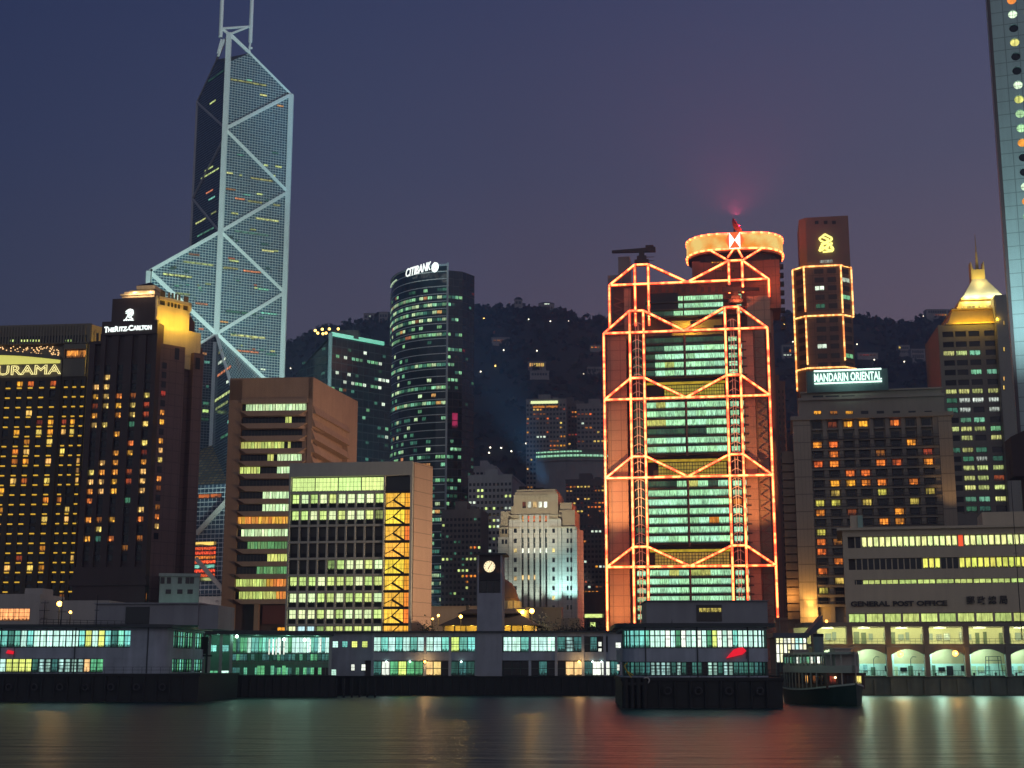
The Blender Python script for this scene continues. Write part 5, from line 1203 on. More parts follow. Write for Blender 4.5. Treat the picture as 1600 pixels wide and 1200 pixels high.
pat = ['.roo.o..', '........', 'oo....o.', '.o..r..r', 'oo..oo.o', '..oo....', '.oooo.o.', '.y..y..y', 'yy.y..y.', 'o.r..o..', '....oo..', 'y.......', 'or......', 'o.......', '.o......', 'o.......', '.y......', 'y.......', '........']
for k, y in enumerate(rows):
    for i in range(8):
        zz = z(y); mt = {'o': HO, 'y': HYW, 'r': ORD, '.': GLASS}[pat[k][i]]
        P.add(F.off(-1.1), cu[i] - 1.25, cu[i] + 1.25, zz - 1.1, zz + .95, mt, 0)
for i in range(8):
    P.px(F, cx[i] - 6 + .5 * i / 8, 648, cx[i] + 6, 642, [OR, ORD, OR, GLASS, GLASS, GLASS, GLASS, GLASS][i], -1.9)
for a_, c_, mt in ((1270, 1287, GLASS), (1290, 1312, GLASS), (1315, 1336, GLASS), (1339, 1361, BRN), (1365, 1383, GLASS), (1390, 1408, GLASS), (1414, 1422, GLASS), (1424, 1432, YG), (1438, 1454, YG)): P.px(F, a_, 633, c_, 618, mt, -2.9)
P.finish(b)
m = MB(); s0, s1 = u(1260, 590), u(1388, 590); m.fbox(F, s0, s1, z(607) - .3, z(575), -9, -1.6); SBX = m.build('sign_box', wall('teal_sign_board', (.12, .20, .19), .6), b)
GS = glow('sign_pale_green', (.72, 1, .86), 1.6); FG = F.off(-1.5)
text(SBX, FG, 'MANDARIN ORIENTAL', FG.u(1272, 588), FG.u(1377.5, 588), FG.z(1325, 595), FG.z(1325, 582), GS, .2, .2, .015, name='sign_lettering')
m = MB()
for y in (578.3, 597.8): m.fbox(FG, FG.u(1272, 588), FG.u(1377.5, 588), FG.z(1325, y) - .22, FG.z(1325, y) + .22, .1, .4)
m.build('sign_line', GS, SBX)
lamp(b, 'SPOT', (u(1325, 590), -5, z(596)), (.6, 1, .9), 600, .5, (u(1325, 590), 1.6, z(585)), 140, .6)
q = F.pt(u(1256), z(962), 2.6); lamp(b, 'SPOT', q, (1, .50, .10), 11000, .4, F.pt(u(1256), z(850), .9), 60, .8)
q = F.pt(u(1259), z(958), 3.5); lamp(b, 'POINT', q, (1, .52, .12), 1500, .5)
lamp(b, 'SPOT', F.pt(u(1483), z(840), 9), (1, .6, .25), 5000, .4, F.pt(u(1480), z(720), .9), 50, .8)
m = MB(); m.fbox(F, -3.6, -.02, -1, z(700), -12, -2)
for k in range(20): zz = z(710 + 13 * k); m.fbox(F, -3.6, -.1, zz - 1.8, zz + .2, -2, -1)
m.build('side_balcony', wall('side_stone', (.28, .19, .13), .8), b)
lamp(b, 'POINT', F.pt(-2.5, z(930), 1.5), (1, .5, .12), 900, .4)

# ------------------------------------------------------------------ tower with the golden pyramid and spire
b = Bld('spired_tower', 'stone office tower with a golden lit pyramid roof and needle spire', 'tower', 1477, 700, 520, 8)
F = b.F; u = lambda x, y=600: F.u(x, y); z = lambda y, x=1525: F.z(x, y)
TS = wall('dim_stone', (.20, .19, .16), .8, .15); RS = wall('pale_side_stone', (.30, .31, .27), .8, .12)
uR = u(1563); m = MB(); m.box(.1, uR - .1, .6, 34, -1, z(505) - .3); m.box(uR - .6, u(1584, 600), -2, 30, -1, z(466)); m.build('wall', TS, b)
FR_ = F.off(2.02); m = MB(); m.fbox(F, uR - .3, u(1584, 600), 0, z(466) + .4, 2.02, 2.5); m.build('side_slab', RS, b)
cx = [1486, 1506, 1527, 1552]; cu = [u(x) for x in cx]; rows = [521, 537, 551, 566, 581, 597, 611, 625, 640, 656, 670, 684, 703, 717, 731, 747, 762, 780, 795]
m = MB(); hh = 1.9
us = [(0, cu[0] - 2.0)] + [(cu[i] + 2.0, cu[i + 1] - 2.0) for i in range(3)]
zs = sorted([(z(rows[k + 1]) + hh * .55, z(rows[k]) - hh * .55) for k in range(len(rows) - 1)]); zs.append((z(rows[0]) + hh * .55, z(505) - .3)); zs.insert(0, (0, z(rows[-1]) - hh))
lattice(m, F, us + [(cu[3] + 2.0, uR - .7)], zs, -.6, 0); m.build('facade', TS, b)
P = Panes(); fr = random.Random(77); pr = {0: '....', 1: '....', 2: 'yyG.', 3: '....', 4: '..GG', 5: '....', 6: 'YYYY', 7: 'gWWW', 8: 'gW.W', 9: '.GG.', 10: 'yYYG', 11: '.Y.Y', 12: 'gYg.', 13: '.gWg', 14: '.YYY', 15: '.YYo', 16: '.YYY', 17: '.GGY', 18: '.gg.'}
mp_ = {'y': YGD, 'Y': lit('spire_office', (.62, .68, .22), .8, 4, 1, .5, .1, 1.0, 1.5), 'G': GR, 'g': GRD, 'W': lit('spire_white', (.7, .8, .7), .8, 4, 1, .7, .1, 1.0, 1.8), 'o': ORD, '.': GLASS}
for k, y in enumerate(rows):
    for i in range(4): P.add(F.off(-.5), cu[i] - 1.95, min(cu[i] + 1.95, uR - .8), z(y) - hh * .55, z(y) + hh * .55, mp_[pr[k][i]], 0)
for y in (505, 546, 592, 606): P.px(FR_, 1567.5, y + 4, 1570, y - 4, YW, .6)
P.finish(b)
GOLD = wall('gold_cladding', (.62, .46, .14), .5, .12); TRN = wall('ribbed_roof', (.52, .48, .36), .5, .1, joint=(.9, 500))
y_ = lambda d: d
def fr_box(m, px0, px1, pyb, pyt, px2, px3, d, D, k=0):
    a_, c_, e_, g_ = F.u(px0, pyb), F.u(px1, pyb), F.u(px2, pyt), F.u(px3, pyt); zb, zt = z(pyb), z(pyt); dd = (e_ - a_)
    m.hexa([(a_, d, zb), (c_, d, zb), (c_, D, zb), (a_, D, zb), (e_, d + dd, zt), (g_, d + dd, zt), (g_, D - dd, zt), (e_, D - dd, zt)])
m = MB(); fr_box(m, 1481, 1562, 505, 482, 1489, 1562, .2, 32); fr_box(m, 1497, 1562, 480, 463, 1503, 1562, 3.5, 28); m.box(F.u(1478, 505), F.u(1563, 505), -.5, 33, z(506), z(504)); m.box(F.u(1488, 481), F.u(1562, 481), 1.4, 31, z(481.5), z(480)); m.build('gold_tier', GOLD, b)
m = MB(); ax = F.u(1537, 417); a_, c_ = F.u(1507, 460), F.u(1573, 460); zb, zt = z(460), z(416); dm = 5 + (c_ - a_) / 2
m.prism([(a_, 5), (c_, 5), (c_, 5 + c_ - a_), (a_, 5 + c_ - a_)], zb, zb, [(ax - 1, dm - 1, zt), (ax + 1, dm - 1, zt), (ax + 1, dm + 1, zt), (ax - 1, dm + 1, zt)]); m.build('pyramid_roof', TRN, b)
m = MB(); m.box(a_ - .6, c_ + .6, 4.4, 5.6 + c_ - a_, zb - .9, zb - .02); m.build('eave', GOLD, b)
m = MB(); f0, f1 = F.u(1525, 415), F.u(1546.5, 415); zf0, zf1 = z(426), z(401)
m.hexa([(f0, dm - 2.4, zf0 - 2), (f1, dm - 2.4, zf0 - 2), (f1, dm + 2.4, zf0 - 2), (f0, dm + 2.4, zf0 - 2), (f0, dm - 2.4, zf1 - 2.2), (f1, dm - 2.4, zf1 - 2.2), (f1, dm + 2.4, zf1 - 2.2), (f0, dm + 2.4, zf1 - 2.2)])
for s_, e_ in ((f0, .9), (f1, -.9)): m.hexa([(min(s_, s_ + e_), dm - 2.4, zf1 - 2.18), (max(s_, s_ + e_), dm - 2.4, zf1 - 2.18), (max(s_, s_ + e_), dm + 2.4, zf1 - 2.18), (min(s_, s_ + e_), dm + 2.4, zf1 - 2.18), (s_ if e_ > 0 else s_ - .2, dm - 2, zf1 + 1), (s_ + .2 if e_ > 0 else s_, dm - 2, zf1 + 1), (s_ + .2 if e_ > 0 else s_, dm + 2, zf1 + 1), (s_ if e_ > 0 else s_ - .2, dm + 2, zf1 + 1)])
m.tube((ax, dm, zf1 - 2.2), (ax, dm, z(380)), .7, 8, .35); m.build('finial', GOLD, b)
m = MB(); m.tube((ax, dm, z(380)), (ax, dm, z(351)), .3, 6, .08); m.build('spire', wall('spire_metal', (.4, .3, .2), .5), b)
P = Panes()
for k in range(7): P.add(Fac(b, 0, 3.5, 0), F.u(1504, 470) + k * 2.0, F.u(1504, 470) + k * 2.0 + 1.5, z(478), z(475), YW, .6)
P.finish(b, 'tier_window')
for x in (1497, 1512, 1527, 1542, 1556): lamp(b, 'POINT', (F.u(x, 470), -.2 + 2.2, z(480) + 1.0), (1, .62, .06), 300, .3); lamp(b, 'POINT', (F.u(x, 505), -2.6, z(502)), (1, .58, .03), 500, .3)
for x in (1515, 1530, 1550, 1565): lamp(b, 'POINT', (F.u(x, 460), 3.2, zb + .6), (.95, 1, .6), 1000, .3)
lamp(b, 'POINT', (ax, dm - 6, zt - 3), (1, .8, .3), 900, .3)

# ------------------------------------------------------------------ tower with round windows at the right edge
b = Bld('porthole_tower', 'tall tower with round porthole windows cut by the right photo edge', 'skyscraper', 1600.5, 800, 345, 19)
F = b.F; H_ = 190; WW = 36
JH = wall('teal_panel', (.40, .52, .50), .5, .15, joint=(3.4, 3.55)); m = MB(); m.box(.5, WW, .8, WW, -1, H_); m.box(0, .6, -.1, WW, -1, H_); m.build('wall', JH, b)
m = MB(); m.box(-.25, .55, -.15, .0, -1, H_); m.build('corner_trim', wall('brown_trim', (.10, .075, .075), .6), b)
# facade panel with real round openings
zz0 = [2, 22, 43, 66, 87, 109, 133, 156, 178, 200, 224, 246, 268, 292, 315, 339, 361, 386]
cz = F.z(1582, 22); pit = (F.z(1582, 22) - F.z(1597, 315)) / 13; cu0 = F.u(1582.3, 22); rad = 1.16; ncol = 9
def porthole_sheet():
    m = MB(); hw2, hh2 = pit / 2, pit / 2; NSEG = 24; k_lo = int(cz / pit) - 1
    for c in range(ncol):
        for r in range(-8, k_lo):
            C_ = (cu0 + c * pit, cz - r * pit)
            for q in range(NSEG):
                a0, a1 = 2 * math.pi * q / NSEG, 2 * math.pi * (q + 1) / NSEG
                def edge(a):
                    x, y = math.cos(a), math.sin(a); t = hw2 / max(abs(x), abs(y)); return C_[0] + x * t, C_[1] + y * t
                i0, i1 = (C_[0] + rad * math.cos(a0), C_[1] + rad * math.sin(a0)), (C_[0] + rad * math.cos(a1), C_[1] + rad * math.sin(a1))
                m.poly([F.pt(*i0, 0), F.pt(*edge(a0), 0), F.pt(*edge(a1), 0), F.pt(*i1, 0)]); m.poly([F.pt(*i1, 0), F.pt(*i1, -.75), F.pt(*i0, -.75), F.pt(*i0, 0)][::-1])
    return m
lo_u = cu0 - pit / 2; m = porthole_sheet(); m.fbox(F, .56, lo_u - .0, 0, H_, -.8, .0); m.build('facade', JH, b)
lamp(b, 'SPOT', F.pt(2, 75, 34), (.62, .95, 1), 70000, 1, F.pt(4, 105, 0), 100, 1)
colr = 'owdydd wyggodd wogdggdw'.replace(' ', '')
JM = {'o': lit('port_orange', (1, .38, .05), .95, 1, 1, .1, 0, .3), 'w': lit('port_white', (.8, 1, .68), 1.05, 2, 2, .1, .05, .3), 'y': lit('port_yellow', (.85, .8, .22), 1.0, 2, 1, .3, .05, .3), 'g': lit('port_green', (.5, .85, .42), .95, 2, 2, .15, .05, .3), 'd': GLASS}
for c in range(ncol):
    for r in range(-8, 44):
        if c > 1 or cz - r * pit < 6: continue
        m = MB(); ch = colr[(r + 1) % len(colr)] if c == 0 else colr[(r * 5 + 3) % len(colr)]
        C_ = (cu0 + c * pit, cz - r * pit); m.poly([F.pt(C_[0] + 1.15 * math.cos(2 * math.pi * q / 20), C_[1] + 1.15 * math.sin(2 * math.pi * q / 20), -.7) for q in range(20)], [(.5 + .5 * math.cos(2 * math.pi * q / 20), .5 + .5 * math.sin(2 * math.pi * q / 20)) for q in range(20)])
        if r >= -2: m.build('round_window', JM[ch], b)
# dark brown sign slab beside it
b = Bld('footbridge_tower', 'dark brown block with a slanted top at the right photo edge', 'building', 1585, 760, 325, 9)
F = b.F; m = MB(); z_ = lambda y: F.z(1590, y)
m.hexa([(0, 0, z_(744)), (14, 0, z_(744)), (14, 8, z_(744)), (0, 8, z_(744)), (0, 0, z_(682)), (14, 0, z_(640)), (14, 8, z_(640)), (0, 8, z_(682))]); m.box(3, 11, 2, 7, -1, z_(744)); m.build('wall', wall('umber_panel', (.045, .025, .022), .7), b)
# ------------------------------------------------------------------ post office on its seawall
b = Bld('post_office', 'long pale post office with lit strip windows and an arcaded quay gallery', 'post office', 1322, 900, 318, 13)
F = b.F; u = lambda x, y=900: F.u(x, y); z = lambda y, x=1322: F.z(x, y); uE = u(1322) + 62
PW = wall('post_white', (.58, .49, .35), .8, .12, .15); PGR = wall('gallery_paint', (.62, .60, .40), .7, .08)
zp0, zp1 = z(839.5), z(826)
def zz_(y, x): return F.z(x, y)
A0, A1 = F.z(1336, 856.5), F.z(1336, 838.5); B0, B1 = F.z(1336, 890.5), F.z(1336, 873); C0, C1 = F.z(1340, 913.5), F.z(1340, 906); D0, D1 = F.z(1325, 973.5), F.z(1325, 958.5)
m = MB(); m.box(0, uE, 1.6, 26, D0 - 1, zp1 - .6); m.build('core', DCON, b)
m = MB()
for a_, c_ in ((A1, zp1), (B1, A0), (C1, B0), (D1, C0)): m.fbox(F, -.4, uE, a_, c_, -26, 0)
m.fbox(F, -1.6, uE, zp1 - .45, zp1 + .1, -27, .9); m.box(u(1333), u(1352), 6, 12, zp1 + .11, F.z(1340, 801)); m.box(u(1545), uE, 6, 18, zp1 + .11, zp1 + 3.6)
for a_, c_, x0 in ((A0, A1, 1327), (B0, B1, 1327), (C0, C1, 1335), (D0, D1, 1322)): m.fbox(F, -.39, u(x0), a_, c_, -3, -.05)
m.build('wall', PW, b)
m = MB(); m.fbox(F, u(1345), u(1353), zp1 + .12, F.z(1345, 801.5), -5.9, -5.6); m.build('roof_hatch', wall('pale_green_box', (.3, .45, .38), .6), b)
PA = lit('post_room', (.84, .92, .36), 1.08, 1, 1, .28, .05, .45, .9); PB = lit('post_room_yellow', (.84, .86, .14), .95, 1, 1, .28, .05, .45, .8); PC = lit('post_room_green', (.60, .78, .22), .85, 3, 1, .15, .04, .4, .8)
P = Panes(); m = MB(); F2 = F.off(-.7); ps = (F.u(1345.3, 848) - F.u(1336, 848)) 
for i in range(31):
    s0 = u(1336 if True else 0, 848) + ps * i
    P.add(F2, s0 + .2, s0 + ps - .1, A0 + .1, A1 - .1, GLASS if i == 0 else glow('red_banner', (1, .12, .04), .8, False) if i == 17 else PA, 0); q = MB(); q.fbox(F, s0 - .12, s0 + .12, A0, A1, -1.4, -.3); q.build('mullion', PW, b)
    P.add(F2, s0 + .2, s0 + ps - .1, B0 + .1, B1 - .1, GLASS if i < 11 or i in (14, 15, 16) else PB, 0); q = MB(); q.fbox(F, s0 - .12, s0 + .12, B0, B1, -1.4, -.3); q.build('mullion', PW, b)
pc_ = F.u(1376, 910) - F.u(1347.5, 910)
for i in range(10):
    s0 = u(1347.5, 910) + pc_ * (i - 1); P.add(F2, s0 + .15, s0 + pc_ - .15, C0 + .08, C1 - .08, GLASS if i == 0 else PC, 0)
    for q in range(3): m.fbox(F, s0 + pc_ * q / 3 - .07, s0 + pc_ * q / 3 + .07, C0, C1, -1.4, -.4)
pd_ = F.u(1353, 966) - F.u(1325, 966)
for i in range(10):
    s0 = u(1325, 966) + pd_ * i; P.add(F2, s0 + .2, s0 + pd_ - .2, D0 + .1, D1 - .1, PC, 0); m.fbox(F, s0 - .25, s0 + .25, D0, D1, -1.4, -.15)
P.finish(b); m.build('window_post', PW, b)
LB = wall('bronze_letters', (.05, .04, .035), .5)
FX = F.off(.05)
def slab_text(body, x0, x1, yb0, yt0, yb1, yt1):
    text(b, FX, body, FX.u(x0, 942), FX.u(x1, 942), FX.z(x0, yb0), FX.z(x0, yt0), LB, .15, .25, .045, name='sign_lettering')
slab_text('GENERAL', 1329, 1390, 948, 939.5, 0, 0); slab_text('POST', 1395, 1428, 947.5, 939, 0, 0); slab_text('OFFICE', 1432, 1480, 946.8, 938.5, 0, 0)
for k, (x0, x1, ch) in enumerate(((1510, 1523, '郵'), (1527, 1540, '政'), (1544, 1557, '總'), (1561, 1574, '局'))):
    text(b, FX, ch, FX.u(x0, 937), FX.u(x1, 937), FX.z(1545, 944), FX.z(1545, 931), LB, .15, .25, .02, name='sign_lettering')
# quay gallery in front: two open decks with arches, a seawall below
g = Bld('quay_gallery', 'two level quay gallery with arched lower bays and bright lamps on its pillars', 'gallery', 1262, 1056, 297, 2)
F = g.F; u = lambda x, y=1030: F.u(x, y); z = lambda y: F.z(1450, y); g1 = u(1345) + 60
zr, zf, zd, zq = z(977), z(1006), z(1010), z(1055.5); zr2 = z(979)
GP = wall('gallery_concrete', (.20, .19, .16), .8, .15)
px_pill = [1274, 1329, 1389.5, 1449, 1511.5, 1575.5, 1640]; pu = [u(x) for x in px_pill]
m = MB(); m.box(-.3, g1, -.3, 12, zr2, zr + .6); m.box(0, g1, 0, 9, zf - .55, zf); m.build('deck', GP, g)
m = MB()
for x in pu:
    m = MB(); m.fbox(F, x - .5, x + .5, zq - .3, zf - .56, -.9, .25); m.build('pillar', GP, g); m = MB(); m.fbox(F, x - .6, x + .6, zf + .01, zr2 - .01, -.9, .15); m.build('pillar', GP, g)
m = MB()   # arched fascia between the pillars
for x0, x1 in zip(pu, pu[1:]):
    a_, c_ = x0 + .51, x1 - .51; n = 14; top = zf - .57; sp = 1.5
    f_ = lambda t: top - .5 - sp * (2 * t - 1) ** 2 * .8
    for k in range(n):
        t0, t1 = k / n, (k + 1) / n; p0, p1 = a_ + (c_ - a_) * t0, a_ + (c_ - a_) * t1
        m.hexa([F.pt(p0, f_(t0), 0), F.pt(p1, f_(t1), 0), F.pt(p1, f_(t1), -.6), F.pt(p0, f_(t0), -.6), F.pt(p0, top, 0), F.pt(p1, top, 0), F.pt(p1, top, -.6), F.pt(p0, top, -.6)])
m.build('arch', GP, g)
m = MB(); m.box(-1, g1, 9.2, 10, zf + .02, zr2 - .01); m.build('upper_back_wall', PGR, g)
m = MB(); m.box(-1, g1, 9.2, 10, zq - .3, zf - .57); m.build('lower_back_wall', wall('sodium_tinted_wall', (.68, .44, .26), .7, .1), g)  # orange of the sodium light put into the wall colour
m = MB(); m.box(-1, g1, 8.9, 9.18, zq - .29, zq + 2.4)
for x0, x1 in zip(pu, pu[1:]): m.box((x0 * .72 + x1 * .28) - .5, (x0 * .72 + x1 * .28) + .5, 7.6, 8.6, zq - .3, zf - .57)
m.build('dado', wall('light_tinted_dado', (.72, .85, .80), .5, .1), g)  # bright cyan of the gallery light put into the dado colour
m = MB()
for x0, x1 in zip(pu, pu[1:]):
    for zz in (zf + 1.05, zf + .55): m.bar(F.pt(x0 + .6, zz, .05), F.pt(x1 - .6, zz, .05), .07, .07)
    for q in range(1, 7): x = x0 + (x1 - x0) * q / 7; m.bar(F.pt(x, zf, .05), F.pt(x, zf + 1.05, .05), .05, .05)
    for q in range(1, 12): x = x0 + (x1 - x0) * q / 12; m.bar(F.pt(x, zq - .1, .1), F.pt(x, zq + 1.0, .1), .05, .05)
    m.bar(F.pt(x0 + .7, zq + 1.0, .1), F.pt(x1 - .7, zq + 1.0, .1), .07, .07)
m.build('railing', BLACK, g)
FB = Fac(g, 0, 9.1, 0); P = Panes(); fr = random.Random(5)
DW = lit('gallery_window', (.85, 1, .55), .9, 3, 3, .1, .06); DKD = wall('green_door', (.10, .13, .09), .5)
for i, (x0, x1) in enumerate(zip(pu, pu[1:])):
    w_ = x1 - x0
    for q in range(4):
        a_ = x0 + w_ * (.14 + .2 * q); mt = fr.choice((DKD, DKD, DW, wall('notice_board', (.25, .3, .3), .6)))
        P.add(FB, a_, a_ + fr.uniform(.7, 1.3), zf + (.05 if mt is DKD else .9), zf + fr.uniform(2.1, 2.7), mt, .05)
        a_ = x0 + w_ * (.12 + .21 * q); P.add(FB.off(.3), a_, a_ + fr.uniform(.8, 1.4), zq - .1 if q % 2 else zq + .8, zq + fr.uniform(1.6, 2.2), fr.choice((DKD, CY, GLASS, PGR)), .05)
P.finish(g, 'door_or_window')
TUBEL = glow('fluorescent', (.55, 1, .86), 3.0)
for i, (x0, x1) in enumerate(zip(pu, pu[1:])):
    c = (x0 + x1) / 2
    m = MB(); m.box(c - 1.8, c + 1.8, 4.2, 4.5, zf - .75, zf - .6); m.build('ceiling_light', TUBEL, g)
    lamp(g, 'POINT', (c, 6.3, zf - 1.3), (.46, 1, .86), 900, .3); lamp(g, 'POINT', (c, 4.5, zr2 - .8), (.95, 1, .5), 800, .3)
    m = MB(); m.box(c - 1.2, c + 1.2, 4.4, 4.7, zr2 - .25, zr2 - .1); m.build('ceiling_light', glow('warm_tube', (.95, 1, .6), 2.0), g)
SOD = glow('sodium_lamp', (1, .40, .07), 5)
for px, py in ((1325, 1024), (1404, 1022), (1490, 1021)):
    q = F.P(px, py, 1.3); m = MB(); m.sphere(q, .6, 10, 6); SG = m; m = MB(); m.bar(q + F.n * -1.2, q, .1, .1); SG.build('lamp_globe', SOD, m.build('lamp_arm', BLACK, g))
    lamp(g, 'POINT', q + F.n * .6, (1, .5, .15), 450, .3)
s = Bld('seawall', 'dark stained concrete seawall under the arched quay gallery', 'seawall', 1240, 1087, 298.3, 2, 0); F_ = s.F
m = MB(); m.box(0, 95, 0, 14, -3, zq + g.p.z - .32); m.box(-.2, 95, -.25, 14, zq + g.p.z - .31, zq + g.p.z - .05)
for k in range(26): m.box(3 + k * 3.4, 3.5 + k * 3.4, -.35, 0, -1, 3.2)
m.build('wall', wall('wet_concrete', (.13, .16, .12), .75, .4, .4), s)
for k, px in enumerate((1352, 1392, 1436, 1462, 1522, 1556, 1588)):
    o = Bld('bollard', 'small iron mooring bollard on the quay edge under the arched gallery', 'bollard', px, 1053, 298.6, 2, zq + g.p.z - .05, 'bollards along the quay edge'); m = MB(); m.lathe((0, 0, 0), [(.01, 0), (.24, 0), (.2, .1), (.17, .42), (.28, .5), (.28, .58), (.01, .64)], 12); m.build('post', BLACK, o)
s = Bld('stair_frame', 'black tubular gantry frame standing on the quay below the arches', 'gantry', 1540, 1053, 299, 2, zq + g.p.z - .04); m = MB()
w_ = s.F.u(1567, 1050); h_ = 3.9
for x in (0, w_ * .2, w_ * .8, w_): m.bar((x, 0, 0), (x * .86 + w_ * .07, 0, h_), .12, .12)
for zz in (h_, h_ * .8): m.bar((w_ * .08, 0, zz), (w_ * .92, 0, zz), .12, .12)
m.build('frame', BLACK, s)
for px, lab in ((1366, 'left of the lamp lit pillar'), (1424, 'between the two bright pillar lamps')):
    s = Bld('davit_post', 'thin black davit post on the quay edge ' + lab, 'post', px, 1053, 299.2, 2, zq + g.p.z - .04); m = MB(); m.bar((0, 0, 0), (0, 0, 3.4), .12, .12); m.path([(0, 0, 3.4), (.5, 0, 3.9), (1.2, 0, 3.8)], .06, 5); m.build('post', BLACK, s)
# slanted canopy end and lit waiting hall between the pier and the gallery
s = Bld('waiting_hall', 'brightly lit glazed waiting hall between the curved pier and the quay gallery', 'waiting hall', 1214, 1050, 288, 4, 4.0); F_ = s.F; W_ = F_.u(1262, 1030)
m = MB(); m.box(-.6, W_ + .4, -.6, 12, F_.z(1235, 996), F_.z(1235, 989)); m.hexa([(W_ * .95, -1, F_.z(1235, 998)), (W_ + 3.2, -1, F_.z(1290, 978)), (W_ + 3.2, 6, F_.z(1290, 978)), (W_ * .95, 6, F_.z(1235, 998)), (W_ * .95, -1, F_.z(1235, 993)), (W_ + 3.2, -1, F_.z(1290, 962)), (W_ + 3.2, 6, F_.z(1290, 962)), (W_ * .95, 6, F_.z(1235, 993))]); m.build('roof', wall('slate_roof', (.10, .11, .14), .6), s)
m = MB(); m.box(0, W_, 1, 11, 0, F_.z(1235, 996)); m.build('core', DCON, s)
P = Panes(); mt = [lit('hall_bright_' + c, col, 1.15, 1, 2, .12, .06, .6, .7) for c, col in (('w', (.95, 1, .82)), ('y', (.9, .85, .5)), ('c', (.5, .9, .8)))]
for k in range(8):
    P.add(F_, W_ * k / 8 + .1, W_ * (k + 1) / 8 - .1, F_.z(1235, 1036), F_.z(1235, 1006), mt[[0, 1, 0, 1, 0, 2, 0, 1][k]], -.6); P.add(F_, W_ * k / 8 + .1, W_ * (k + 1) / 8 - .1, F_.z(1235, 1005), F_.z(1235, 997), mt[[1, 1, 0, 0, 1, 2, 2, 0][k]], -.6)
P.finish(s); m = MB()
for k in range(9): m.fbox(F_, W_ * k / 8 - .09, W_ * k / 8 + .09, 0, F_.z(1235, 996), -1, -.3)
m.build('mullion', wall('pier_green_paint', (.10, .16, .14), .6), s)
m = MB(); q = F_.P(1290, 971, 1.2); m.sphere(q, .3, 8, 5); m.build('lamp_globe', SOD, s)

# ------------------------------------------------------------------ piers
PG = wall('pier_grey', (.36, .41, .47), .75, .32, .35); PT = wall('pier_trim', (.05, .06, .065), .6); PILE = wall('pier_piles', (.02, .022, .02), .7, .3); BOX = wall('roof_box_grey', (.27, .28, .30), .75, .2, .2)
GFR = wall('window_green_frame', (.04, .08, .07), .5)
CYB = lit('pier_pane_bright', (.60, .98, .84), 1.15, 2, 3, .12, .045, .5, .9); CYM = lit('pier_pane_mid', (.22, .72, .58), .95, 2, 3, .3, .045, .8, 1.1); CYD = lit('pier_pane_dim', (.06, .22, .19), .6, 2, 3, .4, .05, 1, 1.3); PYL = lit('pier_pane_yellow', (.80, .92, .22), 1.05, 3, 3, .2, .045, .4, .8); PGN = lit('pier_pane_green', (.12, .48, .25), .8, 2, 3, .3, .045, .7, 1.1); PWM = lit('pier_warm', (1, .62, .25), 1.1, 1, 1, .15, .03, .3, .9)
PST = lit('pier_striplights', (.5, .85, .75), .7, 1, 4, .0, .16, .8, 1.6)
KEY = {'B': CYB, 'M': CYM, 'D': CYD, 'Y': PYL, 'G': PGN, 'W': PWM, 'S': PST, '.': GLASS, 'w': lit('pier_white', (.92, 1, .86), 1.15, 2, 2, .12, .05, .4, .8)}
def ring_path(W_, D_, r, n=6):
    pts = []
    for k in range(n + 1): a = R(180 + 90 * k / n); pts.append((r + r * math.cos(a), r + r * math.sin(a)))
    for k in range(n + 1): a = R(270 + 90 * k / n); pts.append((W_ - r + r * math.cos(a), r + r * math.sin(a)))
    return pts + [(W_, D_), (0, D_)]
def inset(p, o, W_, D_):
    cx_, cy_ = W_ / 2, D_ / 2; return [(x + (o if x < cx_ else -o) * (1 if True else 0), y + (o if y < cy_ else -o)) for x, y in p]
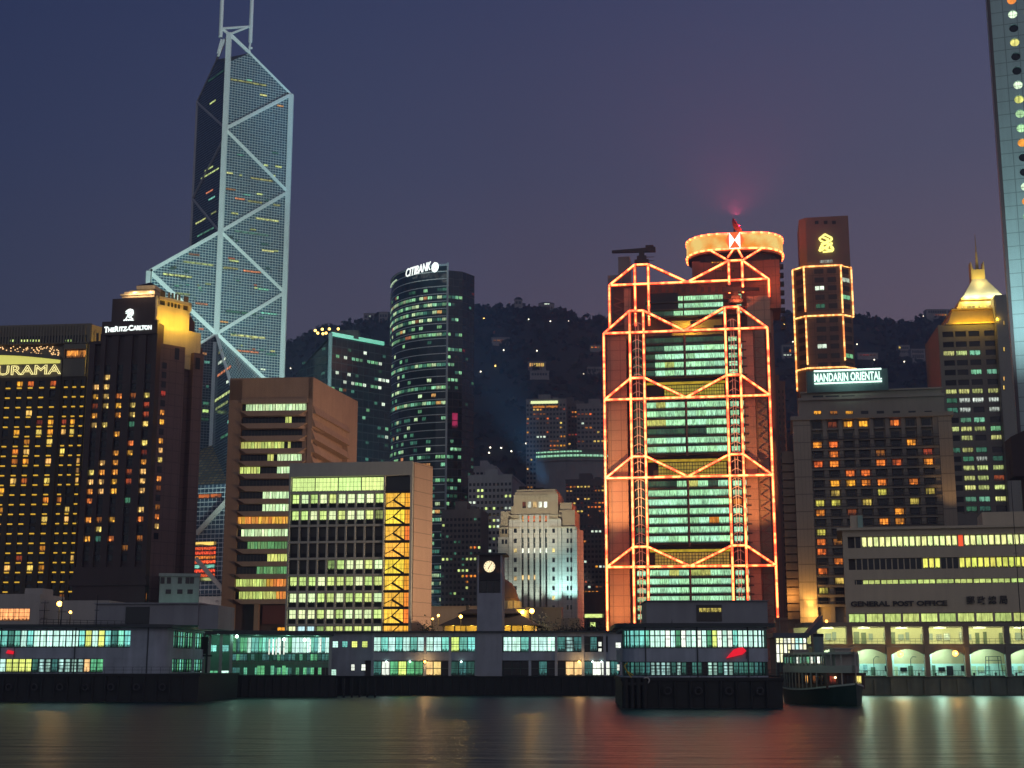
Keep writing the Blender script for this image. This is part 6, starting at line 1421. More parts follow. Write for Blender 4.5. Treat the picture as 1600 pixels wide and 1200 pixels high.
def pier_head(name, label, px0, px1, pyw, phi, r, ydeck, ywin, yroof, upper, lower, dep, base_px, hasright=True):
    Y = on_z(px0, pyw, 0).y; s = Bld(name, label, 'pier', px0, ydeck, Y, phi, 0); F = s.F; W_ = F.u(px1, ydeck); xm = (px0 + px1) / 2
    z = lambda y: F.z(xm, y); p = ring_path(W_, dep, r)
    m = MB(); bx0, bx1 = F.u(base_px[0], pyw), F.u(base_px[1], pyw); m.box(bx0, bx1, -1.2, dep, -3, z(ydeck) - .5); m.box(bx0 - .2, bx1 + .2, -1.4, dep, z(ydeck) - .49, z(ydeck) - .05)
    for k in range(int((bx1 - bx0) / 2.2)): m.tube((bx0 + 1 + k * 2.2, -1.35, -2), (bx0 + 1 + k * 2.2, -1.35, z(ydeck) - .6), .22, 6)
    m.build('pile_base', PILE, s)
    m = MB()
    for zz in (.55, 1.05): m.bar((bx0 + .3, -1.1, z(ydeck) + zz), (bx1 - .3, -1.1, z(ydeck) + zz), .05, .05)
    for k in range(int((bx1 - bx0) / 1.6)): m.bar((bx0 + .3 + k * 1.6, -1.1, z(ydeck) - .1), (bx0 + .3 + k * 1.6, -1.1, z(ydeck) + 1.05), .05, .05)
    m.build('deck_railing', PT, s)
    for k in range(int((bx1 - bx0) / 4.4)):
        m = MB(); c_ = Vector((bx0 + 2.1 + k * 4.4, -1.75, 2.4)); m.path([c_ + Vector((.5 * math.cos(2 * math.pi * q / 10), 0, .5 * math.sin(2 * math.pi * q / 10))) for q in range(11)], .17, 6); m.build('tyre_fender', wall('old_tyre', (.05, .05, .05), .9), s)
    inn = inset(p, .9, W_, dep)
    m = MB(); m.prism(inn, z(ydeck), z(yroof) - .3); m.build('core', DCON, s)
    m = MB(); m.prism(p, z(ywin[1]) , z(ywin[2])); m.prism(p, z(ydeck) - .04, z(ywin[3]) ); m.prism(p, z(ywin[0]), z(yroof) - .31); m.build('wall', PG, s)
    m = MB(); q = inset(p, -1.1, W_, dep); m.prism(q, z(yroof) - .3, z(yroof) + .25); m.build('roof', PT, s)
    # panes follow the rounded front
    segs = []
    for a_, c_ in zip(p[:-2], p[1:-2]):
        d_ = Vector((c_[0] - a_[0], c_[1] - a_[1], 0)); segs.append((Fac(s, a_[0], a_[1], math.degrees(math.atan2(d_.y, d_.x))), d_.length))
    segs += [(Fac(s, W_, r, 90), dep - r)] if hasright else []
    P = Panes(); fm = MB(); wm = MB()
    for lvl, row, z0, z1 in ((0, upper, z(ywin[1]), z(ywin[0])), (1, lower, z(ywin[3]), z(ywin[2]))):
        for gi, (G_, L_) in enumerate(segs):
            big = L_ > 4; n = len(row) if big and G_.a == 0 else max(1, round(L_ / 1.6))
            for k in range(n):
                ch = row[k] if (big and G_.a == 0) else (row[0] if gi < 6 else row[-1] if row[-1] != '_' else '__GDGMGDGG_GMGDGGG'[k % 18] if big else '_')
                a_, c_ = L_ * k / n, L_ * (k + 1) / n
                if ch == '_': wm.fbox(G_, a_, c_, z0 + .01, z1 - .01, -.9, -.02); continue
                P.add(G_, a_ + .08, c_ - .08, z0 + .1, z1 - .08, KEY[ch], -.35)
                fm.fbox(G_, a_ - .07, a_ + .07, z0, z1, -.6, -.12)
            fm.fbox(G_, 0, L_, z0 + (z1 - z0) * .68, z0 + (z1 - z0) * .72, -.4, -.15)
    P.finish(s); fm.build('window_frame', GFR, s)
    if wm.v: wm.build('infill_wall', PG, s)
    m = MB()
    for t in (.0, .5, .985): m.fbox(F, r + (W_ - 2 * r) * t, r + (W_ - 2 * r) * t + .18, z(ydeck), z(yroof) - .31, 0, .12)
    m.build('drainpipe', PT, s)
    return s, F, W_, z
sR, FRt, WR, zR_ = pier_head('ferry_pier', 'rounded two storey ferry pier head in front of the orange lit tower', 974, 1206, 1106, 2, 3.2, 1058, (984, 1013, 1034, 1056), 976.5, 'MBBBwBGwBBwBGYwBwMBB', 'DSSSSDSD.DD.SSDSSDDD', 26, (972, 1222))
m = MB(); m.box(FRt.u(1012, 950), FRt.u(1204, 950), 3, 16, zR_(976.5) + .26, zR_(938)); m.box(FRt.u(1010, 950), FRt.u(1206, 950), 2.6, 16.4, zR_(938) + .01, zR_(936.6)); RBX = m.build('roof_box', BOX, sR)
P = Panes(); FRb = Fac(sR, 0, 3, 0); P.px(FRb, 1088, 971, 1128, 945, GLASS, .05); P.px(FRb, 1092, 957, 1127, 950, lit('painted_reflections', (.75, .62, .12), .75, 6, 2, .5, .08, .5, 1.8), .12); P.finish(RBX, 'roof_window')  # yellow reflections in the dark opening drawn as a glowing pane
sL, FLt, WL, zL_ = pier_head('ferry_pier', 'long two storey ferry pier at the left edge under the brown hotel tower', -25, 254, 1096, 3, 2.5, 1052, (984.5, 1012, 1029, 1051), 978, 'MDMBMBBBBBBBMYBYMDMM___', 'BYYYYDSSDSSSSWGG_______', 26, (-40, 312))
m = MB(); m.box(FLt.u(133, 960), FLt.u(297, 960), 5, 17, zL_(978) + .26, zL_(942)); m.box(FLt.u(297, 960) + .02, FLt.u(328, 960), 5.5, 17, zL_(982), zL_(944)); m.box(FLt.u(131, 960), FLt.u(300, 960), 4.6, 17.4, zL_(942) + .01, zL_(940)); LBX = m.build('roof_box', BOX, sL)
P = Panes(); FLb = Fac(sL, 0, 5, 0); P.px(FLb, 197, 975, 233, 948, GLASS, .05); P.finish(LBX, 'roof_window')
for s_, F_, px, py in ((sL, FLt, 140, 1058), (sR, FRt, 1010, 1063)):
    o = Bld('lifebuoy', 'white ring lifebuoy hanging on the dark base of the %s pier' % ('left edge' if px < 500 else 'rounded'), 'lifebuoy', px, py, on_z(px, 1096 if px < 500 else 1106, 0).y - 1.75, 0, 0); m = MB(); zc = o.F.z(px, py)
    ps_ = [(.42 * math.cos(2 * math.pi * k / 14), 0, zc + .42 * math.sin(2 * math.pi * k / 14)) for k in range(15)]; m.path(ps_, .1, 6); m.build('ring', wall('lifebuoy_white', (.6, .6, .55), .6), o); m = MB(); m.bar((0, .05, zc + .42), (0, .35, zc + .5), .06, .06); m.build('hook', BLACK, o)
# signals: red lit pennants
for F_, s_, px, lab in ((FRt, sR, 1152, 'red glowing pennant sign on the wall of the rounded pier head'), (FLt, sL, 16, 'red glowing signal pennant at the left end of the long pier')):
    o = empty('pennant', s_.e.matrix_basis @ F_.P(px, 1020, .25), s_.phi, lab, 'pennant'); k = 1 if px > 500 else .8; o.scale = (.8,) * 3
    m = MB(); pts = [(-2.1, -1.0), (.9, -.3), (1.6, .35), (1.0, 1.0), (.2, .9), (-.7, .55)] if k == 1 else [(-.8, -.1), (.8, -.3), (.9, .3), (-.4, .6)]
    m.poly([(x, -.12, z_) for x, z_ in pts]); m.poly([(x, .12, z_) for x, z_ in pts][::-1])
    for (x0, z0), (x1, z1) in zip(pts, pts[1:] + pts[:1]): m.poly([(x0, -.12, z0), (x0, .12, z0), (x1, .12, z1), (x1, -.12, z1)])
    m.build('flag', glow('red_pennant', (.85, .012, .03), .8), o); m = MB(); m.bar((pts[2][0], .2, -1.1), (pts[2][0], .2, 1.3), .08, .08); m.build('staff', BLACK, o)
# main pier: long two storey building
YM = on_z(760, 1086, 0).y
mp = Bld('ferry_pier', 'long two storey pier building behind and either side of the clock tower', 'pier', 515, 1056, YM, 4, 0); F = mp.F; z = lambda y: F.z(745, y); u = lambda x, y=1030: F.u(x, y); W_ = u(990)
ends = u(516), W_
m = MB(); m.box(-5, W_ + 6, -1.5, 20, -3, z(1058)); m.box(-5, W_ + 6, -1.75, 20, z(1058) + .01, z(1056.4))
for k in range(45): m.tube((-4 + k * 1.75, -1.7, -2), (-4 + k * 1.75, -1.7, z(1060)), .2, 6)
m.build('pile_base', PILE, mp)
m = MB(); m.box(.02, W_ - .02, 1.0, 18, z(1056), z(989)); m.build('core', DCON, mp)
m = MB(); m.fbox(F, 0, W_, z(994.5), z(988.5), -18, 0); m.fbox(F, 0, W_, z(1032), z(1019), -17, 0); m.fbox(F, 0, u(582), z(1019) + .01, z(994.5) - .01, -16, -.02); m.fbox(F, 0, u(570), z(1056), z(1032) - .01, -16, -.02)
for x in (582, 664, 703, 744, 828, 869, 911, 945): m.fbox(F, u(x) - .28, u(x) + .28, z(1056), z(988.5) - .0, -.9, .18)
m.fbox(F, u(950), W_, z(1019) + .01, z(994.5) - .01, -16, -.02); m.fbox(F, u(968), W_, z(1056), z(1032) - .01, -16, -.02); m.build('wall', PG, mp)
m = MB(); m.box(-.8, W_ + .4, -.9, 19, z(988.5) + .01, z(986)); m.build('roof', PT, mp)
P = Panes(); fm = MB()
def prow(x0, x1, y0, y1, row, o=-.35):
    n = len(row); a_, c_ = u(x0), u(x1)
    for k, ch in enumerate(row):
        if ch != '_': P.add(F, a_ + (c_ - a_) * k / n + .08, a_ + (c_ - a_) * (k + 1) / n - .08, z(y1) + .06, z(y0) - .06, KEY[ch], o)
        fm.fbox(F, a_ + (c_ - a_) * k / n - .06, a_ + (c_ - a_) * k / n + .06, z(y1), z(y0), -.7, -.15)
    fm.fbox(F, a_, c_, z(y0) - (z(y0) - z(y1)) * .52, z(y0) - (z(y0) - z(y1)) * .47, -.45, -.16)
for x, ch in ((520, 'B'), (535, 'M'), (550, 'Y'), (566, 'Y')): P.px(F, x, 1012, x + 8, 1002, KEY[ch], .0)
prow(583, 663, 995, 1018.5, 'BMBMBMB'); prow(664, 702, 995, 1018.5, 'BBM'); prow(704, 743, 995, 1018.5, 'YMM'); prow(786, 827, 995, 1018.5, 'BBM'); prow(828.5, 868, 995, 1018.5, 'BBB'); prow(870, 910, 995, 1018.5, 'DSD'); prow(911.5, 944, 995, 1018.5, '.D.')
for x in (935,): P.px(F, x, 1010, x + 5, 1003, KEY['w'], .02); P.px(F, x, 1018, x + 5, 1013, KEY['w'], .02)
P.px(F, 962, 1012.5, 970, 1004, KEY['w'], .0)
for x, w_ in ((549, 5), (565, 6), (964, 4), (980, 6)): P.px(F, x, 1048, x + w_, 1038, KEY['w'], .02)
prow(583, 622, 1033, 1056, 'DwG'); prow(622, 661, 1033, 1056, 'YGG'); prow(664, 702, 1033, 1056, 'WW.'); prow(704, 742, 1033, 1056, 'DDD'); prow(786, 827, 1033, 1056, '...'); prow(828.5, 868, 1033, 1056, '.D.'); prow(870, 910, 1033, 1056, '.WW'); prow(911.5, 967, 1033, 1056, 'DwwD')
P.finish(mp); fm.build('window_frame', GFR, mp)
for px in (665, 905): q = F.P(px, 1034, 1.0); m = MB(); m.sphere(q, .28, 8, 5); m.build('lamp_globe', SOD, mp); lamp(mp, 'POINT', q + F.n * .4, (1, .55, .2), 260, .3)
for k, px in enumerate((604, 641, 721, 926, 940)): q = F.P(px, 1034, .4); m = MB(); m.sphere(q, .2, 8, 5); m.build('wall_light', glow('cool_lamp', (.7, 1, .9), 5), mp)
# covered landing with fluorescent tubes left of it
ld = Bld('landing_hall', 'glazed ferry landing with green fluorescent light between the left pier and the long pier', 'landing', 312, 1056, YM - 24, -9, 0); F = ld.F; u = lambda x, y=1020: F.u(x, y); z = lambda y: F.z(400, y); W_ = u(517)
m = MB(); m.box(-12, W_ + 1, -1.5, 16, -3, z(1057)); m.box(-12, W_ + 1, -1.7, 16, z(1057) + .01, z(1055))
for k in range(30): m.tube((-10 + k * 1.5, -1.65, -2), (-10 + k * 1.5, -1.65, z(1060)), .2, 6)
m.build('pile_base', PILE, ld)
m = MB(); m.hexa([(-14, -1, z(990)), (W_ + .5, -1, z(993)), (W_ + .5, 16, z(993)), (-14, 16, z(990)), (-14, -1, z(984)), (W_ + .5, -1, z(986)), (W_ + .5, 16, z(986)), (-14, 16, z(984))]); m.build('roof', PT, ld)
m = MB()
for x in (258, 276, 298, 318, 327, 345, 361, 516): m.fbox(F, u(x) - .28, u(x) + .28, z(1056), z(991), -.5, .2)
m.build('post', wall('landing_post', (.34, .38, .36), .6), ld)
m = MB(); m.box(-12, W_, 10, 10.6, z(1055), z(991)); m.build('back_wall', wall('landing_paint', (.20, .30, .26), .6), ld)
P = Panes(); fm = MB(); fr = random.Random(9); G2 = Fac(ld, 0, 1.5, 0)
n = 26
for k in range(n):
    xa, xb = 363 + 151 * k / n, 363 + 151 * (k + 1) / n
    P.px(G2, xa + .5, 1021, xb - .4, 996, fr.choice((CYM, CYM, CYD, PGN, CYB)) if k < 16 else fr.choice((CYB, CYM, CYB)), 0); fm.fbox(G2, u(xa) - .05, u(xa) + .05, z(1034), z(994), -.1, .1)
    if fr.random() < .85: P.px(G2, xa + .5, 1033, xb - .4, 1022, fr.choice((CYD, CYD, PGN)), 0)
    if fr.random() < .75: P.px(G2, xa + .5, 1055, xb - .4, 1043, fr.choice((CYD, PGN, GLASS, GLASS)), -.02)
for x in (420, 426, 431, 437, 443, 484, 500): P.px(G2, x, 1024 if x < 450 else 1020, x + 1.4, 998, KEY['w'], .12)
for x in (402, 408, 423, 441): P.px(G2, x, 1056, x + 5, 1040, PGN, .1)
for x0, x1, y0, y1, c in ((327, 338, 1019, 1008, 'M'), (346, 357, 1019, 1008, 'M'), (327, 340, 1056, 1048, 'G'), (346, 357, 1056, 1048, 'B'), (256, 272, 1050, 1036, 'D'), (276, 288, 1052, 1035, 'S'), (276, 290, 1010, 988, 'G'), (256, 272, 1012, 988, 'G'), (300, 316, 1052, 1032, 'B'), (282, 286, 1054, 1012, 'G'), (518, 525, 1056, 1046, 'B')): P.px(G2, x0, y0, x1, y1, KEY[c], .1)
P.finish(ld); fm.fbox(G2, u(363), u(514), z(1022), z(1021), -.1, .1); fm.build('window_frame', GFR, ld)
m = MB()
for k in range(26): x = u(364) + k * (u(512) - u(364)) / 25; m.bar((x, .2, z(1042)), (x, .2, z(1034)), .06, .06)
for y in (1034, 1037): m.bar((u(364), .2, z(y)), (u(512), .2, z(y)), .08, .08)
m.build('railing', wall('reddish_rail', (.25, .16, .15), .6), ld)
for px, py in ((370, 994.5), (444, 999), (476, 1000)): q = F.P(px, py, .2); m = MB(); m.sphere(q, .3, 8, 5); m.build('lamp_globe', glow('cool_globe', (.7, 1, .8), 7), ld); lamp(ld, 'POINT', q + F.n * .5, (.4, 1, .75), 130, .3)
for px in (302, 312): q = F.P(px, 1040, -1); m = MB(); m.sphere(q, .26, 8, 5); m.build('lamp_globe', MATS['cool_globe'], ld)
for x in (290, 340, 400, 450, 495): lamp(ld, 'POINT', (u(x), 6, z(998)), (.35, 1, .7), 110, .4)
s = Bld('gangway_tower', 'black gangway lifting frame between the left pier and the green landing', 'gantry', 300, 1050, YM - 30, -9, 4.3); m = MB(); w_ = s.F.u(324, 1040); h_ = s.F.z(310, 995)
m.box(0, w_, 0, 1.5, h_ * .55, h_); m.bar((.2, 0, 0), (.2, 0, h_), .4, .4); m.bar((w_ - .2, 0, 0), (w_ - .2, 0, h_), .4, .4); m.bar((-.8, 0, h_ * .5), (w_ + .8, 0, h_ * .5), .3, .3); m.build('frame', BLACK, s)
# clock tower
ct_ = Bld('clock_tower', 'grey pier clock tower with a lit white clock face under a flat roof', 'clock tower', 745, 1056, YM - 2.5, 4, 0); F = ct_.F; z = lambda y: F.z(765, y); W_ = F.u(784.5, 960); D_ = 7
zb = z(1058)
m = MB(); m.box(0, W_, 0, D_, zb, z(926.5)); m.box(0, .35, 0, D_, z(926.5), z(867)); m.box(W_ - .35, W_, 0, D_, z(926.5), z(867)); m.box(.35, W_ - .35, 1.2, D_, z(926.5), z(867)); m.build('shaft', wall('clock_tower_render', (.33, .35, .40), .8, .2, .5), ct_)
m = MB(); m.box(.36, W_ - .36, .15, 1.18, z(906), z(867)); m.build('clock_panel', wall('dark_red_panel', (.03, .016, .016), .5), ct_)
m = MB(); m.box(-.5, W_ + .9, -.6, D_ + .6, z(867) + .01, z(864.5)); m.build('roof', PT, ct_)
P = Panes()
for k in range(3): P.add(F, .4 + (W_ - .8) * k / 3 + .1, .4 + (W_ - .8) * (k + 1) / 3 - .1, z(925.5), z(907), GLASS, -.5)
P.finish(ct_)
m = MB()
for k in range(4): m.fbox(F, .36 + (W_ - .72) * k / 3 - .1, .36 + (W_ - .72) * k / 3 + .1, z(926), z(906.2), -1, -.25)
m.build('mullion', PT, ct_)
c = F.P(764.8, 885.3, .05); rr_ = F.u(773.6, 885) - F.u(764.8, 885)
def disc(m, c, r, o, n=32):
    m.poly([c + F.d * r * math.cos(2 * math.pi * k / n) + Vector((0, 0, r * math.sin(2 * math.pi * k / n))) + F.n * o for k in range(n)])
    for k in range(n):
        a0, a1 = 2 * math.pi * k / n, 2 * math.pi * (k + 1) / n; q = [c + F.d * r * math.cos(a) + Vector((0, 0, r * math.sin(a))) for a in (a0, a1)]; m.poly([q[0] - F.n * .1, q[1] - F.n * .1, q[1] + F.n * o, q[0] + F.n * o])
m = MB(); disc(m, c, rr_, .0); o = m.build('clock_face', glow('clock_white', (1, .80, .48), 1.1), ct_)
m = MB(); n = 28; m.path([c + F.d * rr_ * 1.06 * math.cos(2 * math.pi * k / n) + Vector((0, 0, rr_ * 1.06 * math.sin(2 * math.pi * k / n))) + F.n * .05 for k in range(n + 1)], .08, 5); m.build('rim', PT, o)
m = MB()
for k in range(12):
    a = math.pi * k / 6; d_ = F.d * math.sin(a) + Vector((0, 0, math.cos(a))); m.bar(c + d_ * rr_ * .74 + F.n * .08, c + d_ * rr_ * .93 + F.n * .08, .11, .1)
m.build('numeral_mark', PT, o)
for a, l, w_ in ((R(208), .55, .14), (R(35), .8, .1)):
    m = MB(); d_ = F.d * math.sin(a) + Vector((0, 0, math.cos(a))); m.bar(c - d_ * .15 + F.n * .14, c + d_ * rr_ * l + F.n * .14, w_, .1); m.build('hand', PT, o)
for k in (-1.9, 0, 1.9):
    q = c + F.d * k * .75 + Vector((0, 0, -rr_ * 1.35)) + F.n * .5; lamp(ct_, 'SPOT', q, (1, .5, .2), 25, .1, c + F.d * k * 1.2 + Vector((0, 0, -.3)) - F.n * .0, 90, .8)
    m = MB(); m.box(q.x - .12, q.x + .12, q.y - .12, q.y + .3, q.z - .25, q.z - .05); m.build('clock_light', BLACK, ct_)
lamp(ct_, 'SPOT', (W_ + 9, 5, z(1000)), (1, .62, .38), 500, .4, (W_, 3, z(950)), 110, .7)
# black roofed pavilion behind the pier
pv = Bld('pavilion', 'black two tier roofed pavilion with yellow lit openings behind the clock tower', 'pavilion', 684, 985, 352, 5, 4); F = pv.F; z = lambda y: F.z(760, y); u = lambda x: F.u(x, 975); W_ = u(842)
def hip(m, x0, x1, y0, y1, x2, x3, d): m.hexa([(x0, 0 + d, y0), (x1, 0 + d, y0), (x1, 18 - d, y0), (x0, 18 - d, y0), (x2, 7, y1), (x3, 7, y1), (x3, 11, y1), (x2, 11, y1)])
m = MB(); hip(m, 0, W_, z(977), z(958), W_ * .22, W_ * .78, 0); hip(m, W_ * .17, W_ * .8, z(957.5), z(950), W_ * .27, W_ * .73, 4)
m.box(W_ * .2, W_ * .79, 5, 13, z(959), z(957)); m.box(W_ * .25, W_ * .28, 6, 8, z(951), z(944)); m.build('roof', BLACK, pv)
m = MB()
for k in range(9): m.box(W_ * .05 + W_ * .9 * k / 8 - .15, W_ * .05 + W_ * .9 * k / 8 + .15, 1, 1.4, 0, z(977))
m.build('post', BLACK, pv)
m = MB(); m.box(W_ * .04, W_ * .96, 6, 6.5, 0, z(976)); m.build('inner_wall', GD, pv)
for k in range(5): lamp(pv, 'POINT', (W_ * (.14 + .18 * k), 3.6, z(979)), (1, .62, .08), 260, .3)
# street lamps on posts behind the pier
for px, py, r_, pw, lab in ((685, 963, .32, 500, 'left of the black roofed pavilion'), (720, 965, .42, 900, 'in front of the black pavilion roof'), (831, 957, .62, 1500, 'brightest, right of the black pavilion roof'), (676, 968, .25, 400, 'half hidden at the tan slab foot'), (974, 983, .36, 260, 'at the pier roof left of the rounded pier head'), (93, 946, .5, 600, 'orange globe over the left pier roof'), (110, 958, .28, 100, 'small white globe below the orange one on the left')):
    Y = 345 if px < 900 and px > 200 else 300 if px > 900 else 262
    s = Bld('street_lamp', 'street lamp with glowing yellow globe, ' + lab, 'street lamp', px, py, Y, 0, 4, 'street lamps along the waterfront'); h_ = s.F.z(px, py)
    m = MB(); m.tube((0, 0, 0), (0, 0, h_), .09, 6); po = m.build('post', BLACK, s); m = MB(); m.sphere((0, 0, h_ + r_ * .6), r_, 10, 6); m.build('globe', glow('street_globe', (1, .55, .10), 7), po)
    lamp(s, 'POINT', (0, -.9, h_ + .3), (1, .55, .13), pw, .35)
# trees behind the pier
def tree(px, py, Y, r_, seed, label):
    fr = random.Random(seed); s = Bld('tree', label, 'tree', px, 985, Y, 0, 4, 'trees behind the pier roof'); h_ = s.F.z(px, py)
    m = MB(); m.tube((0, 0, -.3), (.1, 0, h_ * .55), .22, 7, .14)
    for k in range(6): a = fr.uniform(0, 6.3); m.tube((.1, 0, h_ * fr.uniform(.35, .55)), (r_ * .6 * math.cos(a), r_ * .5 * math.sin(a), h_ * fr.uniform(.65, .85)), .08, 5, .03)
    m.build('trunk', wall('bark', (.06, .045, .035), .9), s); m = MB()
    for k in range(1500):
        c = Vector((fr.gauss(0, .42) * r_, fr.gauss(0, .42) * r_, h_ * .72 + fr.gauss(0, .13) * h_)); d = Vector((fr.gauss(0, 1), fr.gauss(0, 1), fr.gauss(0, 1))).normalized(); e_ = d.orthogonal().normalized() * fr.uniform(.1, .22); g_ = d.cross(e_).normalized() * fr.uniform(.14, .3)
        m.cur = fr.choice((0, 0, 1)); m.poly([c - e_, c - g_, c + e_, c + g_])
    m.build('crown', [MATS['leaf_dark'], MATS['leaf_olive']], s)
for a in ((846, 968, 360, 3.0, 1, 'small dark tree right of the bright lamp and pavilion'), (872, 975, 372, 3.4, 2, 'bushy tree before the brown forecourt wall'), (912, 972, 378, 4.0, 3, 'wide dark tree right of the floodlit stone bank'), (930, 977, 372, 3.2, 4, 'low tree next to the orange tower left edge'), (893, 979, 366, 2.8, 5, 'smallest bush between the two wider trees'), (668, 976, 350, 2.6, 6, 'small tree at the tan slab foot left of the pavilion')): tree(*a)
# building at the left edge behind the left pier with warm lit windows
s = Bld('low_hall', 'low white hall with warm orange window at the left photo edge behind the pier roof', 'building', -30, 985, 300, 3, 4); F = s.F; z = lambda y: F.z(40, y)
m = MB(); m.box(0, F.u(61, 960), 0, 14, -1, z(928)); m.box(F.u(30, 925), F.u(58, 925), 3, 9, z(928) + .01, z(918)); m.box(F.u(61, 960) + .02, F.u(160, 950), 4, 16, -1, z(937)); m.build('wall', wall('white_hall', (.42, .40, .37), .8, .15), s)
P = Panes(); P.px(F, -20, 970, 46, 951, lit('warm_hall', (1, .48, .14), 1.2, 8, 3, .3, .06, .3, 1.2), .05); P.finish(s)
# masts, rails and antennas on the pier roofs
def mast(px, pyb, pyt, Y, label, arms=(), z0=None):
    s = Bld('mast', label, 'mast', px, pyb, Y, 0, at(px, pyb, Y).z); h_ = s.F.z(px, pyt); m = MB(); m.tube((0, 0, 0), (0, 0, h_), .1, 6, .05); po = m.build('pole', BLACK, s)
    if arms:
        m = MB()
        for t, l in arms: m.bar((-l, 0, h_ * t), (l, 0, h_ * t), .09, .09)
        m.build('crossarm', BLACK, po)
mast(95, 978, 905, 242, 'tall thin black mast on the left pier roof', ((.3, .8), (.55, .5)))
mast(150, 977, 930, 244, 'short thin mast before the grey roof box on the left', ((.5, .4),))
mast(68, 978, 938, 243, 'stub mast with equipment box on the left pier roof', ((.9, .7), (.6, .9), (.3, .6)))
mast(1074, 976, 944, 212, 'antenna with side arms on the rounded pier roof', ((.7, .9), (.5, .7), (.3, .9)))
mast(1050, 976, 962, 212, 'short rod on the rounded pier roof left of its antenna')
mast(1597, 1000, 715, 292, 'thin dark pole rising in front of the post office at the right edge', ((.47, .5),))
s = Bld('railing', 'black roof railing along the left pier roof', 'railing', 62, 978, 241, 3, at(62, 978, 241).z); W_ = s.F.u(200, 975); m = MB()
for zz in (.6, 1.1): m.bar((0, 0, zz), (W_, 0, zz * .7), .07, .07)
for k in range(14): m.bar((W_ * k / 13, 0, 0), (W_ * k / 13, 0, 1.1 - .33 * k / 13), .06, .06)
m.build('rail', BLACK, s)
# fender dolphin with a small yellow hoist left of the rounded pier
s = Bld('fender_dolphin', 'black timber dolphin beside the rounded pier with a small yellow hoist', 'dolphin', 974, 1104, 207, 0, 0); m = MB(); 
for k in range(4): m.tube((.4 + k * .9, .2, -2), (.4 + k * .9, .2, 4.2), .35, 8)
m.box(0, 3.6, 0, 1, 3.2, 3.7); m.build('pile', PILE, s); m = MB(); m.path([(1.2, -.2, 4.3), (.5, -.2, 5.3), (.2, -.2, 6.0), (.7, -.2, 6.4)], .09, 6); m.path([(.5, -.2, 5.3), (1.5, -.2, 4.6)], .07, 6); m.build('hoist', wall('yellow_paint', (.6, .42, .05), .6), s)
# ------------------------------------------------------------------ double ended ferry alongside the rounded pier
YF = on_z(1290, 1104, 0).y
fe = Bld('ferry', 'green and white double deck ferry moored beside the rounded pier', 'ferry', 1283, 1104, YF + 18, 84, 0); F0 = fe.F
HUL = wall('hull_green', (.02, .045, .035), .5, .2); WHP = wall('ferry_white', (.40, .38, .34), .6, .15); k_ = YF / 2200
def hull_sec(x): t = abs(x) / 17; return 4.3 * (1 - t ** 3.2)
xs = [-17 + 34 * k / 24 for k in range(25)]
def shell(m, f0, f1, z0f, z1f, close=True):
    for a_, c_ in zip(xs, xs[1:]):
        for sg in (-1, 1):
            q = [(a_, sg * f0(a_), z0f(a_)), (c_, sg * f0(c_), z0f(c_)), (c_, sg * f1(c_), z1f(c_)), (a_, sg * f1(a_), z1f(a_))]; m.poly(q if sg < 0 else q[::-1], smooth=True)
        if close: m.poly([(a_, -f1(a_), z1f(a_)), (c_, -f1(c_), z1f(c_)), (c_, f1(c_), z1f(c_)), (a_, f1(a_), z1f(a_))])
sheer = lambda x: 2.4 + 1.0 * (abs(x) / 17) ** 2
m = MB(); shell(m, lambda x: hull_sec(x) * .82, hull_sec, lambda x: -.6, sheer); m.build('hull', HUL, fe)
m = MB(); shell(m, lambda x: hull_sec(x) + .12, lambda x: hull_sec(x) + .12, lambda x: sheer(x) - .25, lambda x: sheer(x) + .02, False); m.build('rubbing_strake', wall('strake_white', (.5, .5, .45), .6), fe)
l_ = lambda x: max(.0, hull_sec(x) - .15)
m = MB(); shell(m, lambda x: l_(x * 1.08) , lambda x: l_(x * 1.08), lambda x: 4.9, lambda x: 5.9 + .15 * (abs(x) / 17) ** 2); m.build('upper_bulwark', WHP, fe)
m = MB(); shell(m, lambda x: l_(x * 1.12), lambda x: l_(x * 1.12), lambda x: 7.7, lambda x: 8.05); m.build('roof', WHP, fe)
m = MB(); m.box(-12.5, 12.5, -3.0, 3.0, sheer(0) + .05, 4.9); m.build('lower_cabin', wall('cabin_brown', (.08, .045, .03), .6), fe)
m = MB(); m.box(-11, 11, -2.6, 2.6, 5.9, 7.7); m.build('upper_cabin', wall('cabin_cream', (.3, .32, .28), .6), fe)
m = MB()
for x in [-14 + 1.75 * k for k in range(17)]:
    for sg in (-1, 1): y = sg * (l_(x * 1.08) - .1); m = MB(); m.bar((x, y, sheer(x) - .1), (x, y, 4.95), .16, .16); m.build('stanchion', WHP, fe); m = MB(); m.bar((x, y, 5.9), (x, y, 7.75), .13, .13); m.build('stanchion', WHP, fe)
P = Panes()
for sg, ang in ((-1, 0), (1, 180)):
    G_ = Fac(fe, -12 if sg < 0 else 12, sg * 3.0, ang); G2 = Fac(fe, -11 if sg < 0 else 11, sg * 2.6, ang); fr = random.Random(11 + sg)
    for k in range(12): P.add(G_, .4 + k * 1.95, 1.7 + k * 1.95, 3.2, 4.5, fr.choice((ORD, GLASS, lit('ferry_warm', (1, .42, .1), .9, 2, 1, .5), GLASS, GLASS)), .05); P.add(G2, .3 + k * 1.8, 1.6 + k * 1.8, 6.3, 7.4, fr.choice((PGN, CYD, KEY['w'], CYD)), .05)
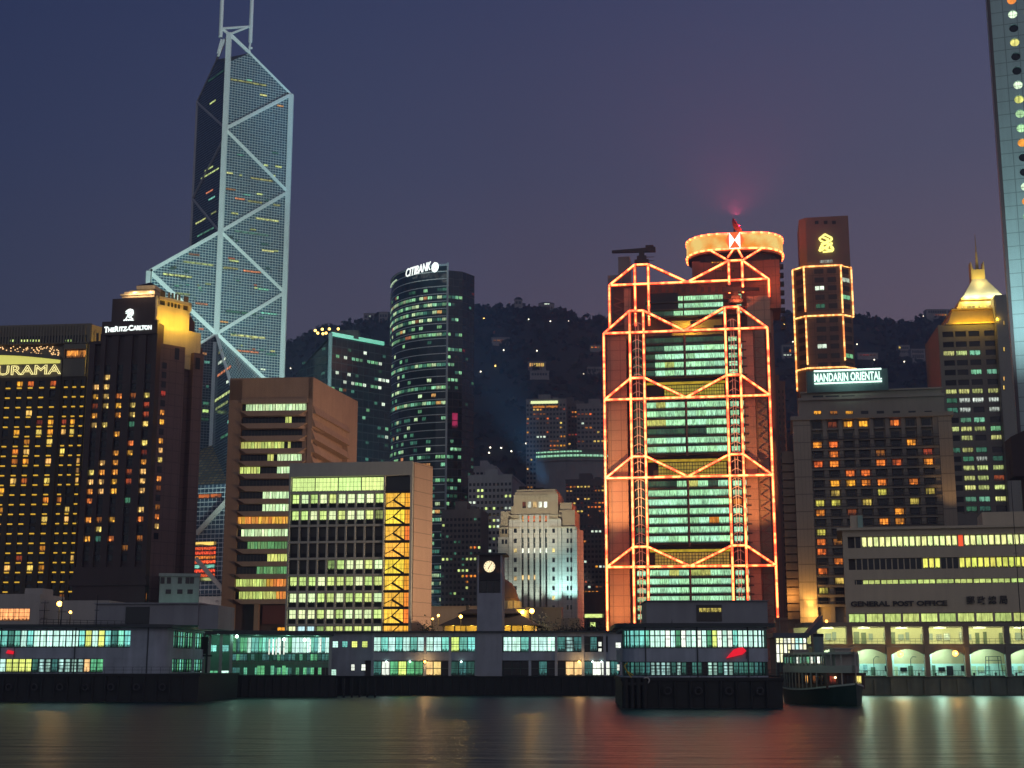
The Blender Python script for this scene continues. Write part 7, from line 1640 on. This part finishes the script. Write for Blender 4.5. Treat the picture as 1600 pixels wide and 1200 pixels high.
for x, ang in ((-12.5, -90), (12.5, 90)):
    G_ = Fac(fe, x, 3.0 if ang < 0 else -3.0, ang)
    for k in range(4): P.add(G_, .4 + k * 1.35, 1.4 + k * 1.35, 3.2, 4.5, [ORD, GLASS, GLASS, lit('ferry_yellow', (1, .7, .2), .8, 2, 1, .5)][k], .05)
P.finish(fe)
m = MB(); m.prism([(1.1 * math.cos(2 * math.pi * k / 14), .8 * math.sin(2 * math.pi * k / 14)) for k in range(14)], 8.0, 10.6); FUN = m.build('funnel', wall('funnel_grey', (.16, .2, .2), .6), fe)
m = MB(); m.prism([(1.14 * math.cos(2 * math.pi * k / 14), .84 * math.sin(2 * math.pi * k / 14)) for k in range(14)], 10.6, 11.1); m.build('funnel_cap', BLACK, FUN)
for x in (-10.5, 10.5):
    m = MB(); m.box(x - 1.3, x + 1.3, -1.3, 1.3, 5.9, 8.5); m.box(x - 1.6, x + 1.6, -1.6, 1.6, 8.51, 8.7); m.build('wheelhouse', WHP, fe)
for x, y, z_ in ((-13.2, -2.0, 4.3), (-12.9, 1.6, 3.6), (13.0, -1.8, 4.2)): m = MB(); m.sphere((x, y, z_), .16, 8, 5); m.build('deck_light', glow('deck_lamp', (1, .7, .35), 6), fe)
# distant haze is left to the sky; a soft afterglow lamp stands for the set sun in the west
sun = bpy.data.lights.new('afterglow', 'SUN'); sun.energy = .05; sun.angle = R(20); sun.color = (1, .72, .6)
so = bpy.data.objects.new('afterglow', sun); COL.objects.link(so); so.rotation_euler = Vector((-.75, .6, -.28)).to_track_quat('-Z', 'Y').to_euler()

# ------------------------------------------------------------------ evening haze over the city
hz = MB(); hz.box(-1700, 1700, -60, 2300, -4, 520)
hm_ = bpy.data.materials.new('evening_haze'); hm_.use_nodes = True; t = hm_.node_tree; t.nodes.remove(t.nodes['Principled BSDF'])
pv_ = t.nodes.new('ShaderNodeVolumePrincipled'); pv_.inputs['Color'].default_value = (.50, .66, 1.0, 1); pv_.inputs['Density'].default_value = .00027; pv_.inputs['Anisotropy'].default_value = .3
t.links.new(pv_.outputs[0], t.nodes['Material Output'].inputs['Volume'])
hz.build('haze', hm_, kind='stuff')
